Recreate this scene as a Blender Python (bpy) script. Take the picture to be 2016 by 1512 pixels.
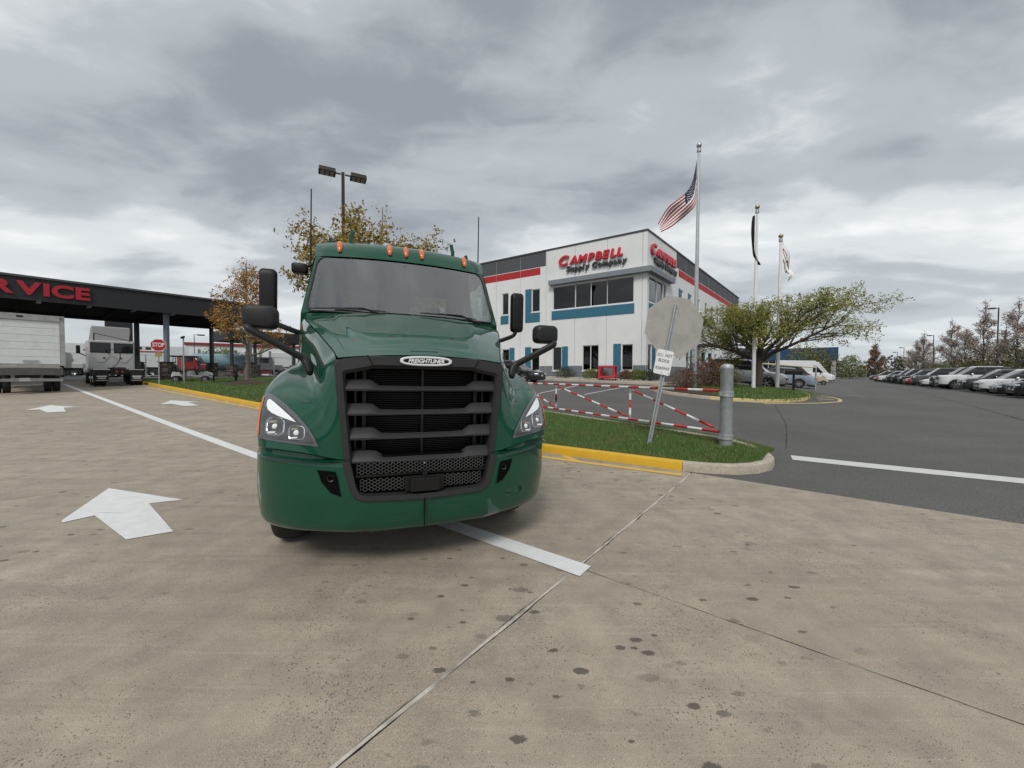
import bpy, bmesh, math, random
import numpy as np
from mathutils import Vector, Matrix
from mathutils.bvhtree import BVHTree
R = math.radians
for o in list(bpy.data.objects): bpy.data.objects.remove(o)
SC = bpy.context.scene
COL = SC.collection
rnd = random.Random(7)

# ------------------------------------------------------------------ camera
cd = bpy.data.cameras.new('camera'); cam = bpy.data.objects.new('camera', cd); COL.objects.link(cam)
cd.sensor_width = 36.0; cd.lens = 757.0/2016.0*36.0; cd.clip_start = 0.05; cd.clip_end = 3000
pit, rol = R(1.62), R(0.26)
F_ = Vector((0, math.cos(pit), -math.sin(pit))); R0 = Vector((1, 0, 0)); U0 = Vector((0, math.sin(pit), math.cos(pit)))
R_ = R0*math.cos(rol)+U0*math.sin(rol); U_ = U0*math.cos(rol)-R0*math.sin(rol)
cam.matrix_world = Matrix(((R_.x, U_.x, -F_.x, 0), (R_.y, U_.y, -F_.y, 0), (R_.z, U_.z, -F_.z, 1.6), (0, 0, 0, 1)))
SC.camera = cam

# ------------------------------------------------------------------ sky and sun
SUN_EL, SUN_AZ = 46.0, 192.0          # azimuth measured clockwise from +Y
W = bpy.data.worlds.new('World'); SC.world = W; W.use_nodes = True
nt = W.node_tree; nt.nodes.clear()
def wn(t, **k):
    n = nt.nodes.new(t)
    for a, b in k.items(): setattr(n, a, b)
    return n
def wl(a, b): nt.links.new(a, b)
def wmath(op, a, b=None, clamp=False):
    n = wn('ShaderNodeMath', operation=op); n.use_clamp = clamp
    for i, v in enumerate((a, b)):
        if v is None: continue
        if isinstance(v, (int, float)): n.inputs[i].default_value = v
        else: wl(v, n.inputs[i])
    return n.outputs[0]
wout = wn('ShaderNodeOutputWorld'); wbg = wn('ShaderNodeBackground'); wbg.inputs['Strength'].default_value = 0.1
wl(wbg.outputs[0], wout.inputs[0])
sky = wn('ShaderNodeTexSky', sky_type='NISHITA'); sky.sun_disc = False
sky.sun_elevation = R(SUN_EL); sky.sun_rotation = R(SUN_AZ)
wtc = wn('ShaderNodeTexCoord'); wsep = wn('ShaderNodeSeparateXYZ'); wl(wtc.outputs['Generated'], wsep.inputs[0])
wz = wmath('ADD', wmath('MAXIMUM', wsep.outputs['Z'], 0.0), 0.16)
wcx = wmath('DIVIDE', wsep.outputs['X'], wz); wcy = wmath('DIVIDE', wsep.outputs['Y'], wz)
wcmb = wn('ShaderNodeCombineXYZ'); wl(wcx, wcmb.inputs[0]); wl(wcy, wcmb.inputs[1])
def wnoise(scale, det, rough, dist, loc, stretch=(1, 1, 1)):
    m = wn('ShaderNodeMapping'); m.inputs['Location'].default_value = loc; m.inputs['Scale'].default_value = stretch
    m.inputs['Rotation'].default_value = (0, 0, R(18))
    wl(wcmb.outputs[0], m.inputs[0])
    n = wn('ShaderNodeTexNoise'); n.inputs['Scale'].default_value = scale; n.inputs['Detail'].default_value = det
    n.inputs['Roughness'].default_value = rough; n.inputs['Distortion'].default_value = dist
    wl(m.outputs[0], n.inputs['Vector']); return n.outputs['Fac']
big = wnoise(0.62, 3, 0.5, 0.3, (11.4, 2.6, 0), (0.8, 1.35, 1))
mid = wnoise(1.5, 7, 0.50, 0.3, (8.8, 7.5, 0), (0.75, 1.3, 1))
fin = wnoise(5.5, 7, 0.58, 0.5, (7.7, 2.9, 0), (0.8, 1.2, 1))
dens = wmath('ADD', wmath('ADD', wmath('MULTIPLY', big, 0.57), wmath('MULTIPLY', mid, 0.45)), wmath('MULTIPLY', wmath('SUBTRACT', fin, 0.5), wmath('ADD', wmath('MULTIPLY', wmath('MAXIMUM', wsep.outputs['Z'], 0.0), 0.20), 0.04)))
ramp = wn('ShaderNodeValToRGB'); wl(dens, ramp.inputs[0]); cr = ramp.color_ramp; cr.interpolation = 'EASE'
cr.elements[0].position = 0.35; cr.elements[0].color = (9.2, 9.35, 9.35, 1)
cr.elements[1].position = 0.64; cr.elements[1].color = (2.9, 3.15, 3.4, 1)
e = cr.elements.new(0.445); e.color = (6.8, 7.1, 7.25, 1)
e = cr.elements.new(0.53); e.color = (4.5, 4.85, 5.1, 1)
# thin, pale band of cloud low over the horizon
hz = wmath('SUBTRACT', 1.0, wmath('MULTIPLY', wmath('MAXIMUM', wsep.outputs['Z'], 0.0), 5.0), True)
hz = wmath('MULTIPLY', hz, 0.72)
mixh = wn('ShaderNodeMix', data_type='RGBA'); wl(hz, mixh.inputs['Factor']); wl(ramp.outputs[0], mixh.inputs['A'])
mixh.inputs['B'].default_value = (6.0, 6.45, 6.8, 1)
mixs = wn('ShaderNodeMix', data_type='RGBA'); mixs.inputs['Factor'].default_value = 0.93
wl(sky.outputs[0], mixs.inputs['A']); wl(mixh.outputs['Result'], mixs.inputs['B'])
wl(mixs.outputs['Result'], wbg.inputs['Color'])
sd = bpy.data.lights.new('sun', 'SUN'); sd.energy = 1.7; sd.angle = R(18); sd.color = (1.0, 0.965, 0.91)
sun = bpy.data.objects.new('sun', sd); COL.objects.link(sun)
sun_dir = Vector((math.sin(R(SUN_AZ))*math.cos(R(SUN_EL)), math.cos(R(SUN_AZ))*math.cos(R(SUN_EL)), math.sin(R(SUN_EL))))
sun.rotation_euler = (-sun_dir).to_track_quat('-Z', 'Y').to_euler(); sun.location = (0, 0, 60)
SC.view_settings.view_transform = 'Standard'; SC.view_settings.look = 'None'
SC.view_settings.exposure = 0.18; SC.view_settings.gamma = 1.0; SC.view_settings.use_curve_mapping = False
SC.render.engine = 'CYCLES'
try: SC.cycles.max_bounces = 8; SC.cycles.transparent_max_bounces = 16
except Exception: pass

# ------------------------------------------------------------------ materials
MATS = {}
def principled(name, col, rough=0.6, metal=0.0, coat=0.0, spec=0.5, noise=0.0, nscale=8.0, bump=0.0, bscale=60.0,
               emit=None, tint=None, tscale=2.0, tamt=0.0, coords='Object'):
    """flat colour with grain (noise), large stains (tint) and fine relief (bump)"""
    if name in MATS: return MATS[name]
    m = bpy.data.materials.new(name); m.use_nodes = True; t = m.node_tree; b = t.nodes['Principled BSDF']
    b.inputs['Base Color'].default_value = (*col, 1); b.inputs['Roughness'].default_value = rough
    b.inputs['Metallic'].default_value = metal; b.inputs['Specular IOR Level'].default_value = spec
    b.inputs['Coat Weight'].default_value = coat; b.inputs['Coat Roughness'].default_value = 0.015
    if emit: b.inputs['Emission Color'].default_value = (*emit[0], 1); b.inputs['Emission Strength'].default_value = emit[1]
    if noise or bump or tamt:
        tc = t.nodes.new('ShaderNodeTexCoord')
        def nz(s, d=6):
            n = t.nodes.new('ShaderNodeTexNoise'); n.inputs['Scale'].default_value = s; n.inputs['Detail'].default_value = d
            n.inputs['Roughness'].default_value = 0.6; t.links.new(tc.outputs[coords], n.inputs['Vector']); return n
        src = None
        if noise:
            n = nz(nscale); mr = t.nodes.new('ShaderNodeMapRange'); t.links.new(n.outputs['Fac'], mr.inputs[0])
            mr.inputs[1].default_value = 0.25; mr.inputs[2].default_value = 0.75
            mr.inputs[3].default_value = 1-noise; mr.inputs[4].default_value = 1+noise
            mx = t.nodes.new('ShaderNodeMix'); mx.data_type = 'RGBA'; mx.blend_type = 'MULTIPLY'; mx.inputs['Factor'].default_value = 1
            mx.inputs['A'].default_value = (*col, 1); t.links.new(mr.outputs[0], mx.inputs['B']); src = mx.outputs['Result']
        if tamt:
            n = nz(tscale, 4); rp = t.nodes.new('ShaderNodeMapRange'); t.links.new(n.outputs['Fac'], rp.inputs[0])
            rp.inputs[1].default_value = 0.48; rp.inputs[2].default_value = 0.72; rp.inputs[3].default_value = 0; rp.inputs[4].default_value = tamt
            mx = t.nodes.new('ShaderNodeMix'); mx.data_type = 'RGBA'; t.links.new(rp.outputs[0], mx.inputs['Factor'])
            if src: t.links.new(src, mx.inputs['A'])
            else: mx.inputs['A'].default_value = (*col, 1)
            mx.inputs['B'].default_value = (*tint, 1); src = mx.outputs['Result']
        if src: t.links.new(src, b.inputs['Base Color'])
        if bump:
            n = nz(bscale, 5); bp = t.nodes.new('ShaderNodeBump'); bp.inputs['Strength'].default_value = bump; bp.inputs['Distance'].default_value = 0.02
            t.links.new(n.outputs['Fac'], bp.inputs['Height']); t.links.new(bp.outputs[0], b.inputs['Normal'])
    MATS[name] = m; return m

def glass(name, tint, ior=1.6, rough=0.0, trans=1.0):
    if name in MATS: return MATS[name]
    m = bpy.data.materials.new(name); m.use_nodes = True; t = m.node_tree; t.nodes.clear()
    o = t.nodes.new('ShaderNodeOutputMaterial'); mx = t.nodes.new('ShaderNodeMixShader'); lw = t.nodes.new('ShaderNodeLayerWeight'); lw.inputs[0].default_value = 0.5
    pw = t.nodes.new('ShaderNodeMath'); pw.operation = 'POWER'; pw.inputs[1].default_value = 4.0; t.links.new(lw.outputs['Facing'], pw.inputs[0])
    f0 = ((ior-1)/(ior+1))**2; fr = t.nodes.new('ShaderNodeMapRange'); fr.inputs[3].default_value = f0; fr.inputs[4].default_value = 1.0; t.links.new(pw.outputs[0], fr.inputs[0])
    tr = t.nodes.new('ShaderNodeBsdfTransparent'); tr.inputs[0].default_value = (*tint, 1)
    gl = t.nodes.new('ShaderNodeBsdfGlossy'); gl.inputs['Roughness'].default_value = rough; gl.inputs['Color'].default_value = (1, 1, 1, 1)
    t.links.new(fr.outputs[0], mx.inputs[0]); t.links.new(tr.outputs[0], mx.inputs[1]); t.links.new(gl.outputs[0], mx.inputs[2]); t.links.new(mx.outputs[0], o.inputs[0])
    MATS[name] = m; return m

# ------------------------------------------------------------------ ground height
def ss(a, b, x):
    t = min(1.0, max(0.0, (x-a)/(b-a))); return t*t*(3-2*t)
def hf(X, Y):
    """height of the paved site: level round the truck, rising gently away from it"""
    if Y <= 0.5: return 0.0
    s = Y-7.0
    sp = 1.2*math.log1p(math.exp(min(40.0, s/1.2)))
    if sp > 22.0: sp = 22.0+(1-math.exp(-(sp-22.0)/6))*6
    g = 1-0.6*ss(0.35, 1.1, X/Y)
    b = 0.30*ss(14, 26, Y)*ss(-12, 0, X)*(1-ss(13, 24, X))
    return 0.036*sp*g+b
SE2 = (math.sin(R(38)), math.cos(R(38))); SE1 = (-SE2[1], SE2[0])     # the site's two directions: along the car park, along the lanes
def site(a, b): return (a*SE2[0]+b*SE1[0], a*SE2[1]+b*SE1[1])

# ------------------------------------------------------------------ mesh helpers
class MB:
    def __init__(s): s.v = []; s.f = []; s.m = []
    def add(s, vs, fs, mi=0):
        n = len(s.v); s.v += [tuple(p) for p in vs]; s.f += [tuple(i+n for i in f) for f in fs]; s.m += [mi]*len(fs); return s
    def box(s, c, d, mi=0, M=None, taper=None):
        x, y, z = d[0]/2, d[1]/2, d[2]/2; t = taper or (1, 1)
        vs = [Vector((i*x*(t[0] if k > 0 else 1), j*y*(t[1] if k > 0 else 1), k*z)) for k in (-1, 1) for j in (-1, 1) for i in (-1, 1)]
        if M is not None: vs = [M @ p for p in vs]
        vs = [p+Vector(c) for p in vs]
        return s.add(vs, [(0, 2, 3, 1), (4, 5, 7, 6), (0, 1, 5, 4), (2, 6, 7, 3), (0, 4, 6, 2), (1, 3, 7, 5)], mi)
    def tube(s, pts, rads, n=10, mi=0, caps=True, flat=1.0):
        pts = [Vector(p) for p in pts]
        if isinstance(rads, (int, float)): rads = [rads]*len(pts)
        rings = []; up = None
        for i, p in enumerate(pts):
            a = pts[max(0, i-1)]; b = pts[min(len(pts)-1, i+1)]; d = (b-a)
            if d.length < 1e-9: d = Vector((0, 0, 1))
            d.normalize()
            if up is None: up = d.orthogonal().normalized()
            up = (up-d*up.dot(d)); up = up.normalized() if up.length > 1e-6 else d.orthogonal().normalized()
            q = d.cross(up)
            rings.append([p+(up*math.cos(2*math.pi*k/n)+q*math.sin(2*math.pi*k/n)*flat)*rads[i] for k in range(n)])
        return s.loft(rings, True, caps, mi)
    def loft(s, rings, closed=True, caps=False, mi=0, mifn=None, skip=None):
        n = len(rings[0]); base = len(s.v)
        for r in rings: s.v += [tuple(p) for p in r]
        for i in range(len(rings)-1):
            for k in range(n if closed else n-1):
                if skip and skip(i, k): continue
                a = base+i*n+k; b = base+i*n+(k+1) % n
                s.f.append((a, b, b+n, a+n)); s.m.append(mifn(i, k) if mifn else mi)
        if caps:
            s.f.append(tuple(base+k for k in range(n))[::-1]); s.m.append(mi)
            s.f.append(tuple(base+(len(rings)-1)*n+k for k in range(n))); s.m.append(mi)
        return s
    def grid(s, P, mi=0):
        return s.loft(P, False, False, mi)
    def prism(s, poly, ax, o, depth, mi=0):
        """poly: 2D points; ax=(u,v) world vectors; extruded along u x v by depth"""
        u, v = Vector(ax[0]), Vector(ax[1]); n = u.cross(v).normalized(); o = Vector(o)
        a = [o+u*p[0]+v*p[1] for p in poly]; b = [q+n*depth for q in a]; k = len(poly)
        return s.add(a+b, [tuple(range(k))[::-1], tuple(range(k, 2*k))]+[(i, (i+1) % k, (i+1) % k+k, i+k) for i in range(k)], mi)
    def lathe(s, prof, axis_o, axis_d, n=20, mi=0, mis=None):
        d = Vector(axis_d).normalized(); u = d.orthogonal().normalized(); w = d.cross(u); o = Vector(axis_o)
        rings = [[o+d*h+(u*math.cos(2*math.pi*k/n)+w*math.sin(2*math.pi*k/n))*r for k in range(n)] for r, h in prof]
        return s.loft(rings, True, False, mi, (lambda i, k: mis[i]) if mis else None)
    def build(s, name, mats, parent=None, smooth=False, bevel=0.0, auto=None, sub=0, seg=2, kind=None):
        me = bpy.data.meshes.new(name); me.from_pydata(s.v, [], s.f); me.validate(verbose=False)
        if not isinstance(mats, (list, tuple)): mats = [mats]
        for m in mats: me.materials.append(m)
        if len(mats) > 1 and len(me.polygons) == len(s.m): me.polygons.foreach_set('material_index', s.m)
        bm = bmesh.new(); bm.from_mesh(me); bmesh.ops.remove_doubles(bm, verts=bm.verts, dist=1e-5); bmesh.ops.recalc_face_normals(bm, faces=bm.faces)
        bm.to_mesh(me); bm.free()
        if smooth: me.polygons.foreach_set('use_smooth', [True]*len(me.polygons))
        o = bpy.data.objects.new(name, me); COL.objects.link(o)
        if parent is not None: o.parent = parent
        if kind: o['kind'] = kind
        if bevel:
            b = o.modifiers.new('bevel', 'BEVEL'); b.width = bevel; b.segments = seg; b.limit_method = 'ANGLE'; b.angle_limit = R(35); b.harden_normals = False
        if sub:
            b = o.modifiers.new('sub', 'SUBSURF'); b.levels = sub; b.render_levels = sub
        if smooth and auto:
            try: me.set_sharp_from_angle(angle=R(auto))
            except Exception: pass
        return o
def tag(o, label=None, cat=None, group=None, kind=None):
    if label: o['label'] = label
    if cat: o['category'] = cat
    if group: o['group'] = group
    if kind: o['kind'] = kind
    return o
def thing(name, label, cat, loc=(0, 0, 0), rz=0.0, group=None, kind=None):
    o = bpy.data.objects.new(name, None); COL.objects.link(o); o.empty_display_size = 0.2
    o.location = loc; o.rotation_euler = (0, 0, rz)
    return tag(o, label, cat, group, kind)
def setting(name):
    o = bpy.data.objects.new(name, None); COL.objects.link(o); o['kind'] = 'structure'; return o
def copy_tree(o, parent=None):
    c = o.copy(); COL.objects.link(c); c.parent = parent
    for ch in list(o.children): copy_tree(ch, c)
    return c
def crom(P, t):
    """Catmull-Rom through the list P at parameter t in [0, len-1]"""
    n = len(P)-1; i = min(max(int(t), 0), n-1); u = t-i
    p1, p2 = Vector(P[i]), Vector(P[i+1]); p0 = Vector(P[i-1]) if i > 0 else p1*2-p2; p3 = Vector(P[i+2]) if i+2 <= n else p2*2-p1
    return 0.5*((2*p1)+(p2-p0)*u+(2*p0-5*p1+4*p2-p3)*u*u+(-p0+3*p1-3*p2+p3)*u**3)
def resample(P, n):
    """n+1 evenly spaced points along a polyline"""
    P = [Vector(p) for p in P]; L = [0]
    for a, b in zip(P, P[1:]): L.append(L[-1]+(b-a).length)
    out = []; j = 0
    for i in range(n+1):
        s = L[-1]*i/n
        while j < len(P)-2 and L[j+1] < s: j += 1
        out.append(P[j].lerp(P[j+1], (s-L[j])/max(1e-9, L[j+1]-L[j])))
    return out
def text_mesh(name, body, size, mat, parent=None, M=None, extrude=0.0, bold=0.0, shear=0.0, bevel=0.0, align='CENTER', sx=1.0):
    c = bpy.data.curves.new(name, 'FONT'); c.body = body; c.size = size; c.extrude = extrude; c.offset = bold; c.shear = shear
    c.bevel_depth = bevel; c.align_x = align; c.align_y = 'CENTER'; c.resolution_u = 4
    tmp = bpy.data.objects.new('tmp', c); COL.objects.link(tmp)
    bpy.context.view_layer.update()
    me = bpy.data.meshes.new_from_object(tmp.evaluated_get(bpy.context.evaluated_depsgraph_get()))
    bpy.data.objects.remove(tmp); bpy.data.curves.remove(c)
    if sx != 1.0: me.transform(Matrix.Diagonal((sx, 1, 1, 1)))
    if M is not None: me.transform(M)
    me.name = name; me.materials.clear(); me.materials.append(mat)
    o = bpy.data.objects.new(name, me); COL.objects.link(o)
    if parent is not None: o.parent = parent
    return o
def basis(o, x, y):
    """matrix with origin o and x, y axes (z = x cross y)"""
    x = Vector(x).normalized(); y = Vector(y); y = (y-x*y.dot(x)).normalized(); z = x.cross(y)
    return Matrix(((x.x, y.x, z.x, o[0]), (x.y, y.y, z.y, o[1]), (x.z, y.z, z.z, o[2]), (0, 0, 0, 1)))

# ------------------------------------------------------------------ node helper for the ground materials
class NB:
    def __init__(s, name):
        s.m = bpy.data.materials.new(name); s.m.use_nodes = True; s.t = s.m.node_tree; s.b = s.t.nodes['Principled BSDF']; MATS[name] = s.m
        s.tc = s.t.nodes.new('ShaderNodeTexCoord'); s.co = s.tc.outputs['Object']
    def lk(s, a, b): s.t.links.new(a, b)
    def mapping(s, rot=0.0, scale=(1, 1, 1), loc=(0, 0, 0), src=None):
        n = s.t.nodes.new('ShaderNodeMapping'); n.inputs['Rotation'].default_value = (0, 0, rot); n.inputs['Scale'].default_value = scale; n.inputs['Location'].default_value = loc
        s.lk(src or s.co, n.inputs[0]); return n.outputs[0]
    def noise(s, scale, det=5, rough=0.6, src=None, dist=0.0):
        n = s.t.nodes.new('ShaderNodeTexNoise'); n.inputs['Scale'].default_value = scale; n.inputs['Detail'].default_value = det
        n.inputs['Roughness'].default_value = rough; n.inputs['Distortion'].default_value = dist; s.lk(src or s.co, n.inputs['Vector']); return n.outputs['Fac']
    def voro(s, scale, src=None, feature='F1', rand=1.0, out='Distance'):
        n = s.t.nodes.new('ShaderNodeTexVoronoi'); n.inputs['Scale'].default_value = scale; n.feature = feature; n.inputs['Randomness'].default_value = rand
        s.lk(src or s.co, n.inputs['Vector']); return n.outputs[out], n
    def rng(s, x, a, b, c=0.0, d=1.0):
        n = s.t.nodes.new('ShaderNodeMapRange'); s.lk(x, n.inputs[0])
        for i, v in enumerate((a, b, c, d)): n.inputs[i+1].default_value = v
        return n.outputs[0]
    def math(s, op, a, b=None):
        n = s.t.nodes.new('ShaderNodeMath'); n.operation = op
        for i, v in enumerate((a, b)):
            if v is None: continue
            if isinstance(v, (int, float)): n.inputs[i].default_value = v
            else: s.lk(v, n.inputs[i])
        return n.outputs[0]
    def mix(s, f, a, b, blend='MIX'):
        n = s.t.nodes.new('ShaderNodeMix'); n.data_type = 'RGBA'; n.blend_type = blend
        for k, v in (('Factor', f), ('A', a), ('B', b)):
            if isinstance(v, (int, float)) and k == 'Factor': n.inputs[k].default_value = v
            elif isinstance(v, tuple): n.inputs[k].default_value = (*v, 1)
            else: s.lk(v, n.inputs[k])
        return n.outputs['Result']
    def bump(s, h, strength, dist=0.01):
        n = s.t.nodes.new('ShaderNodeBump'); n.inputs['Strength'].default_value = strength; n.inputs['Distance'].default_value = dist
        s.lk(h, n.inputs['Height']); s.lk(n.outputs[0], s.b.inputs['Normal'])
    def out(s, col, rough=0.8):
        s.lk(col, s.b.inputs['Base Color'])
        if isinstance(rough, float): s.b.inputs['Roughness'].default_value = rough
        else: s.lk(rough, s.b.inputs['Roughness'])
        return s.m
LANE = math.atan2(SE1[1], SE1[0])            # direction of the lanes
def mat_concrete():
    n = NB('concrete_paving'); al = n.mapping(rot=-LANE)
    c = n.mix(n.rng(n.noise(0.55, 5, 0.65), 0.34, 0.66), (0.330, 0.280, 0.218), (0.412, 0.356, 0.284))
    c = n.mix(n.rng(n.noise(3.2, 6, 0.65), 0.35, 0.7), c, (0.258, 0.222, 0.178))
    st = n.mapping(rot=-LANE, scale=(0.16, 3.4, 1)); c = n.mix(n.rng(n.noise(1.5, 6, 0.6, st), 0.48, 0.74, 0, 0.55), c, (0.225, 0.186, 0.148))
    st2 = n.mapping(rot=-LANE, scale=(0.5, 26, 1)); c = n.mix(n.rng(n.noise(1.5, 5, 0.6, st2), 0.55, 0.8, 0, 0.35), c, (0.50, 0.45, 0.38))
    sp = n.noise(260, 2, 0.6); c = n.mix(n.rng(sp, 0.30, 0.72, 0.72, 1.25), (0, 0, 0), c, 'MIX') if False else n.mix(1.0, c, n.mix(n.rng(sp, 0.3, 0.7), (0.56, 0.56, 0.55), (1.40, 1.40, 1.40)), 'MULTIPLY')
    # exposed dark grit and pale sand grains
    d, _ = n.voro(62); big = n.rng(n.noise(1.3, 3), 0.38, 0.60, 0.10, 0.30)
    pit = n.math('LESS_THAN', d, big); c = n.mix(n.math('MULTIPLY', pit, n.rng(n.noise(24, 2), 0.44, 0.54, 0, 0.85)), c, (0.10, 0.085, 0.072))
    d2, _ = n.voro(38, n.mapping(loc=(3, 7, 0))); c = n.mix(n.math('MULTIPLY', n.math('LESS_THAN', d2, 0.12), n.rng(n.noise(17, 2), 0.55, 0.6, 0, 0.6)), c, (0.60, 0.56, 0.50))
    # oil drips: round spots of many sizes, dense in patches, drawn out along the lanes
    for scl, th, lo, hi, amt, lx in ((1.9, 0.14, 0.50, 0.58, 0.30, 1), (3.6, 0.18, 0.50, 0.58, 0.42, 4), (6.5, 0.24, 0.48, 0.58, 0.52, 14), (12, 0.30, 0.44, 0.58, 0.85, 19)):
        v = n.mapping(rot=-LANE, scale=(0.55, 1.0, 1), loc=(lx, 2.3*lx, 0))
        dist, node = n.voro(scl, v); w = n.math('ADD', dist, n.math('MULTIPLY', n.math('SUBTRACT', n.noise(scl*5, 5, 0.7), 0.5), 0.42))
        sep = n.t.nodes.new('ShaderNodeSeparateColor'); n.lk(node.outputs['Color'], sep.inputs[0])
        r = n.math('MULTIPLY', sep.outputs[0], th)
        m = n.rng(n.math('SUBTRACT', w, r), -0.03, 0.02, 1, 0)
        m = n.math('MULTIPLY', m, n.rng(n.noise(0.45, 2, 0.5, n.mapping(loc=(lx*3, lx, 0))), lo, hi, 0, amt))
        m = n.math('MULTIPLY', m, n.rng(sep.outputs[1], 0.35, 0.6, 0.15, 1))
        c = n.mix(m, c, (0.072, 0.060, 0.050))
    n.bump(n.math('ADD', n.noise(300, 3, 0.6), n.math('MULTIPLY', n.noise(12, 4), 0.5)), 0.22, 0.003)
    return n.out(c, n.rng(n.noise(2, 3), 0.3, 0.7, 0.66, 0.9))
def mat_asphalt():
    n = NB('asphalt')
    c = n.mix(n.rng(n.noise(0.35, 5), 0.3, 0.7), (0.084, 0.083, 0.081), (0.116, 0.114, 0.110))
    d, _ = n.voro(95); c = n.mix(n.rng(d, 0.1, 0.7), n.mix(1.0, c, (1.75, 1.7, 1.65), 'MULTIPLY'), n.mix(1.0, c, (0.5, 0.5, 0.5), 'MULTIPLY'))
    d2, _ = n.voro(60); c = n.mix(n.math('MULTIPLY', n.math('LESS_THAN', d2, 0.13), 0.7), c, (0.27, 0.26, 0.25))
    st = n.mapping(rot=-LANE+math.pi/2, scale=(0.12, 1.6, 1)); c = n.mix(n.rng(n.noise(0.7, 4, 0.5, st), 0.5, 0.75, 0, 0.5), c, (0.11, 0.107, 0.10))
    n.bump(n.math('ADD', d, n.noise(160, 3)), 0.5, 0.006)
    return n.out(c, 0.85)
def mat_paint(name, col, wear=0.35, worn=(0.33, 0.29, 0.24), scuff=0.0):
    n = NB(name)
    c = n.mix(n.rng(n.noise(7, 5), 0.3, 0.7), tuple(k*0.86 for k in col), col)
    c = n.mix(n.rng(n.noise(34, 7, 0.75), 0.60, 0.70, 0, wear), c, worn)
    if scuff:
        st = n.mapping(rot=R(12), scale=(0.5, 9, 1)); c = n.mix(n.rng(n.noise(2.4, 5, 0.6, st), 0.66, 0.74, 0, scuff), c, (0.12, 0.115, 0.11))
    n.bump(n.noise(130, 4), 0.25, 0.003)
    return n.out(c, 0.62)
def mat_grass():
    n = NB('grass_turf')
    c = n.mix(n.rng(n.noise(3.0, 5), 0.3, 0.7), (0.045, 0.085, 0.016), (0.095, 0.15, 0.035))
    c = n.mix(n.rng(n.noise(60, 3), 0.3, 0.75, 0, 0.6), c, (0.022, 0.04, 0.010)); n.bump(n.noise(70, 4), 1.0, 0.04)
    return n.out(c, 0.9)
CONC, ASPH = mat_concrete(), mat_asphalt()
WPAINT = mat_paint('white_road_paint', (0.72, 0.73, 0.72), 0.6, scuff=0.85); YPAINT = mat_paint('yellow_road_paint', (0.66, 0.42, 0.075), 0.4)
WPAINT2 = mat_paint('worn_white_paint', (0.60, 0.60, 0.58), 0.8, (0.08, 0.08, 0.08))
YKERB = mat_paint('yellow_kerb_paint', (0.68, 0.40, 0.02), 0.30, (0.30, 0.22, 0.10), 0.5)
YFADE = mat_paint('faded_yellow_kerb_paint', (0.58, 0.46, 0.22), 0.7, (0.36, 0.32, 0.25), 0.3)
KERBC = principled('kerb_concrete', (0.42, 0.37, 0.30), 0.85, noise=0.22, nscale=22, bump=0.4, bscale=120, tint=(0.22, 0.19, 0.15), tscale=3, tamt=0.6)
TURF = mat_grass()
SOIL = principled('mulch', (0.055, 0.036, 0.026), 0.95, noise=0.6, nscale=55, bump=1.0, bscale=70)
SUBB = principled('sub_base', (0.022, 0.020, 0.018), 0.95, noise=0.4, nscale=9)
SEAL = principled('joint_sealant', (0.50, 0.46, 0.40), 0.8, noise=0.25, nscale=40, tint=(0.10, 0.09, 0.08), tscale=5, tamt=0.9)

def axis(*segs):
    out = []
    for a, b, st in segs:
        k = max(1, int(round((b-a)/st))); out += [a+(b-a)*i/k for i in range(k)]
    return out+[segs[-1][1]]
def sheet(mb, As, Bs, off, keep=None):
    P = [[(*site(a, b), hf(*site(a, b))+off) for b in Bs] for a in As]
    n = len(Bs); base = len(mb.v)
    for r in P: mb.v += r
    for i in range(len(As)-1):
        for j in range(n-1):
            if keep and not keep((As[i]+As[i+1])/2, (Bs[j]+Bs[j+1])/2): continue
            k = base+i*n+j; mb.f.append((k, k+n, k+n+1, k+1)); mb.m.append(0)
mb = MB(); AX = axis((-900, -200, 100), (-200, -40, 20), (-40, 60, 2.5), (60, 200, 10), (200, 900, 100))
sheet(mb, AX, axis((-900, -200, 100), (-200, -40, 20), (-40, 60, 2.5), (60, 200, 10), (200, 900, 100)), -0.075)
g = mb.build('ground', SUBB); g['kind'] = 'structure'
# asphalt of the car park, the drive and the yard behind the lanes
CE = 6.62; BMAX = 46.0
def asp_keep(a, b): return a > CE or b > BMAX
mb = MB(); sheet(mb, axis((CE, 46.62, 1.0), (46.62, 120, 5), (120, 500, 40)), axis((-300, -60, 20), (-60, -20, 4), (-20, 40, 1.0), (40, BMAX, 2), (BMAX, 120, 6), (120, 500, 40)), 0.0, None)
sheet(mb, axis((-300, -40, 20), (-40, CE, 3)), axis((BMAX, 120, 6), (120, 500, 40)), 0.0)
asp = mb.build('asphalt_road', ASPH, smooth=True); asp['kind'] = 'structure'

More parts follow.
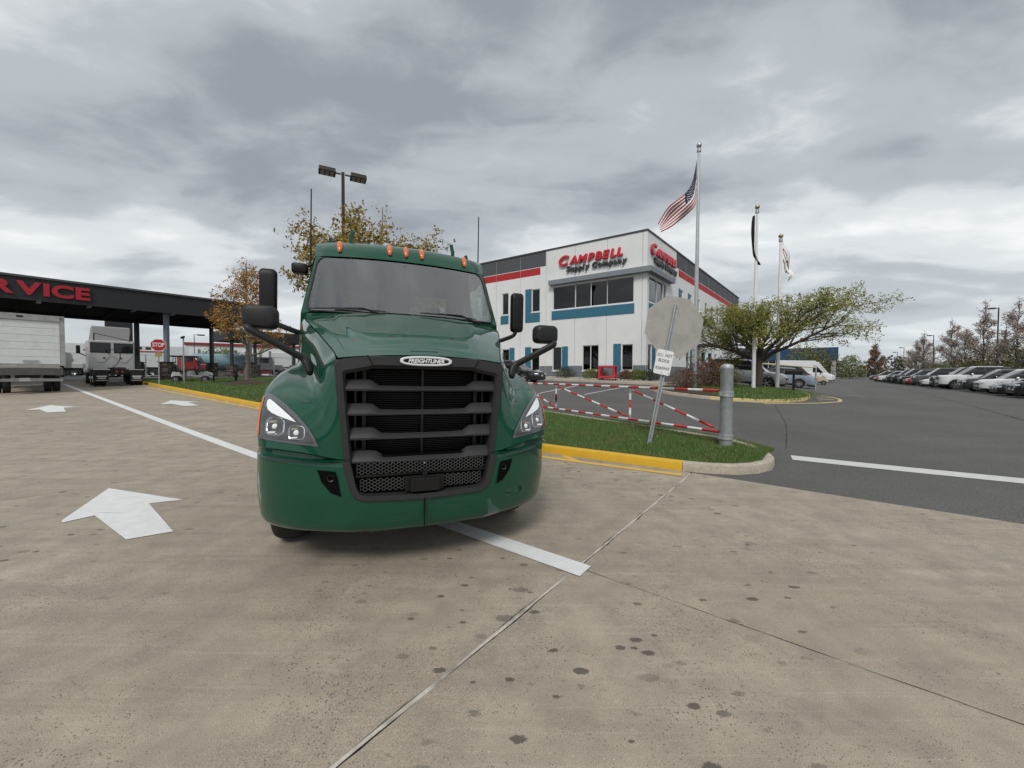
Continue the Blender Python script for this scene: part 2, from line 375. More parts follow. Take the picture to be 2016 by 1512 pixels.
# concrete apron, slab by slab, joints recessed; the wide joint near the kerb end has spalled edges
apron = setting('concrete_apron')
AJ = [-17.2, -13.4, -9.6, -5.8, -1.8, 2.8, CE]; BJ = [-13, -7.6, -3.1, 1.5, 7.8, 12.4, 17, 21.6, 26.2, 30.8, 35.4, 40, BMAX]
def spall(a):
    s = 0.0
    for c, w, d in ((2.05, 0.22, 0.030), (3.45, 0.12, 0.040), (1.05, 0.15, 0.022), (4.3, 0.10, 0.03), (0.2, 0.2, 0.02), (3.05, 0.1, 0.012)):
        s += d*math.exp(-((a-c)/w)**2)*(0.8+0.25*math.sin(a*57+c)+0.22*math.sin(a*131)+0.15*math.sin(a*211))
    return max(0.0, s)*0.5+0.002*abs(math.sin(a*23))
def slab(a0, a1, b0, b1):
    wide0, wide1 = abs(b0-1.5) < 1e-6, abs(b1-1.5) < 1e-6
    near = abs((b0+b1)/2-1.5) < 3.5 and a0 > -6
    na = 90 if (wide0 or wide1) and a0 > -4 else max(3, int((a1-a0)/0.9)); nb_ = 8
    ga = 0.0007; gb0 = 0.008 if wide0 else 0.0015; gb1 = 0.008 if wide1 else 0.0015
    a1x = a1-(0 if abs(a1-CE) < 1e-6 else ga); rows = []
    for i in range(na+1):
        a = a0+ga+(a1x-a0-ga)*i/na; row = []
        lo = b0+gb0+(spall(a) if wide0 else 0); hi = b1-gb1-(spall(a+0.13)*0.8 if wide1 else 0)
        wob = 0.0025*math.sin(a*11+b0)+0.0015*math.sin(a*37)
        for j in range(nb_+3):
            if j == 0: b, dz = lo, -0.05
            elif j == nb_+2: b, dz = hi, -0.05
            else: b, dz = lo+0.004+(hi-lo-0.008)*(j-1)/nb_, (-0.003 if j in (1, nb_+1) else 0.0)
            x, y = site(a+wob*0, b); row.append((x, y, hf(x, y)+dz))
        rows.append(row)
    first = [(p[0], p[1], hf(p[0], p[1])-0.05) for p in rows[0]]; last = [(p[0], p[1], hf(p[0], p[1])-0.05) for p in rows[-1]]
    m = MB(); m.grid([first]+rows+[last]); o = m.build('slab', CONC, apron); return o
for i in range(len(AJ)-1):
    for j in range(len(BJ)-1):
        slab(AJ[i], AJ[i+1], BJ[j], BJ[j+1])
m = MB()
for k in range(120):      # old pale sealant in the wide joint, missing where the edge has spalled
    a = -5+k*0.097
    if a > CE-0.1: continue
    q = [site(a, 1.489+0.003*math.sin(a*9)), site(a+0.097, 1.489+0.003*math.sin((a+.097)*9)), site(a+0.097, 1.511), site(a, 1.511)]
    m.add([(x, y, hf(x, y)-0.002) for x, y in q], [(0, 1, 2, 3)])
m.build('joint_sealant', SEAL, apron)

def strip(mb, pts, w, off, n=None):
    """painted line of width w along a polyline, laid on the paving"""
    L = sum((Vector(b)-Vector(a)).length for a, b in zip(pts, pts[1:])); P = resample(pts, n or max(1, int(L/0.8))); rows = []
    for i, p in enumerate(P):
        d = (P[min(i+1, len(P)-1)]-P[max(0, i-1)]).normalized(); q = Vector((-d.y, d.x))
        rows.append([(p.x+q.x*s*w/2, p.y+q.y*s*w/2, hf(p.x+q.x*s*w/2, p.y+q.y*s*w/2)+off) for s in (-1, 0, 1)])
    mb.grid(rows); return mb
def marking(name, mat, lines, w, off=0.005):
    m = MB()
    for l in lines: strip(m, l, w, off)
    o = m.build(name, mat); o['kind'] = 'structure'; return o
marking('lane_line', WPAINT, [[(0.60, 3.06), (-5.24, 7.50), (-30.5, 26.2)]], 0.20)
marking('stop_line', WPAINT2, [[(5.30, 7.24), (7.85, 5.68), (11.5, 3.4)]], 0.43, 0.006)
def arrow(x, y, s, ang):
    """straight-ahead lane arrow: broad head, swept barbs, short shaft"""
    pol = [(0, 0), (-0.78, -0.98), (-0.75, -1.02), (-0.27, -0.80), (-0.36, -1.72), (0.28, -1.72), (0.20, -0.80), (0.80, -0.92)]
    ca, sa = math.cos(ang), math.sin(ang); P = [(x+s*(px*ca-py*sa), y+s*(px*sa+py*ca)) for px, py in pol]
    m = MB(); m.add([(a, b, hf(a, b)+0.006) for a, b in P], [(0, 1, 2, 3), (0, 3, 6, 7), (3, 4, 5, 6)])
    o = m.build('lane_arrow', WPAINT); o['kind'] = 'structure'
# the near arrow is laid out point by point, the two far ones follow its shape
m = MB(); AP = [(-5.47, 5.18), (-4.79, 4.05), (-4.72, 4.00), (-4.60, 4.20), (-3.65, 3.60), (-3.37, 3.79), (-4.37, 4.59), (-4.08, 4.73)]
m.add([(a, b, hf(a, b)+0.006) for a, b in AP], [(0, 1, 2, 3), (0, 3, 6, 7), (3, 4, 5, 6)])
o = m.build('lane_arrow', WPAINT); o['kind'] = 'structure'
for dx, dy in ((-16.6, 13.9), (-13.6, 15.75)):
    m = MB(); k = 1.25; c = Vector((-4.55, 4.5))
    P = [((p[0]-c.x)*k+dx, (p[1]-c.y)*k+dy) for p in AP]
    m.add([(a, b, hf(a, b)+0.012) for a, b in P], [(0, 1, 2, 3), (0, 3, 6, 7), (3, 4, 5, 6)]); o = m.build('lane_arrow', WPAINT); o['kind'] = 'structure'
# yellow hatched strip beside the kerb
YL = [(2.66, 5.98), (0.60, 7.14), (-9.91, 14.45), (-23.2, 24.3)]
lines = [YL]
KL = [(-30.5, 30.4), (-24.85, 26.2), (-10.18, 14.95), (0.65, 7.52), (2.78, 6.22)]
marking('hatched_kerb_line', YPAINT, lines, 0.13)
hl = []
for k in range(16):
    t = 0.02+k*0.058
    P = resample(YL, 200); p = P[int((0.025+k*0.062)*200)]; hl.append([(p.x, p.y), (p.x-0.10+(-0.38), p.y+0.62+0.10)])
    if k == 15: break
hl = [[(1.16, 6.86), (0.98, 7.26)]]+[[(p.x, p.y), (p.x-0.42, p.y+0.52)] for p in (resample(YL, 40)[i] for i in range(10, 40, 2))]
marking('hatching', YPAINT, hl, 0.12, 0.004)
# parking bay lines behind the gate and beside the building, cracks in the asphalt
bays = [[(1.33, 19.4), (3.9, 23.2)], [(3.58, 19.06), (6.66, 22.7)], [(-1.0, 20.5), (1.3, 24.2)]]
marking('parking_bay_line', WPAINT2, bays, 0.10, 0.006)
rb = []
for k in range(12):
    a0 = 30+k*2.75; rb.append([site(a0, 2.6), site(a0, -2.4)])
marking('parking_bay_line', WPAINT2, rb, 0.10, 0.006)
rr = []
for k in range(20):
    x, y = 31.2+k*2.85*SE2[0], 23.4+k*2.85*SE2[1]; rr.append([(x+0.3, y-.2), (x+4.5*.788, y-4.5*.616)])
marking('parking_bay_line', WPAINT2, rr, 0.10, 0.006)
CRK = principled('crack', (0.018, 0.018, 0.018), 0.95)
def crack(pts, w, seed):
    rr_ = random.Random(seed); P = resample(pts, 60); P = [p+Vector((rr_.uniform(-1, 1), rr_.uniform(-1, 1)))*min(0.05, w*1.1) for p in P]
    m = MB()
    rows = []
    for i, p in enumerate(P):
        d = (P[min(i+1, 60)]-P[max(0, i-1)]).normalized(); q = Vector((-d.y, d.x)); ww = w*rr_.uniform(0.3, 1.3)
        rows.append([(p.x+q.x*s_*ww/2, p.y+q.y*s_*ww/2, hf(p.x, p.y)+0.004) for s_ in (-1, 1)])
    m.grid(rows); o = m.build('asphalt_crack', CRK); o['kind'] = 'structure'
crack([(11.6, 17.0), (8.3, 11.6), (5.75, 8.0)], 0.022, 1)
crack([(13.5, 8.5), (19, 15), (29, 27), (46, 50)], 0.06, 2)
crack([site(-2.9, 3.2), site(-1.2, 3.2)], 0.004, 5)
crack([site(2.80, 1.45), site(2.79, -2.5), site(2.80, -6.0)], 0.0045, 6)
crack([(9.5, 9.6), (14.5, 9.9)], 0.012, 3)
# yellow painted nose on the asphalt beyond the second island
marking('painted_nose', YFADE, [[(11.0, 16.75), (13.9, 17.45), (15.7, 18.35), (16.75, 19.6), (17.2, 20.9), (16.9, 21.9), (16.3, 22.3)]], 0.16, 0.006)
marking('painted_nose', YFADE, [[(14.9, 18.7), (16.2, 19.3)], [(15.5, 19.5), (16.7, 20.1)], [(15.9, 20.3), (17.0, 20.9)]], 0.08, 0.006)

# ------------------------------------------------------------------ kerbs and islands
def kerb_run(parent, path, mats_at, sec=3.0, w=0.16, h=0.15, gap=0.008, inside=1):
    """kerb stones swept along a path (outer face on the path); mats_at(s) gives the material at arc length s"""
    L = sum((Vector(b)-Vector(a)).length for a, b in zip(path, path[1:])); k = max(1, round(L/sec)); N = k*10; P = resample(path, N)
    prof = [(0.0, -0.06), (0.0, h-0.03), (0.008, h-0.010), (0.03, h), (w-0.02, h), (w, h-0.015), (w, -0.06)]
    for i in range(k):
        rows = []
        for j in range(11):
            q = i*10+j; p = P[q]; d = (P[min(q+1, N)]-P[max(0, q-1)]).normalized(); nrm = Vector((-d.y, d.x))*inside
            pp = p+d*(gap/2 if j == 0 else (-gap/2 if j == 10 else 0))
            rows.append([(pp.x+nrm.x*u, pp.y+nrm.y*u, hf(p.x, p.y)+z) for u, z in prof])
        m = MB(); m.loft(rows, True, True); m.build('kerb_section', mats_at((i+0.5)/k*L), parent, smooth=True, auto=40)
isl = setting('kerb')
k1 = KL
kerb_run(isl, k1, lambda s: YKERB, 3.0, inside=1)
NOSE = [(2.78, 6.22), (3.25, 6.02), (3.75, 6.0), (4.25, 6.25), (4.62, 6.7), (4.84, 7.3), (4.86, 7.95), (4.66, 8.6)]
kerb_run(isl, NOSE, lambda s: KERBC, 4.4, inside=1)
FARK = [(4.66, 8.6), (3.3, 10.25), (1.1, 12.9), (-2, 16.5), (-8, 23.2), (-14, 29.0), (-22, 35.5)]
kerb_run(isl, FARK, lambda s: KERBC, 3.0, inside=1)
def inset(path, d, n):
    P = resample(path, n); out = []
    for i, p in enumerate(P):
        t = (P[min(i+1, n)]-P[max(0, i-1)]).normalized(); out.append(p+Vector((-t.y, t.x))*d)
    return out
def turf_h(x, y): return hf(x, y)+0.125+0.02*math.sin(x*2.1+y)*math.sin(y*1.7)
NN = 150
near_e = inset(KL+NOSE[1:5], 0.15, NN); far_e = inset(FARK[::-1]+[NOSE[-2], NOSE[-3]], 0.15, NN)
rows = []
for a, b in zip(near_e, far_e):
    rows.append([(lambda p: (p.x, p.y, turf_h(p.x, p.y)))(a.lerp(b, t/14)) for t in range(15)])
m = MB(); m.grid(rows); o = m.build('grass_verge', TURF, smooth=True); o['kind'] = 'structure'
GB = []
for c0, c1 in (((0.05, 0.115, 0.018), (0.09, 0.17, 0.035)),):
    n = NB('grass_blade'); oi = n.t.nodes.new('ShaderNodeNewGeometry'); c = n.mix(oi.outputs['Random Per Island'], (0.05, 0.11, 0.018), (0.15, 0.225, 0.06)); c = n.mix(n.rng(n.noise(1.6, 4), 0.52, 0.72, 0, 0.7), c, (0.19, 0.17, 0.07)); n.out(c, 0.6); GBM = n.m
def blades(name, label, pts, hmin, hmax, wid, seed, hfn):
    r = np.random.default_rng(seed); n = len(pts); P = np.array(pts); H = r.uniform(hmin, hmax, n); A = r.uniform(0, 2*np.pi, n); lean = r.uniform(0, 0.6, n); LA = r.uniform(0, 2*np.pi, n)
    z = np.array([hfn(x, y) for x, y in pts])
    V = np.empty((n, 3, 3)); dx = np.cos(A)*wid; dy = np.sin(A)*wid
    V[:, 0] = np.c_[P[:, 0]-dx, P[:, 1]-dy, z-0.01]; V[:, 1] = np.c_[P[:, 0]+dx, P[:, 1]+dy, z-0.01]
    V[:, 2] = np.c_[P[:, 0]+np.cos(LA)*lean*H, P[:, 1]+np.sin(LA)*lean*H, z+H]
    me = bpy.data.meshes.new(name); me.from_pydata(V.reshape(-1, 3).tolist(), [], np.arange(n*3).reshape(-1, 3).tolist()); me.materials.append(GBM)
    o = bpy.data.objects.new(name, me); COL.objects.link(o); tag(o, label, 'grass', kind='stuff'); return o
pts = []
for i in range(70000):
    t = rnd.random()**0.6; u = t*NN*0.36+NN*0.64; j = int(min(u, NN-1.001)); fr = u-j
    a = near_e[j].lerp(near_e[j+1], fr); b = far_e[j].lerp(far_e[j+1], fr); p = a.lerp(b, rnd.random())
    if p.x > -2.5: pts.append((p.x, p.y))
blades('grass', 'short green grass on the kerbed verge around the gate post', pts, 0.025, 0.075, 0.006, 3, turf_h)
pts = []
for i in range(45000):
    u = rnd.random()*NN*0.62; j = int(u); fr = u-j
    a = near_e[j].lerp(near_e[j+1], fr); b = far_e[j].lerp(far_e[j+1], fr); p = a.lerp(b, rnd.random()); pts.append((p.x, p.y))
blades('grass', 'mown grass of the long verge below the orange leaved tree', pts, 0.04, 0.10, 0.016, 4, turf_h)
r7 = random.Random(17); lv = MB()
for k in range(60):           # dry leaves and bits of litter on the verge
    u = NN*(.62+.38*r7.random()); j = int(min(u, NN-1.01)); p = near_e[j].lerp(far_e[j], r7.random()); a = r7.uniform(0, 6.28); q = r7.uniform(.012, .03); z = turf_h(p.x, p.y)+.045
    if p.x < -2: continue
    lv.add([(p.x+math.cos(a)*q, p.y+math.sin(a)*q, z), (p.x-math.sin(a)*q*.6, p.y+math.cos(a)*q*.6, z+.012), (p.x-math.cos(a)*q, p.y-math.sin(a)*q, z+.004), (p.x+math.sin(a)*q*.6, p.y-math.cos(a)*q*.6, z+.015)], [(0, 1, 2, 3)], r7.randrange(3))
o = lv.build('fallen_leaves', [principled('dry_leaf', (.30, .20, .09), .9), principled('litter', (.62, .60, .55), .9), principled('brown_leaf', (.16, .09, .04), .9)]); tag(o, 'dry fallen leaves and pale litter scattered on the verge', 'leaves', kind='stuff')
# second island, with the flagpoles
ISL2 = [(7.6, 21.6), (7.55, 20.4), (7.9, 19.2), (8.8, 18.0), (9.9, 17.3), (11.1, 17.05), (12.5, 17.35), (13.7, 18.05), (14.9, 19.15), (15.75, 20.3), (16.3, 21.4), (16.4, 22.3), (15.6, 22.9), (14.0, 23.2), (11.5, 23.2), (9.0, 22.9), (7.6, 21.6)]
kerb_run(isl, ISL2, lambda s: YFADE if 5.2 < s < 13.5 else KERBC, 2.2, inside=1)
cen = Vector((12.0, 20.4)); ring = inset(ISL2[:-1]+[ISL2[0]], 0.15, 48)[:-1]
def isl_h(x, y): return hf(x, y)+0.13+0.10*max(0.0, 1-((x-cen.x)**2/18+(y-cen.y)**2/7))
rows = [[(lambda p: (p.x, p.y, isl_h(p.x, p.y)))(cen.lerp(q, t)) for q in ring+[ring[0]]] for t in (0.02, 0.25, 0.5, 0.75, 1.0)]
m = MB(); m.grid(rows); o = m.build('planting_bed', [TURF], smooth=True); o['kind'] = 'structure'
mb = MB(); bed = [(7.9, 20.9), (7.95, 19.6), (8.9, 18.25), (9.9, 17.62), (10.4, 18.6), (10.2, 20.2), (9.6, 21.8), (8.6, 22.2)]
c0 = Vector((9.2, 20.1)); rows = [[(lambda p: (p.x, p.y, isl_h(p.x, p.y)+0.02))(c0.lerp(Vector(q), t)) for q in bed+[bed[0]]] for t in (0.02, 0.5, 1.0)]
mb.grid(rows); o = mb.build('mulch_bed', SOIL); o['kind'] = 'structure'
pts = []
while len(pts) < 26000:
    q = Vector(rnd.choice(ring)).lerp(cen, rnd.random()**0.8); q = q+Vector((rnd.uniform(-.5, .5), rnd.uniform(-.5, .5)))
    if q.x > 9.9+0.3*math.sin(q.y*3) and (q-cen).length < 4.6: 
        pts.append((q.x, q.y))
pts = [p for p in pts if min((Vector(p)-r_).length for r_ in ring) > 0.12 or (Vector(p)-cen).length < 3]
blades('ground_cover', 'low dark green ground cover on the island around the flagpoles', pts, 0.06, 0.16, 0.022, 5, isl_h)
# foundation bed of pale stones and the sidewalk along the building are laid with the building

# ------------------------------------------------------------------ the green tractor unit
# local frame: x across (positive to the vehicle's left side), y backwards from the front, z up
GREEN = principled('green_truck_paint', (0.0006, 0.058, 0.030), 0.40, coat=1.0, noise=0.05, nscale=3, spec=0.08, tint=(.085, .10, .075), tscale=1.7, tamt=.05)
CHAR = principled('charcoal_plastic', (0.028, 0.028, 0.029), 0.5, spec=0.3, noise=0.12, nscale=30, bump=0.08, bscale=300)
BLK = principled('black_plastic', (0.008, 0.008, 0.008), 0.45, spec=0.3, noise=0.1, nscale=30)
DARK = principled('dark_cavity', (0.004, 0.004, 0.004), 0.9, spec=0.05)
RUB = principled('rubber', (0.014, 0.014, 0.014), 0.75, noise=0.2, nscale=20)
TYRE = principled('tyre_rubber', (0.016, 0.015, 0.015), 0.85, noise=0.25, nscale=14, bump=0.4, bscale=60)
CHROME = principled('chrome', (0.75, 0.76, 0.78), 0.10, metal=1.0)
ALLOY = principled('alloy', (0.50, 0.51, 0.53), 0.28, metal=1.0)
STEEL = principled('steel', (0.30, 0.31, 0.32), 0.45, metal=0.8, noise=0.15, nscale=12)
AMBER = principled('amber_lens', (0.62, 0.14, 0.018), 0.25, coat=0.6)
REDL = principled('red_lens', (0.42, 0.012, 0.012), 0.2, coat=0.6)
LAMPW = principled('lamp_white', (0.82, 0.84, 0.85), 0.12, coat=0.6)
HLDARK = principled('headlight_housing', (0.055, 0.058, 0.06), 0.22, coat=0.8)
HLGREY = principled('headlight_bezel', (0.095, 0.10, 0.105), 0.3, coat=0.5)
WHITEP = principled('white_enamel', (0.80, 0.80, 0.79), 0.35)
SEATM = principled('seat_cloth', (0.02, 0.02, 0.022), 0.9)
DASH = principled('dash', (0.022, 0.022, 0.024), 0.8)
WSG = glass('windscreen_glass', (0.42, 0.50, 0.46), 2.6)
SIDEG = glass('side_glass', (0.42, 0.52, 0.48), 1.6)
TR = thing('tractor_unit', 'green semi truck tractor with black slatted grille and two mirror arms, parked on the lane', 'truck', (-0.6496, 2.8842, 0), R(20.398))
ROLL = R(0.886)
def tp(mb, name, mat, parent=None, roll=True, **k):
    o = mb.build(name, mat, parent or TR, **k)
    if roll and parent is None: o.rotation_euler = (0, ROLL, 0)
    return o
def surf(lines, nu, nv):
    """smooth surface through a net of lines; returns rows"""
    C = [[crom(l, t*(len(l)-1)/nv) for t in range(nv+1)] for l in lines]
    return [[crom([C[i][j] for i in range(len(lines))], u*(len(lines)-1)/nu) for j in range(nv+1)] for u in range(nu+1)]
def mir(rows): return [[Vector((-p[0], p[1], p[2])) for p in r] for r in rows]
# bonnet: from the grille's top edge back to the windscreen
def hoodP(u, v):
    """u in -1..1 across, v 0..1 from grille to windscreen"""
    a = abs(u)
    cz = crom([(0, .165, 1.735), (0, .37, 1.815), (0, .80, 1.975), (0, 1.2, 2.11), (0, 1.50, 2.205)], v*4)
    ez = crom([(.64, .205, 1.70), (.70, .42, 1.78), (.84, .86, 1.93), (.98, 1.32, 2.07), (1.10, 1.80, 2.185)], v*4)
    k = a**2.4
    y = cz.y+(ez.y-cz.y)*a**2.2; z = cz.z+(ez.z-cz.z)*k
    # raised centre panel: a soft shoulder along each side and a dished step behind the nose
    z += 0.020*(1-ss(0.66, 0.74, a+0.12*ss(.45,.28,v)))*ss(0.26, 0.33, v+.03*a) + 0.012*ss(0.0, .2, v)*(1-a*a)
    return Vector((ez.x*u, y, z))
m = MB(); m.grid([[hoodP(u/48, v/48) for u in range(-48, 49)] for v in range(49)])
hood = tp(m, 'bonnet', GREEN, smooth=True)
m = MB(); q = [hoodP(-.17, .105), hoodP(.17, .105), hoodP(.125, .175), hoodP(-.125, .175)]; q = [p+Vector((0, -.002, .003)) for p in q]
rec = [hoodP(-.155, .118), hoodP(.155, .118), hoodP(.118, .165), hoodP(-.118, .165)]; rec = [p+Vector((0, 0, .0035)) for p in rec]
m.add(q+[p+Vector((0, 0, -.001)) for p in rec], [(0, 1, 5, 4), (1, 2, 6, 5), (2, 3, 7, 6), (3, 0, 4, 7)]); m.add([p-Vector((0, 0, .0015)) for p in rec], [(0, 1, 2, 3)], 1)
tp(m, 'bonnet_badge_recess', [GREEN, principled('dark_green', (0.003, 0.05, 0.028), 0.35, coat=0.6)], hood)
# wing: outboard of the bonnet seam, round the headlight and over the wheel
LN = [
 [(.585, .20, .93), (.615, .20, 1.25), (.64, .215, 1.55), (.655, .235, 1.69), (.70, .425, 1.775), (.84, .865, 1.925), (.98, 1.325, 2.065), (1.10, 1.81, 2.18)],
 [(.64, .205, .94), (.67, .215, 1.22), (.70, .265, 1.49), (.725, .34, 1.615), (.775, .52, 1.69), (.885, .90, 1.83), (1.02, 1.33, 1.97), (1.125, 1.83, 2.09)],
 [(.73, .22, .96), (.76, .245, 1.17), (.795, .33, 1.36), (.82, .45, 1.47), (.855, .63, 1.545), (.93, .95, 1.66), (1.045, 1.35, 1.82), (1.14, 1.84, 1.98)],
 [(.86, .265, .985), (.885, .30, 1.15), (.925, .40, 1.305), (.95, .54, 1.425), (.975, .72, 1.525), (1.01, 1.0, 1.625), (1.075, 1.36, 1.70), (1.15, 1.85, 1.75)],
 [(1.0, .335, 1.0), (1.025, .375, 1.14), (1.06, .47, 1.275), (1.085, .60, 1.395), (1.10, .78, 1.505), (1.115, 1.05, 1.605), (1.13, 1.38, 1.62), (1.165, 1.85, 1.48)],
 [(1.13, .415, 1.01), (1.15, .455, 1.13), (1.175, .54, 1.25), (1.19, .66, 1.365), (1.20, .82, 1.465), (1.205, 1.08, 1.545), (1.205, 1.38, 1.54), (1.20, 1.85, 1.36)],
 [(1.215, .515, 1.01), (1.228, .545, 1.12), (1.24, .61, 1.225), (1.245, .71, 1.325), (1.247, .86, 1.40), (1.248, 1.09, 1.45), (1.245, 1.38, 1.37), (1.23, 1.85, 1.22)],
 [(1.235, .66, 1.0), (1.24, .67, 1.06), (1.245, .71, 1.12), (1.248, .78, 1.17), (1.25, .90, 1.20), (1.25, 1.10, 1.215), (1.248, 1.38, 1.18), (1.235, 1.78, 1.0)],
]
WG = surf(LN, 42, 42)
m = MB(); m.grid(mir(WG)); tp(m, 'wing', GREEN, smooth=True)
m = MB(); m.grid(WG); wing = tp(m, 'wing', GREEN, smooth=True)
mB = MB(); mB.grid(WG); bvR = BVHTree.FromPolygons([Vector(p) for p in mB.v], mB.f)
def onwing(w, z, off=0.006):
    """point of the wing's surface straight behind (w, z) seen from the front, pushed out by off"""
    a = abs(w); h = bvR.ray_cast(Vector((a, -1, z)), Vector((0, 1, 0)))
    if h[0] is None: 
        h = bvR.find_nearest(Vector((a, .6, z)))
    nrm = h[1]; nrm = nrm if nrm.y < 0 else -nrm
    p = h[0]+nrm*off
    return Vector((p.x if w > 0 else -p.x, p.y, p.z))
def patch(outline, side, off, rows=10, name='patch', mat=None, parent=None, mi=0, mb=None):
    """fills an outline given as (lower curve, upper curve) in (w, z) on the wing surface"""
    lo, up = resample(outline[0], 24), resample(outline[1], 24); M_ = mb or MB()
    M_.grid([[onwing(side*(a.x+(b.x-a.x)*t/rows), a.y+(b.y-a.y)*t/rows, off) for a, b in zip(lo, up)] for t in range(rows+1)], mi); return M_
for side in (-1, 1):
    lo = [(.765, 1.036), (.90, 1.048), (1.05, 1.062), (1.15, 1.072), (1.208, 1.080)]
    up = [(.765, 1.038), (.80, 1.115), (.845, 1.18), (.92, 1.255), (1.03, 1.335), (1.12, 1.385), (1.185, 1.412), (1.214, 1.405), (1.222, 1.3), (1.214, 1.16), (1.208, 1.082)]
    m = patch((lo, up), side, 0.007); hl = tp(m, 'headlight', HLGREY, smooth=True)
    lo = [(.80, 1.058), (.92, 1.066), (1.05, 1.078), (1.13, 1.086), (1.183, 1.094)]
    up = [(.80, 1.060), (.825, 1.11), (.87, 1.17), (.94, 1.235), (1.04, 1.308), (1.12, 1.352), (1.172, 1.372), (1.19, 1.34), (1.19, 1.2), (1.186, 1.1)]
    m = patch((lo, up), side, 0.011); tp(m, 'lamp_housing', HLDARK, hl, smooth=True)
    lo = [(.925, 1.205), (.99, 1.222), (1.06, 1.242), (1.115, 1.262), (1.15, 1.285)]
    up = [(.925, 1.207), (.97, 1.243), (1.04, 1.293), (1.10, 1.333), (1.15, 1.360), (1.168, 1.352), (1.166, 1.315), (1.15, 1.287)]
    m = patch((lo, up), side, 0.016, rows=5); tp(m, 'daytime_lamp', LAMPW, hl, smooth=True)
    for (cx, cz, rw, rh) in ((1.078, 1.168, .074, .064), (.918, 1.130, .062, .052)):
        # reflector bowl: a rounded-square ring, a bowl behind it and a bright lens in the middle
        m = MB(); rings = []
        for k, (sc, dd) in enumerate(((1.0, .013), (.93, .017), (.82, .013), (.70, .006))):
            rg = []
            for j in range(28):
                t = 2*math.pi*j/28; c_, s_ = math.cos(t), math.sin(t); p_ = 0.6
                x = math.copysign(abs(c_)**p_, c_)*rw*sc; z = math.copysign(abs(s_)**p_, s_)*rh*sc
                rg.append(onwing(side*(cx+x), cz+z, dd))
            rings.append(rg)
        m.loft(rings, True, False, 0, lambda i, k: 0 if i < 1 else 1); m.f.append(tuple(range(28*3, 28*4))); m.m.append(1)
        p0 = onwing(side*cx, cz, .009); m.lathe([(.0, .012), (.014, .010), (.022, .0)], p0, (0, -1, 0), 14, 2)
        m.box(onwing(side*cx, cz+rh*.55, .012), (rw*1.1, .004, rh*.30), 0); m.box(onwing(side*cx, cz-rh*.62, .012), (rw*1.2, .004, rh*.22), 2)
        tp(m, 'reflector', [CHROME, principled('reflector_bowl', (.34, .35, .36), .18, metal=1.0), LAMPW], hl, smooth=False)
    lo = [(1.197, 1.10), (1.206, 1.25), (1.206, 1.375)]; up = [(1.214, 1.10), (1.222, 1.25), (1.216, 1.38)]
    m = patch((lo, up), side, 0.012, rows=3); tp(m, 'side_marker', AMBER, hl, smooth=True)
    # oval vent hollow on the wing above the headlight
    m = MB(); P = [onwing(side*(.90+.055*math.cos(t)+0.01*math.sin(2*t)), 1.365+.012*math.sin(t)+.10*.12*math.cos(t), .003) for t in [2*math.pi*k/20 for k in range(20)]]
    m.add(P, [tuple(range(20))]); tp(m, 'wing_vent', principled('dark_green', (0.003, 0.05, 0.028), 0.35, coat=0.6), wing)
# bonnet seam: thin dark gap along each edge
for side in (-1, 1):
    P = [hoodP(side*.999, v/24)+Vector((side*.004, 0, -.001)) for v in range(25)]
    m = MB(); m.tube(P, .0045, 6); tp(m, 'bonnet_seam', DARK)
# grille surround
def ring_frame(mb, outer, inner, d_out, d_in, depth, mi=0):
    """frame between two outlines of (x, z) with equal counts; d gives the setback"""
    n = len(outer); O = [Vector((x, d_out(x, z), z)) for x, z in outer]; I = [Vector((x, d_in(x, z), z)) for x, z in inner]
    I2 = [p+Vector((0, depth, 0)) for p in I]; O2 = [p+Vector((0, depth*.6, 0)) for p in O]
    mb.loft([O2, O, [o_.lerp(i_, .12)+Vector((0, -.012, 0)) for o_, i_ in zip(O, I)], [o_.lerp(i_, .8)+Vector((0, -.012, 0)) for o_, i_ in zip(O, I)], I, I2], True, False, mi)
def gd(x, z): return .185+.03*(abs(x)/.66)**2*1.0-.0*z+ (0.02 if z > 1.6 else 0)*0
half_o = [(0, 1.735), (.25, 1.733), (.45, 1.722), (.60, 1.700), (.655, 1.685), (.668, 1.655), (.655, 1.50), (.635, 1.30), (.612, 1.10), (.592, .93), (.585, .912)]
half_i = [(0, 1.628), (.25, 1.628), (.40, 1.625), (.445, 1.610), (.575, 1.585), (.590, 1.572), (.583, 1.46), (.568, 1.28), (.550, 1.09), (.537, .93), (.533, .912)]
outer = half_o+[(-x, z) for x, z in half_o[::-1][:-1]]; inner = half_i+[(-x, z) for x, z in half_i[::-1][:-1]]
m = MB(); n_ = len(outer); 
O = [Vector((x, gd(x, z)+.002, z)) for x, z in outer]; I = [Vector((x, gd(x, z)-.0, z)) for x, z in inner]
seq = [[p+Vector((0, .05, 0)) for p in O], O, [a.lerp(b, .10)+Vector((0, -.022, 0)) for a, b in zip(O, I)], [a.lerp(b, .78)+Vector((0, -.026, 0)) for a, b in zip(O, I)], I, [p+Vector((0, .16, 0)) for p in I]]
m.loft(seq, True, False, 0, None, lambda i, k: k == 10)
surr = tp(m, 'grille_surround', CHAR, smooth=True, auto=28)
# raised centre part of the surround that carries the badge
m = MB(); pf = [(-.44, 1.728), (.44, 1.728), (.405, 1.64), (-.405, 1.64)]
m.add([(x*(1 if k == 0 else .96), gd(x, z)-(.0 if k == 0 else .050), z+(0 if k == 0 else (-.012 if z > 1.7 else .012))) for k in (0, 1) for x, z in pf], [(4, 5, 6, 7), (0, 1, 5, 4), (1, 2, 6, 5), (2, 3, 7, 6), (3, 0, 4, 7)])
tp(m, 'badge_bar', CHAR, surr, smooth=False)
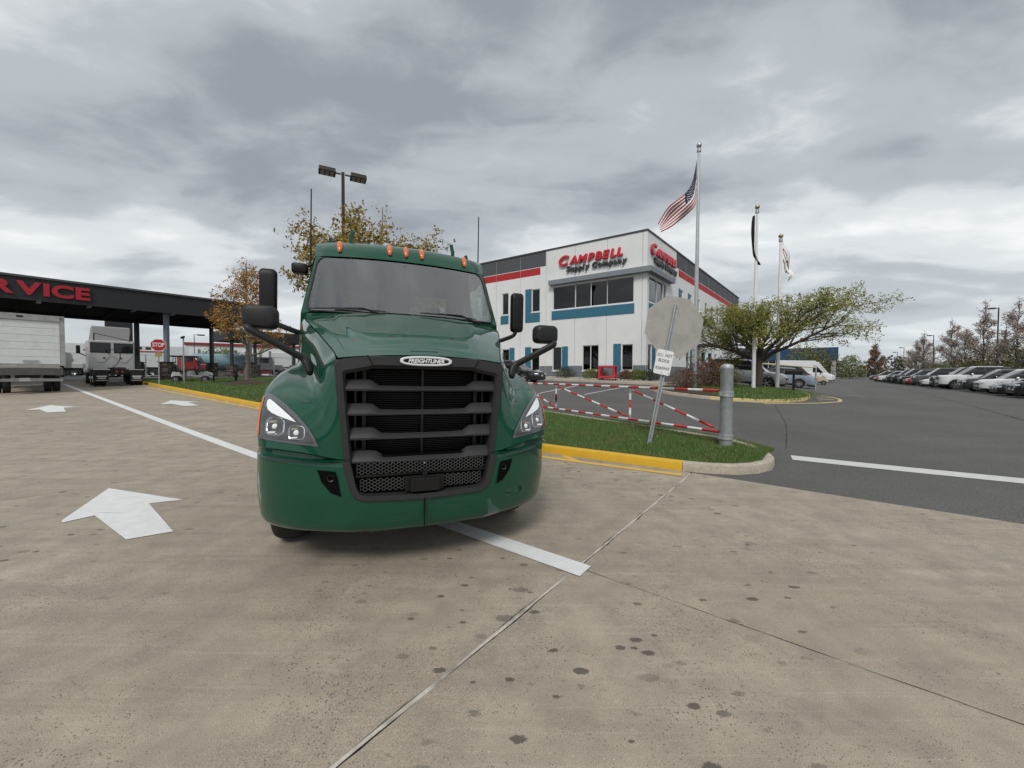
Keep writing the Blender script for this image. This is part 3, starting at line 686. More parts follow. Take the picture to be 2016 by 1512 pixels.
# oval badge
def oval(w, h, n=40):
    return [(w*math.copysign(abs(math.cos(t))**.75, math.cos(t)), h*math.copysign(abs(math.sin(t))**.75, math.sin(t))) for t in [2*math.pi*k/n for k in range(n)]]
bz, by = 1.690, .128
m = MB(); r0, r1, r2 = oval(.200, .038), oval(.192, .031), oval(.176, .0225)
m.loft([[Vector((x, by+.012, bz+z)) for x, z in r0], [Vector((x, by-.004, bz+z)) for x, z in r0], [Vector((x, by-.009, bz+z)) for x, z in r1], [Vector((x, by-.007, bz+z)) for x, z in r2]], True, False, 0)
k0 = len(m.v); m.v += [(x, by-.006, bz+z) for x, z in r2]; m.f.append(tuple(range(k0, k0+40))); m.m.append(1)
badge = tp(m, 'badge', [principled('badge_silver', (.80, .81, .82), .22, metal=.35), BLK])
tx = text_mesh('badge_lettering', 'FREIGHTLINER', .044, WHITEP, badge, basis((0, by-.008, bz-.001), (1, 0, 0), (0, 0, 1)), extrude=.0012, bold=.0012, shear=.18, sx=.97)
# dark chamber, radiator and grille bars
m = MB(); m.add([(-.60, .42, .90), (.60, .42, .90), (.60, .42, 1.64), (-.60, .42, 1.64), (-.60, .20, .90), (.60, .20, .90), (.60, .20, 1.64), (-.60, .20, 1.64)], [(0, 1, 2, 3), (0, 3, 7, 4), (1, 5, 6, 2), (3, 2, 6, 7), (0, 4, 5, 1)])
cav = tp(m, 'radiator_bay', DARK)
m = MB()
for k in range(46): m.box((0, .385, .925+k*.0152), (.86, .01, .004))
tp(m, 'radiator_fins', principled('radiator', (.02, .02, .021), .5, metal=.3), cav, kind='stuff')
FRG = principled('frame_grey', (.014, .014, .014), .5)
for x, w_ in ((0, .02), (-.455, .03), (.455, .03), (-.52, .018), (.52, .018)):
    m = MB(); m.box((x, .36, 1.27), (w_, .025, .70)); tp(m, 'radiator_frame', FRG, cav)
for s in (-1, 1):
    for z in (1.5, 1.32, 1.13, .97):
        m = MB(); m.box((s*.49, .356, z), (.036, .015, .03)); tp(m, 'frame_clip', FRG, cav)
for k, (zt, we) in enumerate(((1.540, .592), (1.352, .580), (1.165, .566), (.985, .551))):
    xs = [-we, -we+.06, -we+.14, -we+.185, -we+.215, -we+.245, -.2, 0, .2, we-.245, we-.215, we-.185, we-.14, we-.06, we]; rows = []
    for x in xs:
        e = ss(we-.26, we-.17, abs(x)); top = zt-.050*(1-e)+.002; bot = zt-.090
        dy = gd(x, zt)+.004; h = top-bot
        rows.append([(x, dy+.085, top-.006), (x, dy+.062, top), (x, dy+.045, top-h*.05), (x, dy+.004, top-h*.62), (x, dy-.008, bot+h*.2), (x, dy-.004, bot+.004), (x, dy+.006, bot), (x, dy+.08, bot+.004)])
    m = MB(); m.loft(rows, True, True); tp(m, 'grille_slat', principled('slat_plastic', (.036, .036, .038), .5, spec=.3, noise=.1, nscale=30), smooth=True, auto=50)
# front bumper
BP = [(0, .130), (.25, .137), (.50, .160), (.62, .192), (.75, .240), (.90, .308), (1.02, .375), (1.13, .460), (1.215, .565), (1.265, .70), (1.285, .86), (1.285, 1.02)]
def bplan(t): return crom([(x, y, 0) for x, y in BP], t)
def btop(x):
    """top edge: low in the middle under the lower grille, full height beyond it"""
    a = abs(x)
    if a < .475: return .648
    if a < .60: return .648+(.925-.648)*ss(.475, .60, a)
    return .925+.03*ss(.6, 1.25, a)
def bprof(x):
    t_ = btop(x); return [(.055, t_+.004), (.012, t_+.002), (.0, t_-.014)]+[(-.004*math.sin(math.pi*k/9), t_-.014+(.49-t_+.014)*k/9) for k in range(1, 10)]+[(.003, .435), (.010, .395), (.028, .366), (.075, .350), (.16, .346)]
rows = []
for i in range(-66, 67):
    t = abs(i)/66*(len(BP)-1); p = bplan(t); q = bplan(min(t+.05, len(BP)-1)); r_ = bplan(max(t-.05, 0)); d = (q-r_).normalized(); nb = Vector((-d.y, d.x, 0))
    sg = 1 if i >= 0 else -1; low = .012*ss(.85, 1.28, p.x)
    row_ = []
    for o_, z in bprof(p.x):
        tk = max(0.0, (.78-z)/.43)**2; sw = .5+.5*math.sin((p.x-.55)*3.2)      # lower edge tucks under, with a shallow swage towards the corners
        row_.append(Vector((sg*(p.x*(1-.006*tk*ss(.5, 1.2, p.x))+nb.x*o_*.9), p.y+nb.y*o_*.9+.045*tk+(.012*ss(.62, .56, z)*ss(.45, .75, p.x)), z+(low if z < .5 else 0))))
    rows.append(row_)
m = MB(); m.grid(rows); bump = tp(m, 'bumper', GREEN, smooth=True, auto=50)
bvB = BVHTree.FromPolygons([Vector(p) for p in m.v], m.f)
def onbump(w, z, off):
    h = bvB.ray_cast(Vector((w, -1, z)), Vector((0, 1, 0)))
    p = h[0] if h[0] else Vector((w, .3, z)); return p+Vector((0, -off, 0))
m = MB(); m.box((0, .122, .51), (.0035, .03, .25)); tp(m, 'bumper_split', DARK, bump)
m = MB(); m.box((-.08, .40, .342), (.66, .26, .03)); tp(m, 'air_dam', GREEN, bump, bevel=.01)
# recessed ledge between bumper and headlight
for sg in (-1, 1):
    rows = []
    for i in range(43):
        q = WG[i][0]
        if q.x > 1.236: continue
        h_ = bvB.find_nearest(Vector((q.x, q.y, btop(q.x))))[0]
        yb = crom([(x, y, 0) for x, y in BP], 0).y
        # front edge of the ledge: on the bumper's top, same distance out
        k_ = min(range(200), key=lambda t: abs(bplan(t/199*(len(BP)-1)).x-q.x)); pb = bplan(k_/199*(len(BP)-1))
        rows.append([Vector((sg*q.x, min(pb.y+.02, q.y-.02), btop(q.x)-.002)), Vector((sg*q.x, q.y+.045, btop(q.x)+.004)), Vector((sg*q.x, q.y+.05, q.z-.018)), Vector((sg*q.x, q.y+.004, q.z-.006)), Vector((sg*q.x, q.y-.004, q.z+.003))])
    m = MB(); m.grid(rows); tp(m, 'bumper_ledge', GREEN, bump, smooth=True, auto=40)
    m = MB(); m.box((sg*1.20, .95, .98), (.06, .55, .12)); tp(m, 'wing_return', GREEN, bump)
for s in (-1, 1):     # towing eye openings
    pol = [(.775, .858), (.652, .850), (.634, .80), (.610, .664), (.680, .690), (.745, .770)]
    P = [onbump(s*x, z, .009) for x, z in pol]; cx = sum(p.x for p in P)/6; cz = sum(p.z for p in P)/6; cy = sum(p.y for p in P)/6
    Pi = [Vector((cx+(p.x-cx)*.93, p.y+.012, cz+(p.z-cz)*.94)) for p in P]; Pb = [p+Vector((0, .10, 0)) for p in Pi]
    Po = [Vector((cx+(p.x-cx)*1.06, onbump(cx+(p.x-cx)*1.06, cz+(p.z-cz)*1.05, .001).y, cz+(p.z-cz)*1.05)) for p in P]
    m = MB(); m.loft([Po, P], True, False, 0); k0 = len(m.v); m.v += [tuple(p-Vector((0, .001, 0))) for p in P]; m.f.append(tuple(range(k0, k0+6))); m.m.append(1)
    eye = tp(m, 'tow_eye_opening', [GREEN, DARK], bump)
    m = MB(); c_ = onbump(s*.680, .80, .006); m.lathe([(.016, 0), (.026, -.006), (.030, .004), (.026, .010)], c_+Vector((0, -.006, 0)), (0, 1, 0), 18); tp(m, 'tow_eye', BLK, bump)
# lower grille: U-shaped frame, honeycomb strips and plate holder
m = MB(); uo = [(.605, .925), (.585, .85), (.545, .70), (.515, .648), (.455, .622), (.2, .612), (0, .610)]; ui = [(.548, .925), (.530, .85), (.502, .722), (.478, .680), (.435, .662), (.2, .655), (0, .653)]
oo = uo+[(-x, z) for x, z in uo[::-1][1:]]; ii = ui+[(-x, z) for x, z in ui[::-1][1:]]
def fd(x): return crom([(p[0], p[1], 0) for p in BP], 0).y*0+.130+.03*(abs(x)/.5)**2
seq = [[Vector((x, fd(x)+.03, z)) for x, z in oo], [Vector((x, fd(x)-.008, z)) for x, z in oo], [Vector((x*.995, fd(x)-.020, z+.006)) for x, z in oo], [Vector((x, fd(x)-.018, z)) for x, z in ii], [Vector((x, fd(x)+.10, z)) for x, z in ii]]
m.loft(seq, False); lgf = tp(m, 'lower_grille_frame', CHAR, smooth=True, auto=30)
m = MB(); m.add([(-.56, .23, .62), (.56, .23, .62), (.58, .23, .95), (-.58, .23, .95)], [(0, 1, 2, 3)]); tp(m, 'lower_grille_backing', DARK)
def honey(x0, x1, z0, z1, a=.0150):
    """flat-topped honeycomb of thin webs, with depth"""
    m = MB(); pz = a*math.sqrt(3); px = 3*a; w = .0021
    for r_ in range(int((z1-z0)/(pz/2))+1):
        z = z0+r_*pz/2
        for c_ in range(int((x1-x0)/px)+1):
            x = x0+(c_+(.5 if r_ % 2 else 0))*px
            for A2, B2 in (((x-a/2, z), (x+a/2, z)), ((x+a/2, z), (x+a, z+pz/2)), ((x-a/2, z), (x-a, z+pz/2))):
                if max(A2[1], B2[1]) > z1+.001 or max(A2[0], B2[0]) > x1+.004 or min(A2[0], B2[0]) < x0-.004: continue
                A, B = Vector((A2[0], fd(A2[0])+.045, A2[1])), Vector((B2[0], fd(B2[0])+.045, B2[1])); d = (B-A).normalized(); q = Vector((-d.z, 0, d.x))*w; k = Vector((0, .014, 0))
                m.add([A-q, A+q, B+q, B-q, A-q+k, A+q+k, B+q+k, B-q+k], [(0, 1, 2, 3), (1, 5, 6, 2), (0, 3, 7, 4)])
    return m
for (x0, x1, z0, z1) in ((-.51, .51, .815, .905), (-.485, -.125, .684, .785), (.125, .485, .684, .785)):
    tp(honey(x0, x1, z0, z1), 'honeycomb_mesh', principled('mesh_plastic', (.055, .055, .056), .45), kind='stuff')
m = MB(); m.box((0, .115, .728), (.225, .03, .105)); pl = tp(m, 'plate_holder', BLK, bevel=.004)
m = MB(); m.box((0, .155, .73), (.30, .03, .115)); tp(m, 'plate_bracket', BLK, pl, bevel=.004)
m = MB(); m.lathe([(0, -.004), (.008, -.004), (.010, .0), (.010, .02)], (0, fd(0)+.035, .885), (0, 1, 0), 14); tp(m, 'sensor_button', ALLOY)
m = MB(); m.box((0, .21, .80), (1.02, .03, .018)); m.box((0, .16, .800), (.035, .05, .05)); tp(m, 'crash_bar', BLK)

# ------------------------------------------------------------------ cab of the green tractor
def ringpts(z, df, dc, w, db=3.72, cr=.10):
    """plan outline of the cab: curved front, flat sides, flat back; 12 + 8 + 10 + 8 segments"""
    P = []
    for i in range(12):
        u = -1+2*i/12; P.append(Vector((u*w, df+(dc-df)*abs(u)**2.3, z)))
    for i in range(8): P.append(Vector((w+.012*math.sin(math.pi*i/8), dc+(db-cr-dc)*i/8, z)))
    for i in range(10):
        u = 1-2*i/10; P.append(Vector((u*(w-.02*0)*(1 if abs(u) < .95 else .985), db-(cr if abs(u) > .95 else 0), z)))
    for i in range(8): P.append(Vector((-w-.012*math.sin(math.pi*(1-i/8)), db-cr+(dc-db+cr)*i/8, z)))
    return P
RZ = [(1.05, 1.75, 1.95, 1.16), (1.6, 1.66, 1.92, 1.155), (2.05, 1.60, 1.88, 1.14), (2.23, 1.56, 1.85, 1.13), (2.30, 1.60, 1.885, 1.122), (2.88, 1.975, 2.175, 1.052), (2.97, 2.035, 2.225, 1.035),
      (3.05, 2.075, 2.265, 1.045), (3.12, 2.115, 2.31, 1.040), (3.175, 2.17, 2.375, 1.015), (3.215, 2.26, 2.475, .97), (3.24, 2.42, 2.63, .88)]
rings = [ringpts(*r) for r in RZ]; rings.append([Vector((p.x*.5, 2.7+(p.y-2.7)*.45, 3.256)) for p in rings[-1]])
def cskip(i, k):
    if 3 <= i <= 5 and k < 12: return True                     # windscreen
    if i == 4 and (13 <= k <= 16 or 34 <= k <= 37-1): return True   # door windows
    if i == 4 and (k in (21, 22, 23) or k in (26, 27, 28)): return True   # two rear windows
    return False
m = MB(); m.loft(rings, True, False, 0, None, cskip); k0 = len(m.v); m.v += [(0, 2.9, 3.258)]; b0 = k0-38
for k in range(38): m.f.append((b0+k, b0+(k+1) % 38, k0)); m.m.append(0)
cab = tp(m, 'cab', GREEN, smooth=True, auto=80)
def wsP(u, v):
    """windscreen surface: u across -1..1, v 0..1 upward"""
    z = 2.23+(2.97-2.23)*v; df = 1.56+(2.035-1.56)*v; dc = 1.85+(2.225-1.85)*v; w = 1.13+(1.035-1.13)*v
    return Vector((u*w, df+(dc-df)*abs(u)**2.3, z))
def rr(su, sv, r, n=72, cu=0.0, cv=.5):
    """rounded rectangle outline in (u, v); r is the corner radius in v units"""
    out = []; ru = r*.34
    for q, (a, b) in enumerate(((1, 1), (-1, 1), (-1, -1), (1, -1))):
        for k in range(n//4):
            t = math.pi/2*(q+k/(n//4-1)); out.append((cu+a*(su-ru)+ru*math.cos(t), cv+b*(sv-r)+r*math.sin(t)))
    return out
def off(P, d): return [p+Vector((0, -d, d*.5)) for p in P]
A0, A1, A2, A3 = rr(.995, .497, .02), rr(.972, .475, .17), rr(.952, .455, .16), rr(.925, .425, .14)
m = MB(); m.loft([off([wsP(*q) for q in A0], .0), off([wsP(*q) for q in A1], .004)], True); tp(m, 'windscreen_surround', GREEN, cab, smooth=True)
m = MB(); m.loft([off([wsP(*q) for q in A1], .004), off([wsP(*((a[0]+b[0])/2, (a[1]+b[1])/2)) for a, b in zip(A1, A2)], .016), off([wsP(*q) for q in A2], .006)], True); tp(m, 'windscreen_seal', RUB, cab, smooth=True)
m = MB(); n_ = 40
uv = [[(-.955+1.91*i/n_, .04+.92*j/16) for i in range(n_+1)] for j in range(17)]
m.grid([off([wsP(*q) for q in r_], .003) for r_ in uv]); ws = tp(m, 'windscreen', WSG, smooth=True)
m = MB(); m.loft([off([wsP(*q) for q in A2], -.004), off([wsP(*q) for q in A3], -.004)], True); tp(m, 'frit_band', principled('frit', (.02, .02, .021), .4), cab, smooth=True)
m = MB(); pod = rr(.082, .115, .05, 32, .0, .845); m.add([tuple(off([wsP(*q)], -.006)[0]) for q in pod], [tuple(range(32))]); m.box(tuple(wsP(-.02, .90)+Vector((0, .0, 0))), (.03, .012, .025), 1)
tp(m, 'camera_pod', [principled('pod', (.035, .03, .035), .4), HLGREY], ws)
# door windows and rear windows
for s in (-1, 1):
    a, b = rings[4], rings[5]; ks = range(13, 17) if s > 0 else range(34, 38)
    m = MB()
    for k in ks: m.add([a[k % 38], a[(k+1) % 38], b[(k+1) % 38], b[k % 38]], [(0, 1, 2, 3)])
    tp(m, 'door_window', SIDEG, cab, smooth=True)
for ks in ((21, 22, 23), (26, 27, 28)):
    m = MB()
    for k in ks: m.add([rings[4][k], rings[4][k+1], rings[5][k+1], rings[5][k]], [(0, 1, 2, 3)])
    tp(m, 'rear_window', SIDEG, cab)
# inside: dashboard, wheel, seats, trim
m = MB(); m.box((0, 2.02, 2.05), (2.1, .42, .30)); m.box((.5, 1.98, 2.22), (.55, .25, .10)); tp(m, 'dashboard', DASH, bevel=.03)
m = MB(); m.tube([(.5+.2*math.cos(t), 2.30+.06*math.sin(t), 2.20+.18*math.sin(t)) for t in [2*math.pi*k/24 for k in range(25)]], .016, 8); m.box((.5, 2.28, 2.2), (.30, .03, .05)); tp(m, 'steering_wheel', BLK)
for x in (-.5, .5):
    m = MB(); m.box((x, 2.95, 1.78), (.52, .5, .18)); m.box((x, 3.22, 2.12), (.50, .15, .62), 0, None, (.85, 1)); m.box((x, 3.24, 2.53), (.27, .10, .20)); tp(m, 'cab_seat', SEATM, bevel=.04)
m = MB(); m.add([(-1.0, 2.3, 2.99), (1.0, 2.3, 2.99), (.95, 3.68, 2.99), (-.95, 3.68, 2.99)], [(0, 1, 2, 3)]); tp(m, 'roof_lining', principled('lining', (.05, .05, .052), .9)); m = MB(); m.add([(-1.1, 2.0, 1.5), (1.1, 2.0, 1.5), (1.1, 3.68, 1.5), (-1.1, 3.68, 1.5)], [(0, 1, 2, 3)])
tp(m, 'cab_floor', principled('lining', (.05, .05, .052), .9))
m = MB()
for x in (-.86, -.04, .04, .86): pass
m.box((0, 3.66, 2.1), (2.15, .02, .40)); m.box((0, 3.66, 2.93), (2.0, .02, .1)); m.box((0, 3.66, 2.6), (.35, .02, .62)); m.box((-.92, 3.66, 2.6), (.24, .02, .62)); m.box((.92, 3.66, 2.6), (.24, .02, .62)); tp(m, 'rear_lining', principled('lining', (.05, .05, .052), .9))
# wipers
for (xa, xb, ya) in ((-.93, -.22, 0), (.10, .72, 0)):
    m = MB(); P = [wsP(xa+(xb-xa)*k/10, .055-.020*k/10+.01*math.sin(math.pi*k/10))+Vector((0, -.03, .012)) for k in range(11)]
    m.tube(P, [.006]+[.011]*9+[.006], 6, flat=.6)
    Q = [P[0].lerp(P[-1], .32)+Vector((0, -.02, .012)), P[0].lerp(P[-1], .7)+Vector((0, -.03, .02)), wsP(xb+.03, -.03)+Vector((0, -.05, .0))]; m.tube(Q, [.007, .010, .014], 6)
    for k in (3, 5, 7): m.tube([P[k], P[k]+Vector((0, -.018, .012))], .004, 5)
    tp(m, 'wiper', BLK)
# roof markers, brackets, aerials
for w in (-.765, -.195, 0, .195, .765):
    dc_ = 2.095+.17*(abs(w)/1.02)**2.3; z = 3.105-.012*(w/1.0)**2
    m = MB(); pr = []
    for k, (zz, ww, hh) in enumerate(((-.060, .006, .004), (-.050, .016, .016), (-.01, .024, .024), (.035, .025, .026), (.06, .018, .02), (.07, .008, .006))):
        yb = dc_+zz*.62+(.03 if zz > .05 else 0); zz *= 1.2; ww *= 1.25; yb = dc_+zz*.62; pr.append([(w-ww, yb, z+zz), (w-ww*.6, yb-hh, z+zz+.004), (w+ww*.6, yb-hh, z+zz+.004), (w+ww, yb, z+zz)])
    m.loft(pr, False, False); m.f.append((0, 1, 2, 3)); m.m.append(0); tp(m, 'roof_marker_lamp', AMBER, smooth=True)
for w, d in ((-.933, 2.72), (-.653, 2.42), (.653, 2.42), (.933, 2.72)):
    m = MB(); zb = 3.20 if abs(w) < .8 else 3.17; M_ = Matrix.Rotation(R(14*(1 if w < 0 else -1)), 3, 'Y'); m.box((w, d, zb+.05), (.045, .03, .10), 0); m.box((w+.012*(1 if w < 0 else -1), d+.005, zb+.135), (.045, .028, .11), 0, M_); tp(m, 'roof_bracket', GREEN, bevel=.004)
for w in (-1, 1):
    m = MB(); m.tube([(w*1.13, 3.0, 2.92), (w*1.19, 3.05, 3.0), (w*1.19, 3.06, 3.25), (w*1.19, 3.06, 4.10)], [.012, .012, .010, .008], 8); m.tube([(w*1.19, 3.06, 3.2), (w*1.19, 3.06, 3.27)], .014, 8); m.tube([(w*1.05, 2.99, 2.94), (w*1.14, 3.0, 2.92)], .016, 8); tp(m, 'aerial', BLK)
# mirrors
def rbox(mb, c, d, r, mi=0, n=8, dish=.0):
    """box rounded in front outline: rings through the depth"""
    rings_ = []
    def outl(sx, sz):
        o_ = []
        for q, (a, b) in enumerate(((1, 1), (-1, 1), (-1, -1), (1, -1))):
            for k in range(n):
                t = math.pi/2*(q+k/(n-1)); o_.append((a*(d[0]/2*sx-r)+r*math.cos(t), b*(d[2]/2*sz-r)+r*math.sin(t)))
        return o_
    for yy, s_ in ((-.5, .72), (-.46, .84), (-.36, .945), (-.15, 1.0), (.3, 1.0), (.5, .96)):
        rings_.append([Vector((c[0]+x, c[1]+yy*d[1], c[2]+z)) for x, z in outl(s_, s_)])
    mb.loft(rings_, True, True, mi)
MIRG = principled('mirror_plastic', (.015, .015, .016), .45, spec=.35, noise=.1, nscale=20, bump=.05, bscale=400)
for s in (-1, 1):
    m = MB(); rbox(m, (s*1.205, .52, 2.0), (.235, .13, .178), .05); hm = tp(m, 'bonnet_mirror', MIRG, smooth=True, auto=60)
    m = MB(); P = [(s*1.27, .46, 1.925), (s*1.25, .44, 1.895), (s*1.12, .47, 1.82), (s*.98, .54, 1.735), (s*.92, .57, 1.695), (s*.885, .57, 1.64), (s*.865, .54, 1.57)]
    C = [crom(P, t*6/24) for t in range(25)]; m.tube(C, [.022]+[.034]*16+[.04, .044, .046, .046, .044, .04, .035, .025], 10, flat=.8); tp(m, 'mirror_arm', MIRG, hm, smooth=True)
    m = MB(); m.add([(s*1.205+x*.10, .589, 2.0+z*.07) for x, z in ((-1, -1), (1, -1), (1, 1), (-1, 1))], [(0, 1, 2, 3)]); tp(m, 'mirror_glass', CHROME, hm)
    m = MB(); rbox(m, (s*1.475, 2.02, 2.45), (.165, .11, .53), .04); cm = tp(m, 'cab_mirror', BLK, smooth=True, auto=60)
    m = MB(); m.add([(s*1.475+x*.07, 2.078, 2.45+z*.25) for x, z in ((-1, -1), (1, -1), (1, 1), (-1, 1))], [(0, 1, 2, 3)]); tp(m, 'mirror_glass', CHROME, cm)
    m = MB(); C = [crom([(s*1.46, 2.02, 2.19), (s*1.42, 2.03, 2.13), (s*1.25, 2.06, 2.06), (s*1.12, 2.12, 2.02)], t*3/12) for t in range(13)]; m.tube(C, .034, 8, flat=.7); tp(m, 'mirror_arm', BLK, cm, smooth=True)
m = MB(); rbox(m, (-1.19, 2.18, 2.79), (.17, .13, .12), .03); m.tube([(-1.12, 2.22, 2.83), (-1.05, 2.25, 2.88)], .018, 8); o = tp(m, 'kerb_view_mirror', BLK, smooth=True, auto=60)
# chassis, wheels, tank
m = MB()
for s in (-1, 1): m.box((s*.42, 3.9, .82), (.09, 6.4, .26))
for y in (1.0, 2.6, 4.0, 5.5, 6.9): m.box((0, y, .80), (.80, .12, .18))
m.box((0, 1.3, .95), (.75, .9, .6)); m.box((0, 1.25, .52), (1.9, .14, .12)); m.tube([(-.9, 1.25, .52), (.9, 1.25, .52)], .06, 8)
tp(m, 'chassis', BLK)
m = MB(); m.box((0, 1.9, .75), (2.2, .05, .6)); m.box((0, 1.4, 1.55), (1.9, .8, .05)); tp(m, 'underbody_panel', DARK)
def truck_wheel(parent, x, y, r, w, s, spin=0):
    m = MB(); m.lathe([(r*.56, -w/2), (r*.80, -w/2), (r*.95, -w/2+.015), (r*.99, -w/2+.05), (r, -w*.2), (r, w*.2), (r*.99, w/2-.05), (r*.95, w/2-.015), (r*.8, w/2), (r*.56, w/2)], (x, y, r), (1, 0, 0), 40)
    for k in (-.22, 0, .22):
        pass
    wh = m.build('wheel', TYRE, parent, smooth=True, auto=50)
    m = MB(); f = s*w/2; m.lathe([(r*.57, f-s*.01), (r*.55, f-s*.05), (r*.48, f-s*.07), (r*.30, f-s*.03), (r*.20, f-s*.0), (r*.18, f+s*.05), (0.0, f+s*.06)], (x, y, r), (1, 0, 0), 30); m.build('rim', ALLOY, wh, smooth=True, auto=40)
    m = MB()
    for k in range(10):
        t = 2*math.pi*k/10; m.tube([(x+f-s*.04, y+r*.36*math.cos(t), r+r*.36*math.sin(t)), (x+f+s*.0, y+r*.36*math.cos(t), r+r*.36*math.sin(t))], .016, 6)
    m.build('wheel_nut', CHROME, wh, kind='stuff'); return wh
for s in (-1, 1):
    truck_wheel(TR, s*1.085, 1.35, .505, .29, s)
    for y in (5.4, 6.7): truck_wheel(TR, s*1.08, y, .51, .28, s); truck_wheel(TR, s*.75, y, .51, .28, s)
    m = MB(); m.lathe([(0, -.8), (.28, -.8), (.31, -.77), (.31, .77), (.28, .8), (0, .8)], (s*.95, 3.0, .78), (0, 1, 0), 28); tp(m, 'fuel_tank', ALLOY, smooth=True, auto=40)
    m = MB(); m.box((s*.98, 2.3, .55), (.35, .5, .06)); m.box((s*.98, 2.3, .85), (.3, .5, .05)); tp(m, 'cab_step', ALLOY, bevel=.008)
    m = MB(); m.box((s*.95, 7.4, .55), (.6, .02, .75)); tp(m, 'mud_flap', RUB)
m = MB(); m.lathe([(.1, .05), (.48, .05), (.5, 0), (.1, 0)], (0, 6.0, 1.05), (0, 0, 1), 28); m.box((0, 6.0, 1.0), (.7, .5, .1)); tp(m, 'fifth_wheel', BLK)

# ------------------------------------------------------------------ the white office building
WALLW = principled('white_stucco', (0.74, 0.75, 0.745), 0.85, noise=0.06, nscale=40, bump=0.25, bscale=90, tint=(0.60, 0.60, 0.58), tscale=0.7, tamt=0.35)
WALLG = principled('grey_wainscot', (0.155, 0.172, 0.190), 0.8, noise=0.08, nscale=30, bump=0.25, bscale=90)
WALLD = principled('dark_grey_band', (0.075, 0.082, 0.094), 0.75, noise=0.08, nscale=20, bump=0.2, bscale=80)
WALLR = principled('red_band', (0.42, 0.018, 0.022), 0.7, noise=0.06, nscale=20, bump=0.2, bscale=80)
TEAL = principled('teal_panel', (0.028, 0.140, 0.215), 0.6, noise=0.06, nscale=14)
TRIM = principled('dark_trim', (0.045, 0.048, 0.054), 0.55)
LEDG = principled('grey_ledge', (0.20, 0.225, 0.25), 0.6, noise=0.08, nscale=12)
WFRAME = principled('window_frame', (0.66, 0.67, 0.67), 0.5)
BLIND = principled('blind', (0.14, 0.14, 0.135), 0.9)
ROOM = principled('dark_room', (0.014, 0.015, 0.016), 0.9)
WING = glass('window_glass', (0.34, 0.36, 0.36), 1.5)
BC = Vector((9.38, 27.0, 0.0)); BZ0, BZ1 = 0.72, 11.55
DL = Vector((-math.sin(R(55)), math.cos(R(55)), 0)); DR = Vector((math.sin(R(40.5)), math.cos(R(40.5)), 0))
NL = Vector((-math.cos(R(55)), -math.sin(R(55)), 0)); NR = Vector((math.cos(R(40.5)), -math.sin(R(40.5)), 0))
OFFB = thing('office_building', 'white two storey office building with teal window panels and red and grey bands', 'building', (BC.x, BC.y, 0))
def FP(d, n, s, z, o=0.0): return d*s+n*o+Vector((0, 0, z))      # point on a facade, relative to the corner
def panel(d, n, s0, s1, z0, z1, holes, paint, name='wall_panel', th=0.22):
    """one wall panel with its openings cut out and its painted bands"""
    S = sorted({s0, s1}|{min(max(h[0], s0), s1) for h in holes}|{min(max(h[1], s0), s1) for h in holes}|{p[k] for p in paint for k in (0, 1) if s0 < p[k] < s1})
    Z = sorted({z0, z1}|{h[2] for h in holes}|{h[3] for h in holes}|{p[k] for p in paint for k in (2, 3) if z0 < p[k] < z1})
    m = MB(); g = 0.012
    def inh(s, z): return any(h[0] < s < h[1] and h[2] < z < h[3] for h in holes)
    for i in range(len(S)-1):
        for j in range(len(Z)-1):
            sm, zm = (S[i]+S[i+1])/2, (Z[j]+Z[j+1])/2
            if inh(sm, zm): continue
            mi = 0
            for p in paint:
                if p[0] < sm < p[1] and p[2] < zm < p[3]: mi = p[4]
            a, b = max(S[i], s0+g), min(S[i+1], s1-g)
            m.add([FP(d, n, a, Z[j]), FP(d, n, b, Z[j]), FP(d, n, b, Z[j+1]), FP(d, n, a, Z[j+1])], [(0, 1, 2, 3)], mi)
            m.add([FP(d, n, a, Z[j], -th), FP(d, n, b, Z[j], -th), FP(d, n, b, Z[j+1], -th), FP(d, n, a, Z[j+1], -th)], [(0, 3, 2, 1)], mi)
    for h in holes:          # reveals of the openings
        q = [(h[0], h[2]), (h[1], h[2]), (h[1], h[3]), (h[0], h[3])]
        for k in range(4):
            (a, b), (c, e) = q[k], q[(k+1) % 4]; m.add([FP(d, n, a, b), FP(d, n, c, e), FP(d, n, c, e, -th), FP(d, n, a, b, -th)], [(0, 1, 2, 3)], 0)
    for s in (s0+g, s1-g): m.add([FP(d, n, s, z0), FP(d, n, s, z1), FP(d, n, s, z1, -th), FP(d, n, s, z0, -th)], [(0, 1, 2, 3)], 0)
    m.add([FP(d, n, s0+g, z1), FP(d, n, s1-g, z1), FP(d, n, s1-g, z1, -th), FP(d, n, s0+g, z1, -th)], [(0, 1, 2, 3)], 0)
    return m.build(name, [WALLW, WALLG, WALLD, WALLR], OFFB)
def fbox(m, d, n, s0, s1, z0, z1, o0, o1, mi=0):
    P = [FP(d, n, s, z, o) for o in (o0, o1) for z in (z0, z1) for s in (s0, s1)]
    m.add(P, [(0, 1, 3, 2), (4, 6, 7, 5), (0, 2, 6, 4), (1, 5, 7, 3), (0, 4, 5, 1), (2, 3, 7, 6)], mi)
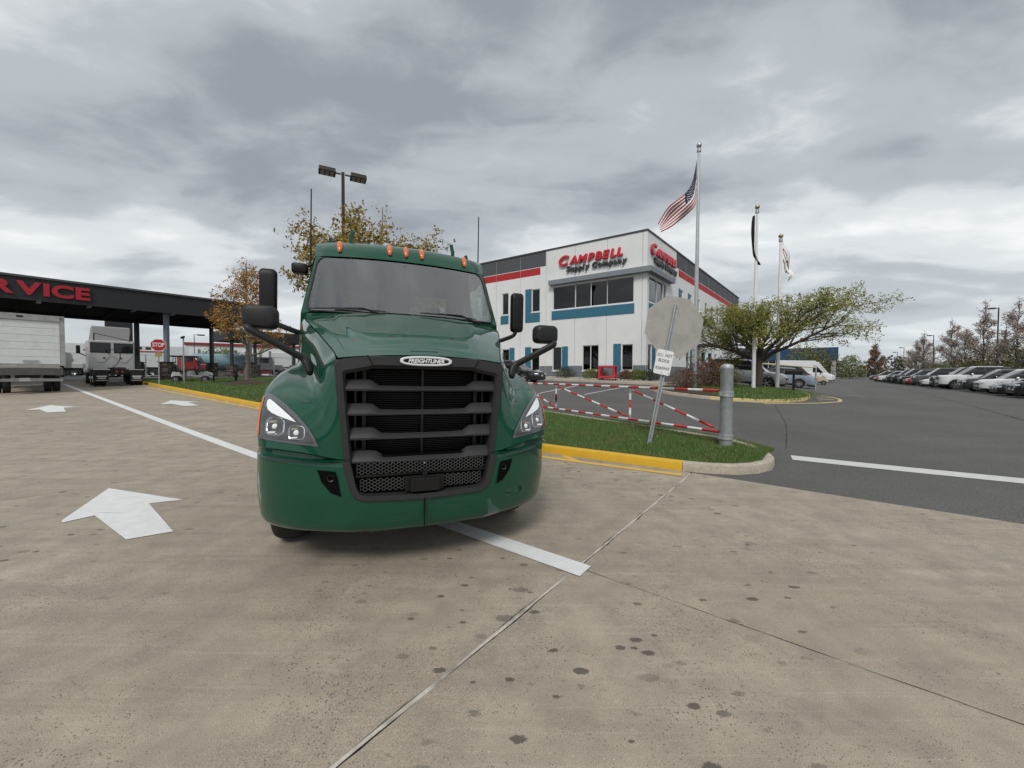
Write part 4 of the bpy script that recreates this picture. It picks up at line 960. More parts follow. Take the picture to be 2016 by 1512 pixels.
def window(d, n, s0, s1, z0, z1, mull=(), blind=0.6, sill=True, parent=None, ft=0.055):
    m = MB(); fbox(m, d, n, s0+ft, s1-ft, z0+ft, z1-ft, -.10, -.092); w = m.build('window', WING, parent or OFFB)
    m = MB()
    for a, b in ((s0, s0+ft), (s1-ft, s1)): fbox(m, d, n, a, b, z0, z1, -.14, -.05)
    for a, b in ((z0, z0+ft), (z1-ft, z1)): fbox(m, d, n, s0+ft, s1-ft, a, b, -.14, -.05)
    m.build('frame', WFRAME, w)
    for q in mull:
        m = MB(); fbox(m, d, n, q-.03, q+.03, z0+ft, z1-ft, -.14, -.055); m.build('mullion', WFRAME, w)
    if sill:
        m = MB(); fbox(m, d, n, s0-.05, s1+.05, z0-.09, z0, -.05, .05); m.build('sill', WFRAME, w)
    m = MB(); fbox(m, d, n, s0+.01, s1-.01, z0+.01, z1-.01, -.75, -.7); m.build('room', ROOM, w)
    if blind:
        m = MB(); fbox(m, d, n, s0+.06, s1-.06, z1-(z1-z0)*blind, z1-.05, -.20, -.19); m.build('blind', BLIND, w)
def accent(d, n, s0, s1, z0, z1):
    m = MB(); fbox(m, d, n, s0, s1, z0, z1, .004, .03); m.build('accent_panel', TEAL, OFFB)
LW = [  # left facade windows: s0, s1, z0, z1, mullions, blind, sill
 (.90, 7.46, 6.70, 8.56, (2.90, 4.18, 5.47), 0, False), (8.67, 9.47, 6.72, 8.60, (), 0, True), (11.85, 12.56, 6.72, 8.60, (), 0, True),
 (.91, 1.75, 1.83, 3.72, (), .62, True), (3.48, 4.83, 1.83, 3.76, (4.16,), .52, True), (6.62, 7.45, 1.83, 3.72, (), .8, True), (8.68, 9.48, 1.83, 3.70, (), .7, True),
 (11.75, 12.55, 1.83, 3.70, (), .7, True), (14.2, 15.0, 1.83, 3.70, (), .7, True), (14.2, 15.0, 6.72, 8.60, (), 0, True), (16.9, 17.7, 6.72, 8.6, (), 0, True), (16.9, 17.7, 1.83, 3.7, (), .6, True)]
paintL = [(-1, 60, 0, 2.20, 1), (8.12, 60, 10.36, 11.6, 2), (8.64, 60, 9.72, 10.32, 3)]
JL = [0.0, .32, 2.90, 5.49, 8.08, 10.62, 13.2, 15.8, 18.4, 21.0, 23.6, 26.2]
def clip(ws, a, b): return [(max(w[0], a), min(w[1], b), w[2], w[3]) for w in ws if w[1] > a and w[0] < b]
for a, b in zip(JL, JL[1:]): panel(DL, NL, a, b, BZ0, BZ1, clip(LW, a, b), paintL)
for w in LW: window(DL, NL, *w)
for q in ((.86, 7.55, 5.90, 6.62), (9.49, 10.10, 6.66, 8.66), (8.66, 10.10, 5.86, 6.62), (11.85, 12.70, 5.90, 6.62), (1.79, 2.36, 1.80, 3.78), (6.06, 6.58, 1.80, 3.74), (9.51, 10.10, 1.80, 3.80), (11.2, 11.72, 1.80, 3.80)): accent(DL, NL, *q)
RW = [(.36, 3.95, 6.70, 8.50, (1.99,), 0, False), (7.35, 8.08, 7.5, 8.70, (), 0, True), (9.9, 10.6, 7.5, 8.70, (), 0, True), (12.45, 13.2, 7.5, 8.7, (), 0, True), (.36, 1.08, 1.83, 3.70, (), .5, True), (9.2, 10.25, 2.0, 3.70, (), .5, True)]
for k in range(7): RW.append((14.1+k*2.5, 15.3+k*2.5, 2.6, 3.75, (), .4, True)); 
for k in range(8): RW.append((15.0+k*2.5, 15.8+k*2.5, 7.5, 8.7, (), 0, True))
paintR = [(-1, 60, 0, 2.20, 1), (6.20, 60, 10.30, 11.6, 2), (6.76, 60, 9.68, 10.26, 3)]
JR = [0.0, .30, 3.2, 6.0, 8.75, 11.35, 13.8, 16.2, 18.7, 21.2, 23.7, 26.2, 28.7, 31.4]
for a, b in zip(JR, JR[1:]): panel(DR, NR, a, b, BZ0, BZ1, clip(RW, a, b), paintR)
for w in RW: window(DR, NR, *w)
for q in ((.36, 2.9, 5.86, 6.62), (6.85, 7.32, 7.4, 8.72), (9.4, 9.86, 7.4, 8.72), (12.0, 12.42, 7.4, 8.72), (1.10, 1.75, 1.80, 3.74), (10.3, 10.9, 2.0, 3.7), (14.9, 15.35, 2.55, 3.8), (17.4, 17.85, 2.55, 3.8)): accent(DR, NR, *q)
# coping, the bolted ledge round the corner, roof
def corner_band(name, mat, sL, sR, z0, z1, o0, o1):
    k = 1.0/(1+NL.dot(NR)); mit = (NL+NR)*k
    m = MB(); A = [DL*sL+NL*o0, mit*o0, DR*sR+NR*o0]; B = [DL*sL+NL*o1, mit*o1, DR*sR+NR*o1]
    V = [p+Vector((0, 0, z)) for z in (z0, z1) for p in A+B]
    m.add(V, [(3, 4, 10, 9), (4, 5, 11, 10), (0, 6, 7, 1), (1, 7, 8, 2), (6, 9, 10, 7), (7, 10, 11, 8), (0, 1, 4, 3), (1, 2, 5, 4), (0, 3, 9, 6), (2, 8, 11, 5)]); return m.build(name, mat, OFFB)
corner_band('coping', TRIM, 26.3, 31.5, BZ1, BZ1+.12, -.3, .05)
led = corner_band('window_ledge', LEDG, 7.66, 4.68, 8.66, 9.02, .0, .42)
for k in range(8):
    for d, n, s in ((DL, NL, .6+k*.95), (DR, NR, .5+k*.95)):
        if d is DR and k > 4: continue
        m = MB(); p = FP(d, n, s, 8.84, .42); m.tube([p, p+n*.03], .035, 8); m.build('bolt', STEEL, led)
m = MB(); P = [Vector((0, 0, 0)), DL*26.2, DL*26.2+DR*31.4, DR*31.4]; m.add([p+Vector((0, 0, 11.2)) for p in P], [(0, 1, 2, 3)]); m.build('roof', WALLD, OFFB)
m = MB(); m.add([DL*26.2+Vector((0, 0, .72)), DL*26.2+DR*31.4+Vector((0, 0, .72)), DL*26.2+DR*31.4+Vector((0, 0, 11.5)), DL*26.2+Vector((0, 0, 11.5))], [(0, 1, 2, 3)]); m.build('wall_panel', WALLW, OFFB)
m = MB(); m.add([DR*31.4+Vector((0, 0, .72)), DL*26.2+DR*31.4+Vector((0, 0, .72)), DL*26.2+DR*31.4+Vector((0, 0, 11.5)), DR*31.4+Vector((0, 0, 11.5))], [(0, 1, 2, 3)]); m.build('wall_panel', WALLW, OFFB)
m = MB(); P = [DL*.3+DR*.3, DL*25+DR*.3, DL*25+DR*31, DL*.3+DR*31]; 
# entrance canopy on the long side
m = MB(); fbox(m, DR, NR, 11.2, 13.6, 4.15, 4.35, 0, 1.5); can = m.build('entrance_canopy', TRIM, OFFB)
m = MB(); fbox(m, DR, NR, 11.6, 13.1, 1.0, 3.9, .005, .03); m.build('entrance_door', principled('door_glass', (.02, .022, .024), .1), OFFB)
# low grey wing at the far end
m = MB(); fbox(m, DR, NR, 31.6, 52, .6, 4.6, -14, .3); m.build('low_wing', principled('grey_cladding', (.20, .195, .185), .7, noise=.1, nscale=6), OFFB)
m = MB(); fbox(m, DR, NR, 31.3, 53, 4.6, 5.0, -14.5, 1.2); m.build('low_wing_roof', TRIM, OFFB)
for k in range(5):
    m = MB(); fbox(m, DR, NR, 36+k*3.2, 37+k*3.2, 1.0, 3.4, .31, .34); m.build('door', BLK, OFFB)
# sidewalk and stone bed at the foot of the wall
def along(d, n, s0, s1, o0, o1, z, name, mat):
    rows = []
    for k in range(25):
        s = s0+(s1-s0)*k/24; rows.append([BC+FP(d, n, s, z, o) for o in (o0, (o0+o1)/2, o1)])
    m = MB(); m.grid(rows); o = m.build(name, mat); o['kind'] = 'structure'; return o
bedz = lambda: 0
for d, n, s1 in ((DL, NL, 24),):
    rows = [[(lambda p: (p.x, p.y, hf(p.x, p.y)+z))(BC+FP(d, n, -1.2+k*(s1+1.2)/30, 0, o)) for o, z in ((0.0, .16), (.7, .15), (1.3, .14))] for k in range(31)]
    m = MB(); m.grid(rows); o = m.build('stone_bed', principled('pale_stones', (.40, .37, .32), .9, noise=.5, nscale=28, bump=1.0, bscale=30)); o['kind'] = 'structure'
    rows = [[(lambda p: (p.x, p.y, hf(p.x, p.y)+z))(BC+FP(d, n, -2+k*(s1+2)/30, 0, o)) for o, z in ((1.3, .13), (2.6, .13), (2.78, .13), (2.8, -.05))] for k in range(31)]
    m = MB(); m.grid(rows); o = m.build('sidewalk', KERBC); o['kind'] = 'structure'
r5 = random.Random(5); STN = [principled('pebble_a', (.52, .48, .42), .85, noise=.2, nscale=20), principled('pebble_b', (.36, .33, .29), .85, noise=.2, nscale=20)]
m = MB()
for k in range(420):
    s = r5.uniform(-.5, 15); o_ = r5.uniform(.1, 1.25); p = BC+FP(DL, NL, s, 0, o_); r_ = r5.uniform(.04, .10); z = hf(p.x, p.y)+.16
    m.lathe([(0, -r_*.5), (r_, -.2*r_), (r_*.8, r_*.45), (0, r_*.6)], (p.x, p.y, z), (r5.uniform(-.3, .3), r5.uniform(-.3, .3), 1), 6, r5.randint(0, 1))
o = m.build('landscape_stones', STN); tag(o, 'pale landscape stones along the foot of the office wall', 'stones', kind='stuff')

# ------------------------------------------------------------------ sign letters on the building
SRED = principled('sign_red', (.52, .012, .03), .4, noise=.05, nscale=6); SDRK = principled('sign_charcoal', (.035, .037, .042), .5)
def lettering(parent, body, o, x, y, size, mats, ext, bold, shear, width, cap_first=1.0, name='letter'):
    """letters one by one along x so that the whole word is `width` long"""
    parts = []; cur = 0.0
    x = Vector(x).normalized(); y = Vector(y).normalized()
    for i, ch in enumerate(body):
        if ch == ' ': cur += size*.30; continue
        s = size*(cap_first if i == 0 else 1.0); ob = text_mesh(name, ch, s, mats, None, None, ext, bold, shear, align='LEFT')
        xs = [v.co.x for v in ob.data.vertices]; ys = [v.co.y for v in ob.data.vertices]; ob['_x0'] = min(xs)
        parts.append((ob, cur, min(xs), s)); cur += max(xs)-min(xs)+size*.055-shear*size*.12
    k = width/cur
    # align baselines: the glyph origin sits at its vertical centre, so shift capitals of another size
    for ob, c, x0, s in parts:
        del ob['_x0']
        ob.data.transform(Matrix.Translation((-x0, (s-size)*.18, 0))); ob.data.transform(Matrix.Diagonal((k, 1, 1, 1))); ob.data.transform(Matrix.Translation((c*k, 0, 0)))
        ob.data.transform(basis(o, x, y)); ob.parent = parent
def wall_sign(d, n, s_left, z1, w1, z2, s2, w2, h1, h2, tilt, lab):
    """two-line sign; s_left is the arc position of its left end seen from outside"""
    sg = -1 if d is DL else 1
    t = thing('wall_sign', lab, 'sign', (BC.x, BC.y, 0))
    x = d*sg*math.cos(tilt)+Vector((0, 0, math.sin(tilt))); y = Vector((0, 0, 1))
    lettering(t, 'CAMPBELL', FP(d, n, s_left, z1, .14), x, y, h1, SRED, .07, .034, .22, w1, 1.35)
    lettering(t, 'Supply Company', FP(d, n, s2, z2, .12), x, y, h2, SDRK, .06, .026, .12, w2, 1.05)
    return t
wall_sign(DL, NL, 6.86, 10.36, 5.2, 9.74, 6.2, 4.85, .78, .52, 0, 'red and charcoal raised company letters on the wall facing the gate')
wall_sign(DR, NR, .42, 10.36, 5.3, 9.74, 1.1, 4.9, .78, .52, 0, 'red and charcoal raised company letters on the long wall behind the flag')

# ------------------------------------------------------------------ swing gate, leaning sign, flagpoles, letter box, cart
GALV = principled('galvanised_steel', (.40, .43, .44), .5, metal=.55, noise=.2, nscale=9, tint=(.30, .32, .33), tscale=6, tamt=.6, bump=.1, bscale=80)
GREDP = principled('gate_red', (.48, .022, .022), .4, noise=.12, nscale=18); GWHP = principled('gate_white', (.74, .74, .73), .4, noise=.1, nscale=14, tint=(.4, .38, .34), tscale=9, tamt=.4)
gp = Vector((4.29, 7.68, 0)); gz = turf_h(gp.x, gp.y)
gate = thing('swing_gate', 'red and white striped tubular swing gate hung on a galvanised post', 'gate', (gp.x, gp.y, gz-.02))
def G_(x, y, z): return Vector((x-gp.x, y-gp.y, z-gz+.02))
m = MB(); m.lathe([(.0, 0), (.115, 0), (.115, 1.56), (.118, 1.565), (.118, 1.61), (.10, 1.645), (.05, 1.665), (0, 1.67)], (0, 0, 0), (0, 0, 1), 28); m.build('gate_post', GALV, gate, smooth=True, auto=35)
for z in (.21, 1.07):
    m = MB(); m.lathe([(.116, -.05), (.135, -.05), (.135, -.015), (.128, -.012), (.128, .012), (.135, .015), (.135, .05), (.116, .05)], (0, 0, z), (0, 0, 1), 24)
    for a in (R(200), R(20)):
        m.box((.155*math.cos(a), .155*math.sin(a), z), (.06, .03, .075), 0, Matrix.Rotation(a, 3, 'Z'))
    m.build('hinge_clamp', GALV, gate, smooth=True, auto=35)
T0, B0 = Vector((4.22, 7.82, 1.262)), Vector((4.22, 7.82, .425))
T1, B1 = Vector((3.11, 10.1, 1.246)), Vector((3.11, 10.1, .406)); T2, B2 = Vector((1.53, 13.3, 1.225)), Vector((1.53, 13.3, .380))
T3, B3 = Vector((.33, 15.7, 1.21)), Vector((.33, 15.7, .36))
def striped(A, B, r, n0, name, first=0):
    """one tube, banded in red and white paint"""
    A, B = A-Vector((gp.x, gp.y, gz-.02)), B-Vector((gp.x, gp.y, gz-.02)); L = (B-A).length; k = max(2, round(L/n0)); m = MB()
    for i in range(k): m.tube([A.lerp(B, i/k), A.lerp(B, (i+1)/k)], r, 12, (i+first) % 2, caps=(i in (0, k-1)))
    return m.build(name, [GREDP, GWHP], gate, smooth=True, auto=60)
striped(T0, T3, .030, .36, 'top_rail'); striped(B0, B3, .030, .36, 'bottom_rail')
for T, B in ((T1, B1), (T2, B2), (T3, B3)): striped(T+Vector((0, 0, -.12)), B+Vector((0, 0, .09)), .030, .24, 'upright', 1)
for a, b in ((T1, B0), (T2, B1), (T3, B2)):
    d = (b-a).normalized(); striped(a+d*.16+Vector((0, 0, -.05)), b-d*.12+Vector((0, 0, .04)), .026, .36, 'diagonal_brace')
for T, B in ((T1, B1), (T2, B2), (T3, B3)):
    m = MB(); p = T-Vector((gp.x, gp.y, gz-.02)); q = B-Vector((gp.x, gp.y, gz-.02)); dr = (T0-T3).normalized()
    m.tube([p-dr*.07, p+dr*.07], .038, 12); m.tube([p, p-Vector((0, 0, .15))], .036, 12); m.tube([p-Vector((0, 0, .06)), p+dr*.16-Vector((0, 0, .10))], .022, 8); m.build('pipe_fitting', GALV, gate, smooth=True, auto=40)
    m = MB(); m.tube([q-dr*.07, q+dr*.07], .038, 12); m.tube([q, q+Vector((0, 0, .10))], .036, 12); m.build('pipe_fitting', GALV, gate, smooth=True, auto=40)
# leaning sign post: back of a stop sign and a notice below it
sb = Vector((2.78, 7.78, 0)); sz = turf_h(sb.x, sb.y)
top = Vector((2.78+.58, 7.78+.10, sz+2.92)); ax = (top-Vector((sb.x, sb.y, sz))).normalized()
sg = thing('leaning_sign_post', 'tilted grey metal post carrying the bare back of an octagonal sign', 'sign', (sb.x, sb.y, sz-.05))
m = MB(); M3 = Vector((0, 0, 1)).rotation_difference(ax).to_matrix()
for dx, dy, w, t in ((0, .012, .034, .006), (-.022, 0, .012, .022), (.022, 0, .012, .022), (-.034, -.012, .014, .005), (.034, -.012, .014, .005)):
    m.box(M3 @ Vector((dx, dy, 1.47)), (w, t, 2.94), 0, M3)
post = m.build('sign_post', GALV, sg)
m = MB()
for k in range(95): m.tube([M3 @ Vector((0, .008, .15+k*.0295)), M3 @ Vector((0, .003, .15+k*.0295))], .0065, 6)
m.build('post_hole', DARK, post, kind='stuff')
SBK = principled('bare_aluminium', (.40, .385, .355), .55, metal=.25, noise=.08, nscale=30, tint=(.30, .275, .24), tscale=4, tamt=.6)
oc = Vector((.05, 0, 0))+ax*2.49; rad = .65; yaw = R(6)
ux = Vector((math.cos(yaw), math.sin(yaw), 0)); ux = (ux-ax*ux.dot(ax)).normalized(); M8 = basis(oc+Vector((0, .03, 0)), ux, ax)
m = MB(); P = [(rad*math.cos(R(22.5+45*k+2)), rad*math.sin(R(22.5+45*k+2))) for k in range(8)]
m.add([M8 @ Vector((x, y, z)) for z in (-.0, -.004) for x, y in P], [tuple(range(8)), tuple(range(8, 16))[::-1]]+[(k, (k+1) % 8, (k+1) % 8+8, k+8) for k in range(8)]); oct_ = m.build('octagon_sign', [SBK], sg)
m = MB(); m.tube([M8 @ Vector((0, .42, .004)), M8 @ Vector((0, .42, .012))], .012, 8); m.build('bolt', GALV, oct_)
m = MB(); m.tube([M8 @ Vector((0, -.36, .004)), M8 @ Vector((0, -.36, .012))], .012, 8); m.build('bolt', GALV, oct_)
m = MB(); m.add([M8 @ Vector((x, y, -.006)) for x, y in [(p[0]*.985, p[1]*.985) for p in P]], [tuple(range(8))]); m.build('sign_face', principled('sign_face_red', (.45, .015, .02), .4), oct_)
# notice plate
ncn = ax*1.735+Vector((-.055, -.05, 0)); yaw = R(3); u2 = (ux*math.cos(R(4))-ax*math.sin(R(4))*0).normalized(); Mn = basis(ncn, u2, ax)
def rrect(w, h, r, n=6):
    o_ = []
    for q, (a, b) in enumerate(((1, 1), (-1, 1), (-1, -1), (1, -1))):
        for k in range(n): t = math.pi/2*(q+k/(n-1)); o_.append((a*(w/2-r)+r*math.cos(t), b*(h/2-r)+r*math.sin(t)))
    return o_
P = rrect(.355, .50, .035); k = len(P); m = MB()
m.add([Mn @ Vector((x, y, z)) for z in (0, .003) for x, y in P], [tuple(range(k))[::-1], tuple(range(k, 2*k))]+[(i, (i+1) % k, (i+1) % k+k, i+k) for i in range(k)])
nt_ = m.build('notice_plate', principled('notice_white', (.78, .79, .78), .45, tint=(.6, .6, .58), tscale=8, tamt=.3), sg)
INK = principled('black_ink', (.012, .012, .012), .6); INKF = principled('worn_ink', (.28, .28, .28), .6)
def ntext(s, x, y, sz_, mat=INK, ang=0.0, sx=0.86): return text_mesh('lettering', s, sz_, mat, nt_, Mn @ Matrix.Translation((x, y, .005)) @ Matrix.Rotation(ang, 4, 'Z'), .0006, .0009, 0, align='CENTER', sx=sx)
ntext('D', -.128, .135, .085, ang=R(2)); ntext('O', -.066, .137, .085, INKF); ntext('NOT', .082, .142, .086, sx=.80)
ntext('BLOCK', .0, .030, .086); ntext('ROADWAY', .0, -.125, .079, ang=R(3), sx=.74)
for x, y in ((0, .222), (.0, -.212)):
    m = MB(); m.tube([Mn @ Vector((x, y, .003)), Mn @ Vector((x, y, .010))], .010, 8); m.build('bolt', GALV, nt_)
m = MB(); m.add([Mn @ Vector((x, y, .0045)) for x, y in ((.150, -.235), (.166, -.205), (.160, -.185), (.148, -.21))], [(0, 1, 2, 3)]); m.build('scuff', INK, nt_)
# flagpoles
POLEA = principled('satin_aluminium', (.46, .47, .47), .38, metal=.75, noise=.1, nscale=5); POLEW = principled('white_pole', (.76, .76, .75), .4, noise=.05, nscale=3)
GOLD = principled('gold_ball', (.42, .36, .24), .3, metal=.8)
def pole(x, y, h, r, mat, ball, lab):
    z = isl_h(x, y)-.05; t = thing('flagpole', lab, 'flagpole', (x, y, z), group='flagpoles on the island')
    m = MB(); m.tube([(0, 0, 0), (0, 0, h*.5), (0, 0, h)], [r, r*.85, r*.55], 20); m.build('pole', mat, t, smooth=True, auto=60)
    m = MB(); m.lathe([(r*.55, 0), (r*.95, .0), (r*.95, .16), (r*.5, .18), (r*.35, .22)], (0, 0, h-.1), (0, 0, 1), 14); m.build('truck_pulley', GALV, t, smooth=True, auto=40)
    m = MB(); R8 = r*1.25; m.lathe([(R8*math.sin(math.pi*k/10)+1e-4, -R8*math.cos(math.pi*k/10)) for k in range(11)], (0, 0, h+.10+R8), (0, 0, 1), 16); m.build('ball', ball, t, smooth=True)
    m = MB(); m.tube([(-r*.9, -r*.6, 1.3), (-r*.8, -r*.5, h-.15)], .006, 5); m.build('halyard', POLEW, t)
    return z
f1, f2, f3 = Vector((9.75, 20.5)), Vector((12.8, 20.38)), Vector((15.15, 21.95))
z1 = pole(f1.x, f1.y, 12.55, .11, POLEA, ALLOY, 'tall satin aluminium flagpole flying the striped flag'); z2 = pole(f2.x, f2.y, 9.40, .095, POLEW, GOLD, 'white flagpole with a drooping black flag'); z3 = pole(f3.x, f3.y, 8.5, .10, POLEW, GOLD, 'white flagpole flying a white company flag behind the tree')
# flags: folded cloth hung from the hoist
def cloth(name, fn, nu, nv, matfn, mats, label, loc):
    m = MB(); P = [[fn(u/nu, v/nv) for v in range(nv+1)] for u in range(nu+1)]
    m.loft(P, False, False, 0, lambda i, k: matfn((i+.5)/nu, (k+.5)/nv)); o = m.build(name, mats, None, smooth=True); o.location = loc; tag(o, label, 'flag', 'flags on the island poles'); return o
FR = principled('flag_red', (.30, .008, .018), .8); FW = principled('flag_white', (.80, .80, .80), .8); FB = principled('flag_blue', (.010, .016, .05), .8); FK = principled('flag_black', (.012, .012, .014), .85)
def usf(u, v):
    """u along the fly, v from the top edge down; the cloth sags and folds"""
    hx = -.10; ztop, zbot = 12.05, 10.2
    top_ = crom([(hx, 0, ztop), (-.30, .06, 10.9), (-.75, -.05, 10.28), (-1.20, .06, 9.86), (-1.62, -.05, 9.45), (-2.0, .04, 8.85)], u*5)
    bot = crom([(hx, 0, zbot), (-.24, -.10, 9.62), (-.62, .06, 9.15), (-1.05, -.06, 8.80), (-1.50, .06, 8.50), (-2.0, -.02, 8.15)], u*5)
    p = top_.lerp(bot, v); w = .10*math.sin(u*8+v*3.5)*min(1, u*3)+.03*math.sin(v*9-u*4)*min(1, u*3)
    return Vector((p.x+.05*math.sin(v*7+u*6)*u, p.y+w*1.5, p.z+.05*math.sin(u*11+v*3)*u))
def usm(u, v):
    if u < .40 and v < 7/13: return 2
    return 0 if int(v*13) % 2 == 0 else 1
us = cloth('striped_flag', usf, 52, 52, usm, [FR, FW, FB], 'red and white striped flag with a dark blue starred canton', (f1.x, f1.y, z1+.0))
m = MB()
for r_ in range(9):
    for c_ in range(6 if r_ % 2 == 0 else 5):
        u = .03+(c_+(.5 if r_ % 2 else 0))*.064; v = (.06+r_*.105)*7/13; p = usf(u, v); a = usf(u+.01, v)-p; b = usf(u, v+.01)-p; n = a.cross(b).normalized()
        for sgn in (-1, 1):
            m.add([p+n*.008*sgn+(a.normalized()*math.cos(t)+b.normalized()*math.sin(t))*(.040 if k % 2 == 0 else .018) for k, t in enumerate([math.pi/5*q for q in range(10)])], [tuple(range(10))])
m.build('star', FW, us, kind='stuff')
def powf(u, v): return Vector((-.11-.17*u*(.6+.4*math.sin(v*5))+(.30*ss(.75, 1, v)*u), .10*math.sin(u*14+v*3)*u-.05*u, 9.15-2.15*v-.45*u*ss(.1, .9, v)))
cloth('drooping_flag', powf, 20, 24, lambda u, v: 1 if (.42 < u < .5 and .35 < v < .6) else 0, [FK, FW], 'limp black flag hanging down beside its white pole', (f2.x, f2.y, z2))
def wf(u, v):
    a = crom([(.08, 0, 8.75), (.22, .05, 8.35), (.45, -.05, 7.75), (.62, .05, 7.15), (.75, 0, 6.6)], u*4); b = crom([(.08, 0, 7.15), (.2, -.05, 6.95), (.33, .06, 6.65), (.42, -.05, 6.4), (.5, 0, 6.15)], u*4)
    p = a.lerp(b, v); return Vector((p.x, p.y+.10*math.sin(u*10+v*4)*u, p.z))
wfo = cloth('white_flag', wf, 30, 24, lambda u, v: 0, [FW], 'white company flag with red and black lettering', (f3.x, f3.y, z3))
# printed letters lie on the cloth
for s, mat, sz_, ou, ov, du in (('CA', FR, .75, .10, .42, .30), ('upp', FK, .50, .10, .80, .30)):
    ob = text_mesh('lettering', s, sz_, mat, None, None, 0, .012, .1, align='LEFT')
    xs = [v.co.x for v in ob.data.vertices]; w_ = max(xs)-min(xs)
    for v in ob.data.vertices:
        u_ = ou+(v.co.x-min(xs))/w_*.62; v_ = min(max(ov-v.co.y*.46, 0), 1); p = wf(u_, v_); v.co = p+Vector((0, -.015, 0))
    ob.parent = wfo
# black post box at the island's edge
x, y = 15.05, 20.55; z = isl_h(x, y); pb = thing('post_box', 'black metal post box on a black post at the island edge', 'post box', (x, y, z-.04), R(-28))
m = MB(); m.box((0, 0, .48), (.10, .10, .96)); m.build('post', BLK, pb, bevel=.006)
m = MB(); pr = [(-.15, 0), (.15, 0), (.15, .20), (.11, .27), (.04, .30), (-.04, .30), (-.11, .27), (-.15, .20)]
m.prism(pr, ((0, 1, 0), (0, 0, 1)), (-.36, 0, .95), .72); bx = m.build('box', BLK, pb, bevel=.004)
m = MB(); m.box((.37, 0, 1.10), (.012, .29, .27)); m.build('door', principled('black_gloss', (.012, .012, .012), .25), bx)
m = MB(); m.box((.28, .165, 1.22), (.03, .012, .12)); m.build('flag_arm', REDL, bx)
# red service cart against the building
p = BC+FP(DL, NL, 2.05, 0, 1.9); z = hf(p.x, p.y)+.13
RCART = principled('cart_red', (.50, .03, .05), .45, noise=.06, nscale=8)
cart = thing('service_cart', 'red plastic two shelf service cart on the sidewalk by the office wall', 'cart', (p.x, p.y, z), math.atan2(DL.y, DL.x))
for sx in (-1, 1):
    for sy in (-1, 1):
        m = MB(); m.box((sx*.50, sy*.26, .52), (.13, .12, .72)); m.build('corner_leg', RCART, cart, bevel=.02)
        m = MB(); m.lathe([(0, -.02), (.055, -.02), (.055, .02), (0, .02)], (sx*.48, sy*.25, .055), (1, 0, 0), 14); m.build('castor', RUB, cart, smooth=True, auto=40)
m = MB(); m.box((0, 0, .22), (1.15, .66, .16)); m.build('lower_shelf', RCART, cart, bevel=.025)
m = MB(); m.box((0, 0, .93), (1.15, .66, .12)); m.build('upper_shelf', RCART, cart, bevel=.025)
m = MB(); m.box((-.66, 0, .96), (.18, .50, .05)); m.build('handle', RCART, cart, bevel=.02)

# ------------------------------------------------------------------ parked vehicles
CARG = principled('car_glass_dark', (.010, .012, .013), .04, spec=.5)
CLAD = principled('car_black_trim', (.014, .014, .015), .5)
ALLOYD = principled('alloy_wheel', (.42, .43, .44), .3, metal=.85); ALLOYB = principled('dark_alloy', (.06, .06, .065), .35, metal=.6)
HLC = principled('car_headlamp', (.55, .57, .58), .12, coat=1.0)
PLATE = principled('number_plate', (.62, .60, .48), .5)
_wheel = {}
def wheel_mesh(r, w, dark, spokes=5):
    key = (round(r, 3), round(w, 3), dark, spokes)
    if key in _wheel: return _wheel[key]
    def grab(m, name, mat, sm=True):
        o = m.build(name, mat, None, smooth=sm, auto=40); me = o.data; bpy.data.objects.remove(o); return me
    m = MB(); m.lathe([(r*.66, -w/2), (r*.86, -w/2), (r*.97, -w/2+.02), (r, -w*.25), (r, w*.25), (r*.97, w/2-.02), (r*.86, w/2), (r*.66, w/2)], (0, 0, 0), (0, 1, 0), 28); ty = grab(m, 'tyre', TYRE)
    m = MB(); m.lathe([(r*.67, w/2-.01), (r*.63, w/2-.012), (r*.60, w/2-.07), (.0, w/2-.08)], (0, 0, 0), (0, 1, 0), 28, 1, [0, 1, 1])
    for k in range(spokes):
        t = 2*math.pi*k/spokes
        for dt in (-.16, .16):
            a, b = Vector((math.cos(t)*r*.14, w/2-.02, math.sin(t)*r*.14)), Vector((math.cos(t+dt)*r*.63, w/2-.015, math.sin(t+dt)*r*.63)); d = (b-a).normalized(); q = Vector((-d.z, 0, d.x))*r*.055
            m.add([a-q*1.3, a+q*1.3, b+q, b-q, a-q*1.3-Vector((0, .03, 0)), a+q*1.3-Vector((0, .03, 0)), b+q-Vector((0, .03, 0)), b-q-Vector((0, .03, 0))], [(0, 1, 2, 3), (0, 3, 7, 4), (1, 5, 6, 2)], 0)
    m.lathe([(r*.17, w/2-.03), (r*.16, w/2-.008), (0, w/2-.004)], (0, 0, 0), (0, 1, 0), 14, 0)
    ri = grab(m, 'rim', [ALLOYB if dark else ALLOYD, DARK], False); _wheel[key] = (ty, ri); return _wheel[key]
def add_wheel(parent, x, y, r, w, dark, spokes, side):
    ty, ri = wheel_mesh(r, w, dark, spokes)
    o = bpy.data.objects.new('wheel', ty); COL.objects.link(o); o.parent = parent; o.location = (x, y, r); o.rotation_euler = (0, 0, 0 if side > 0 else math.pi)
    q = bpy.data.objects.new('rim', ri); COL.objects.link(q); q.parent = o
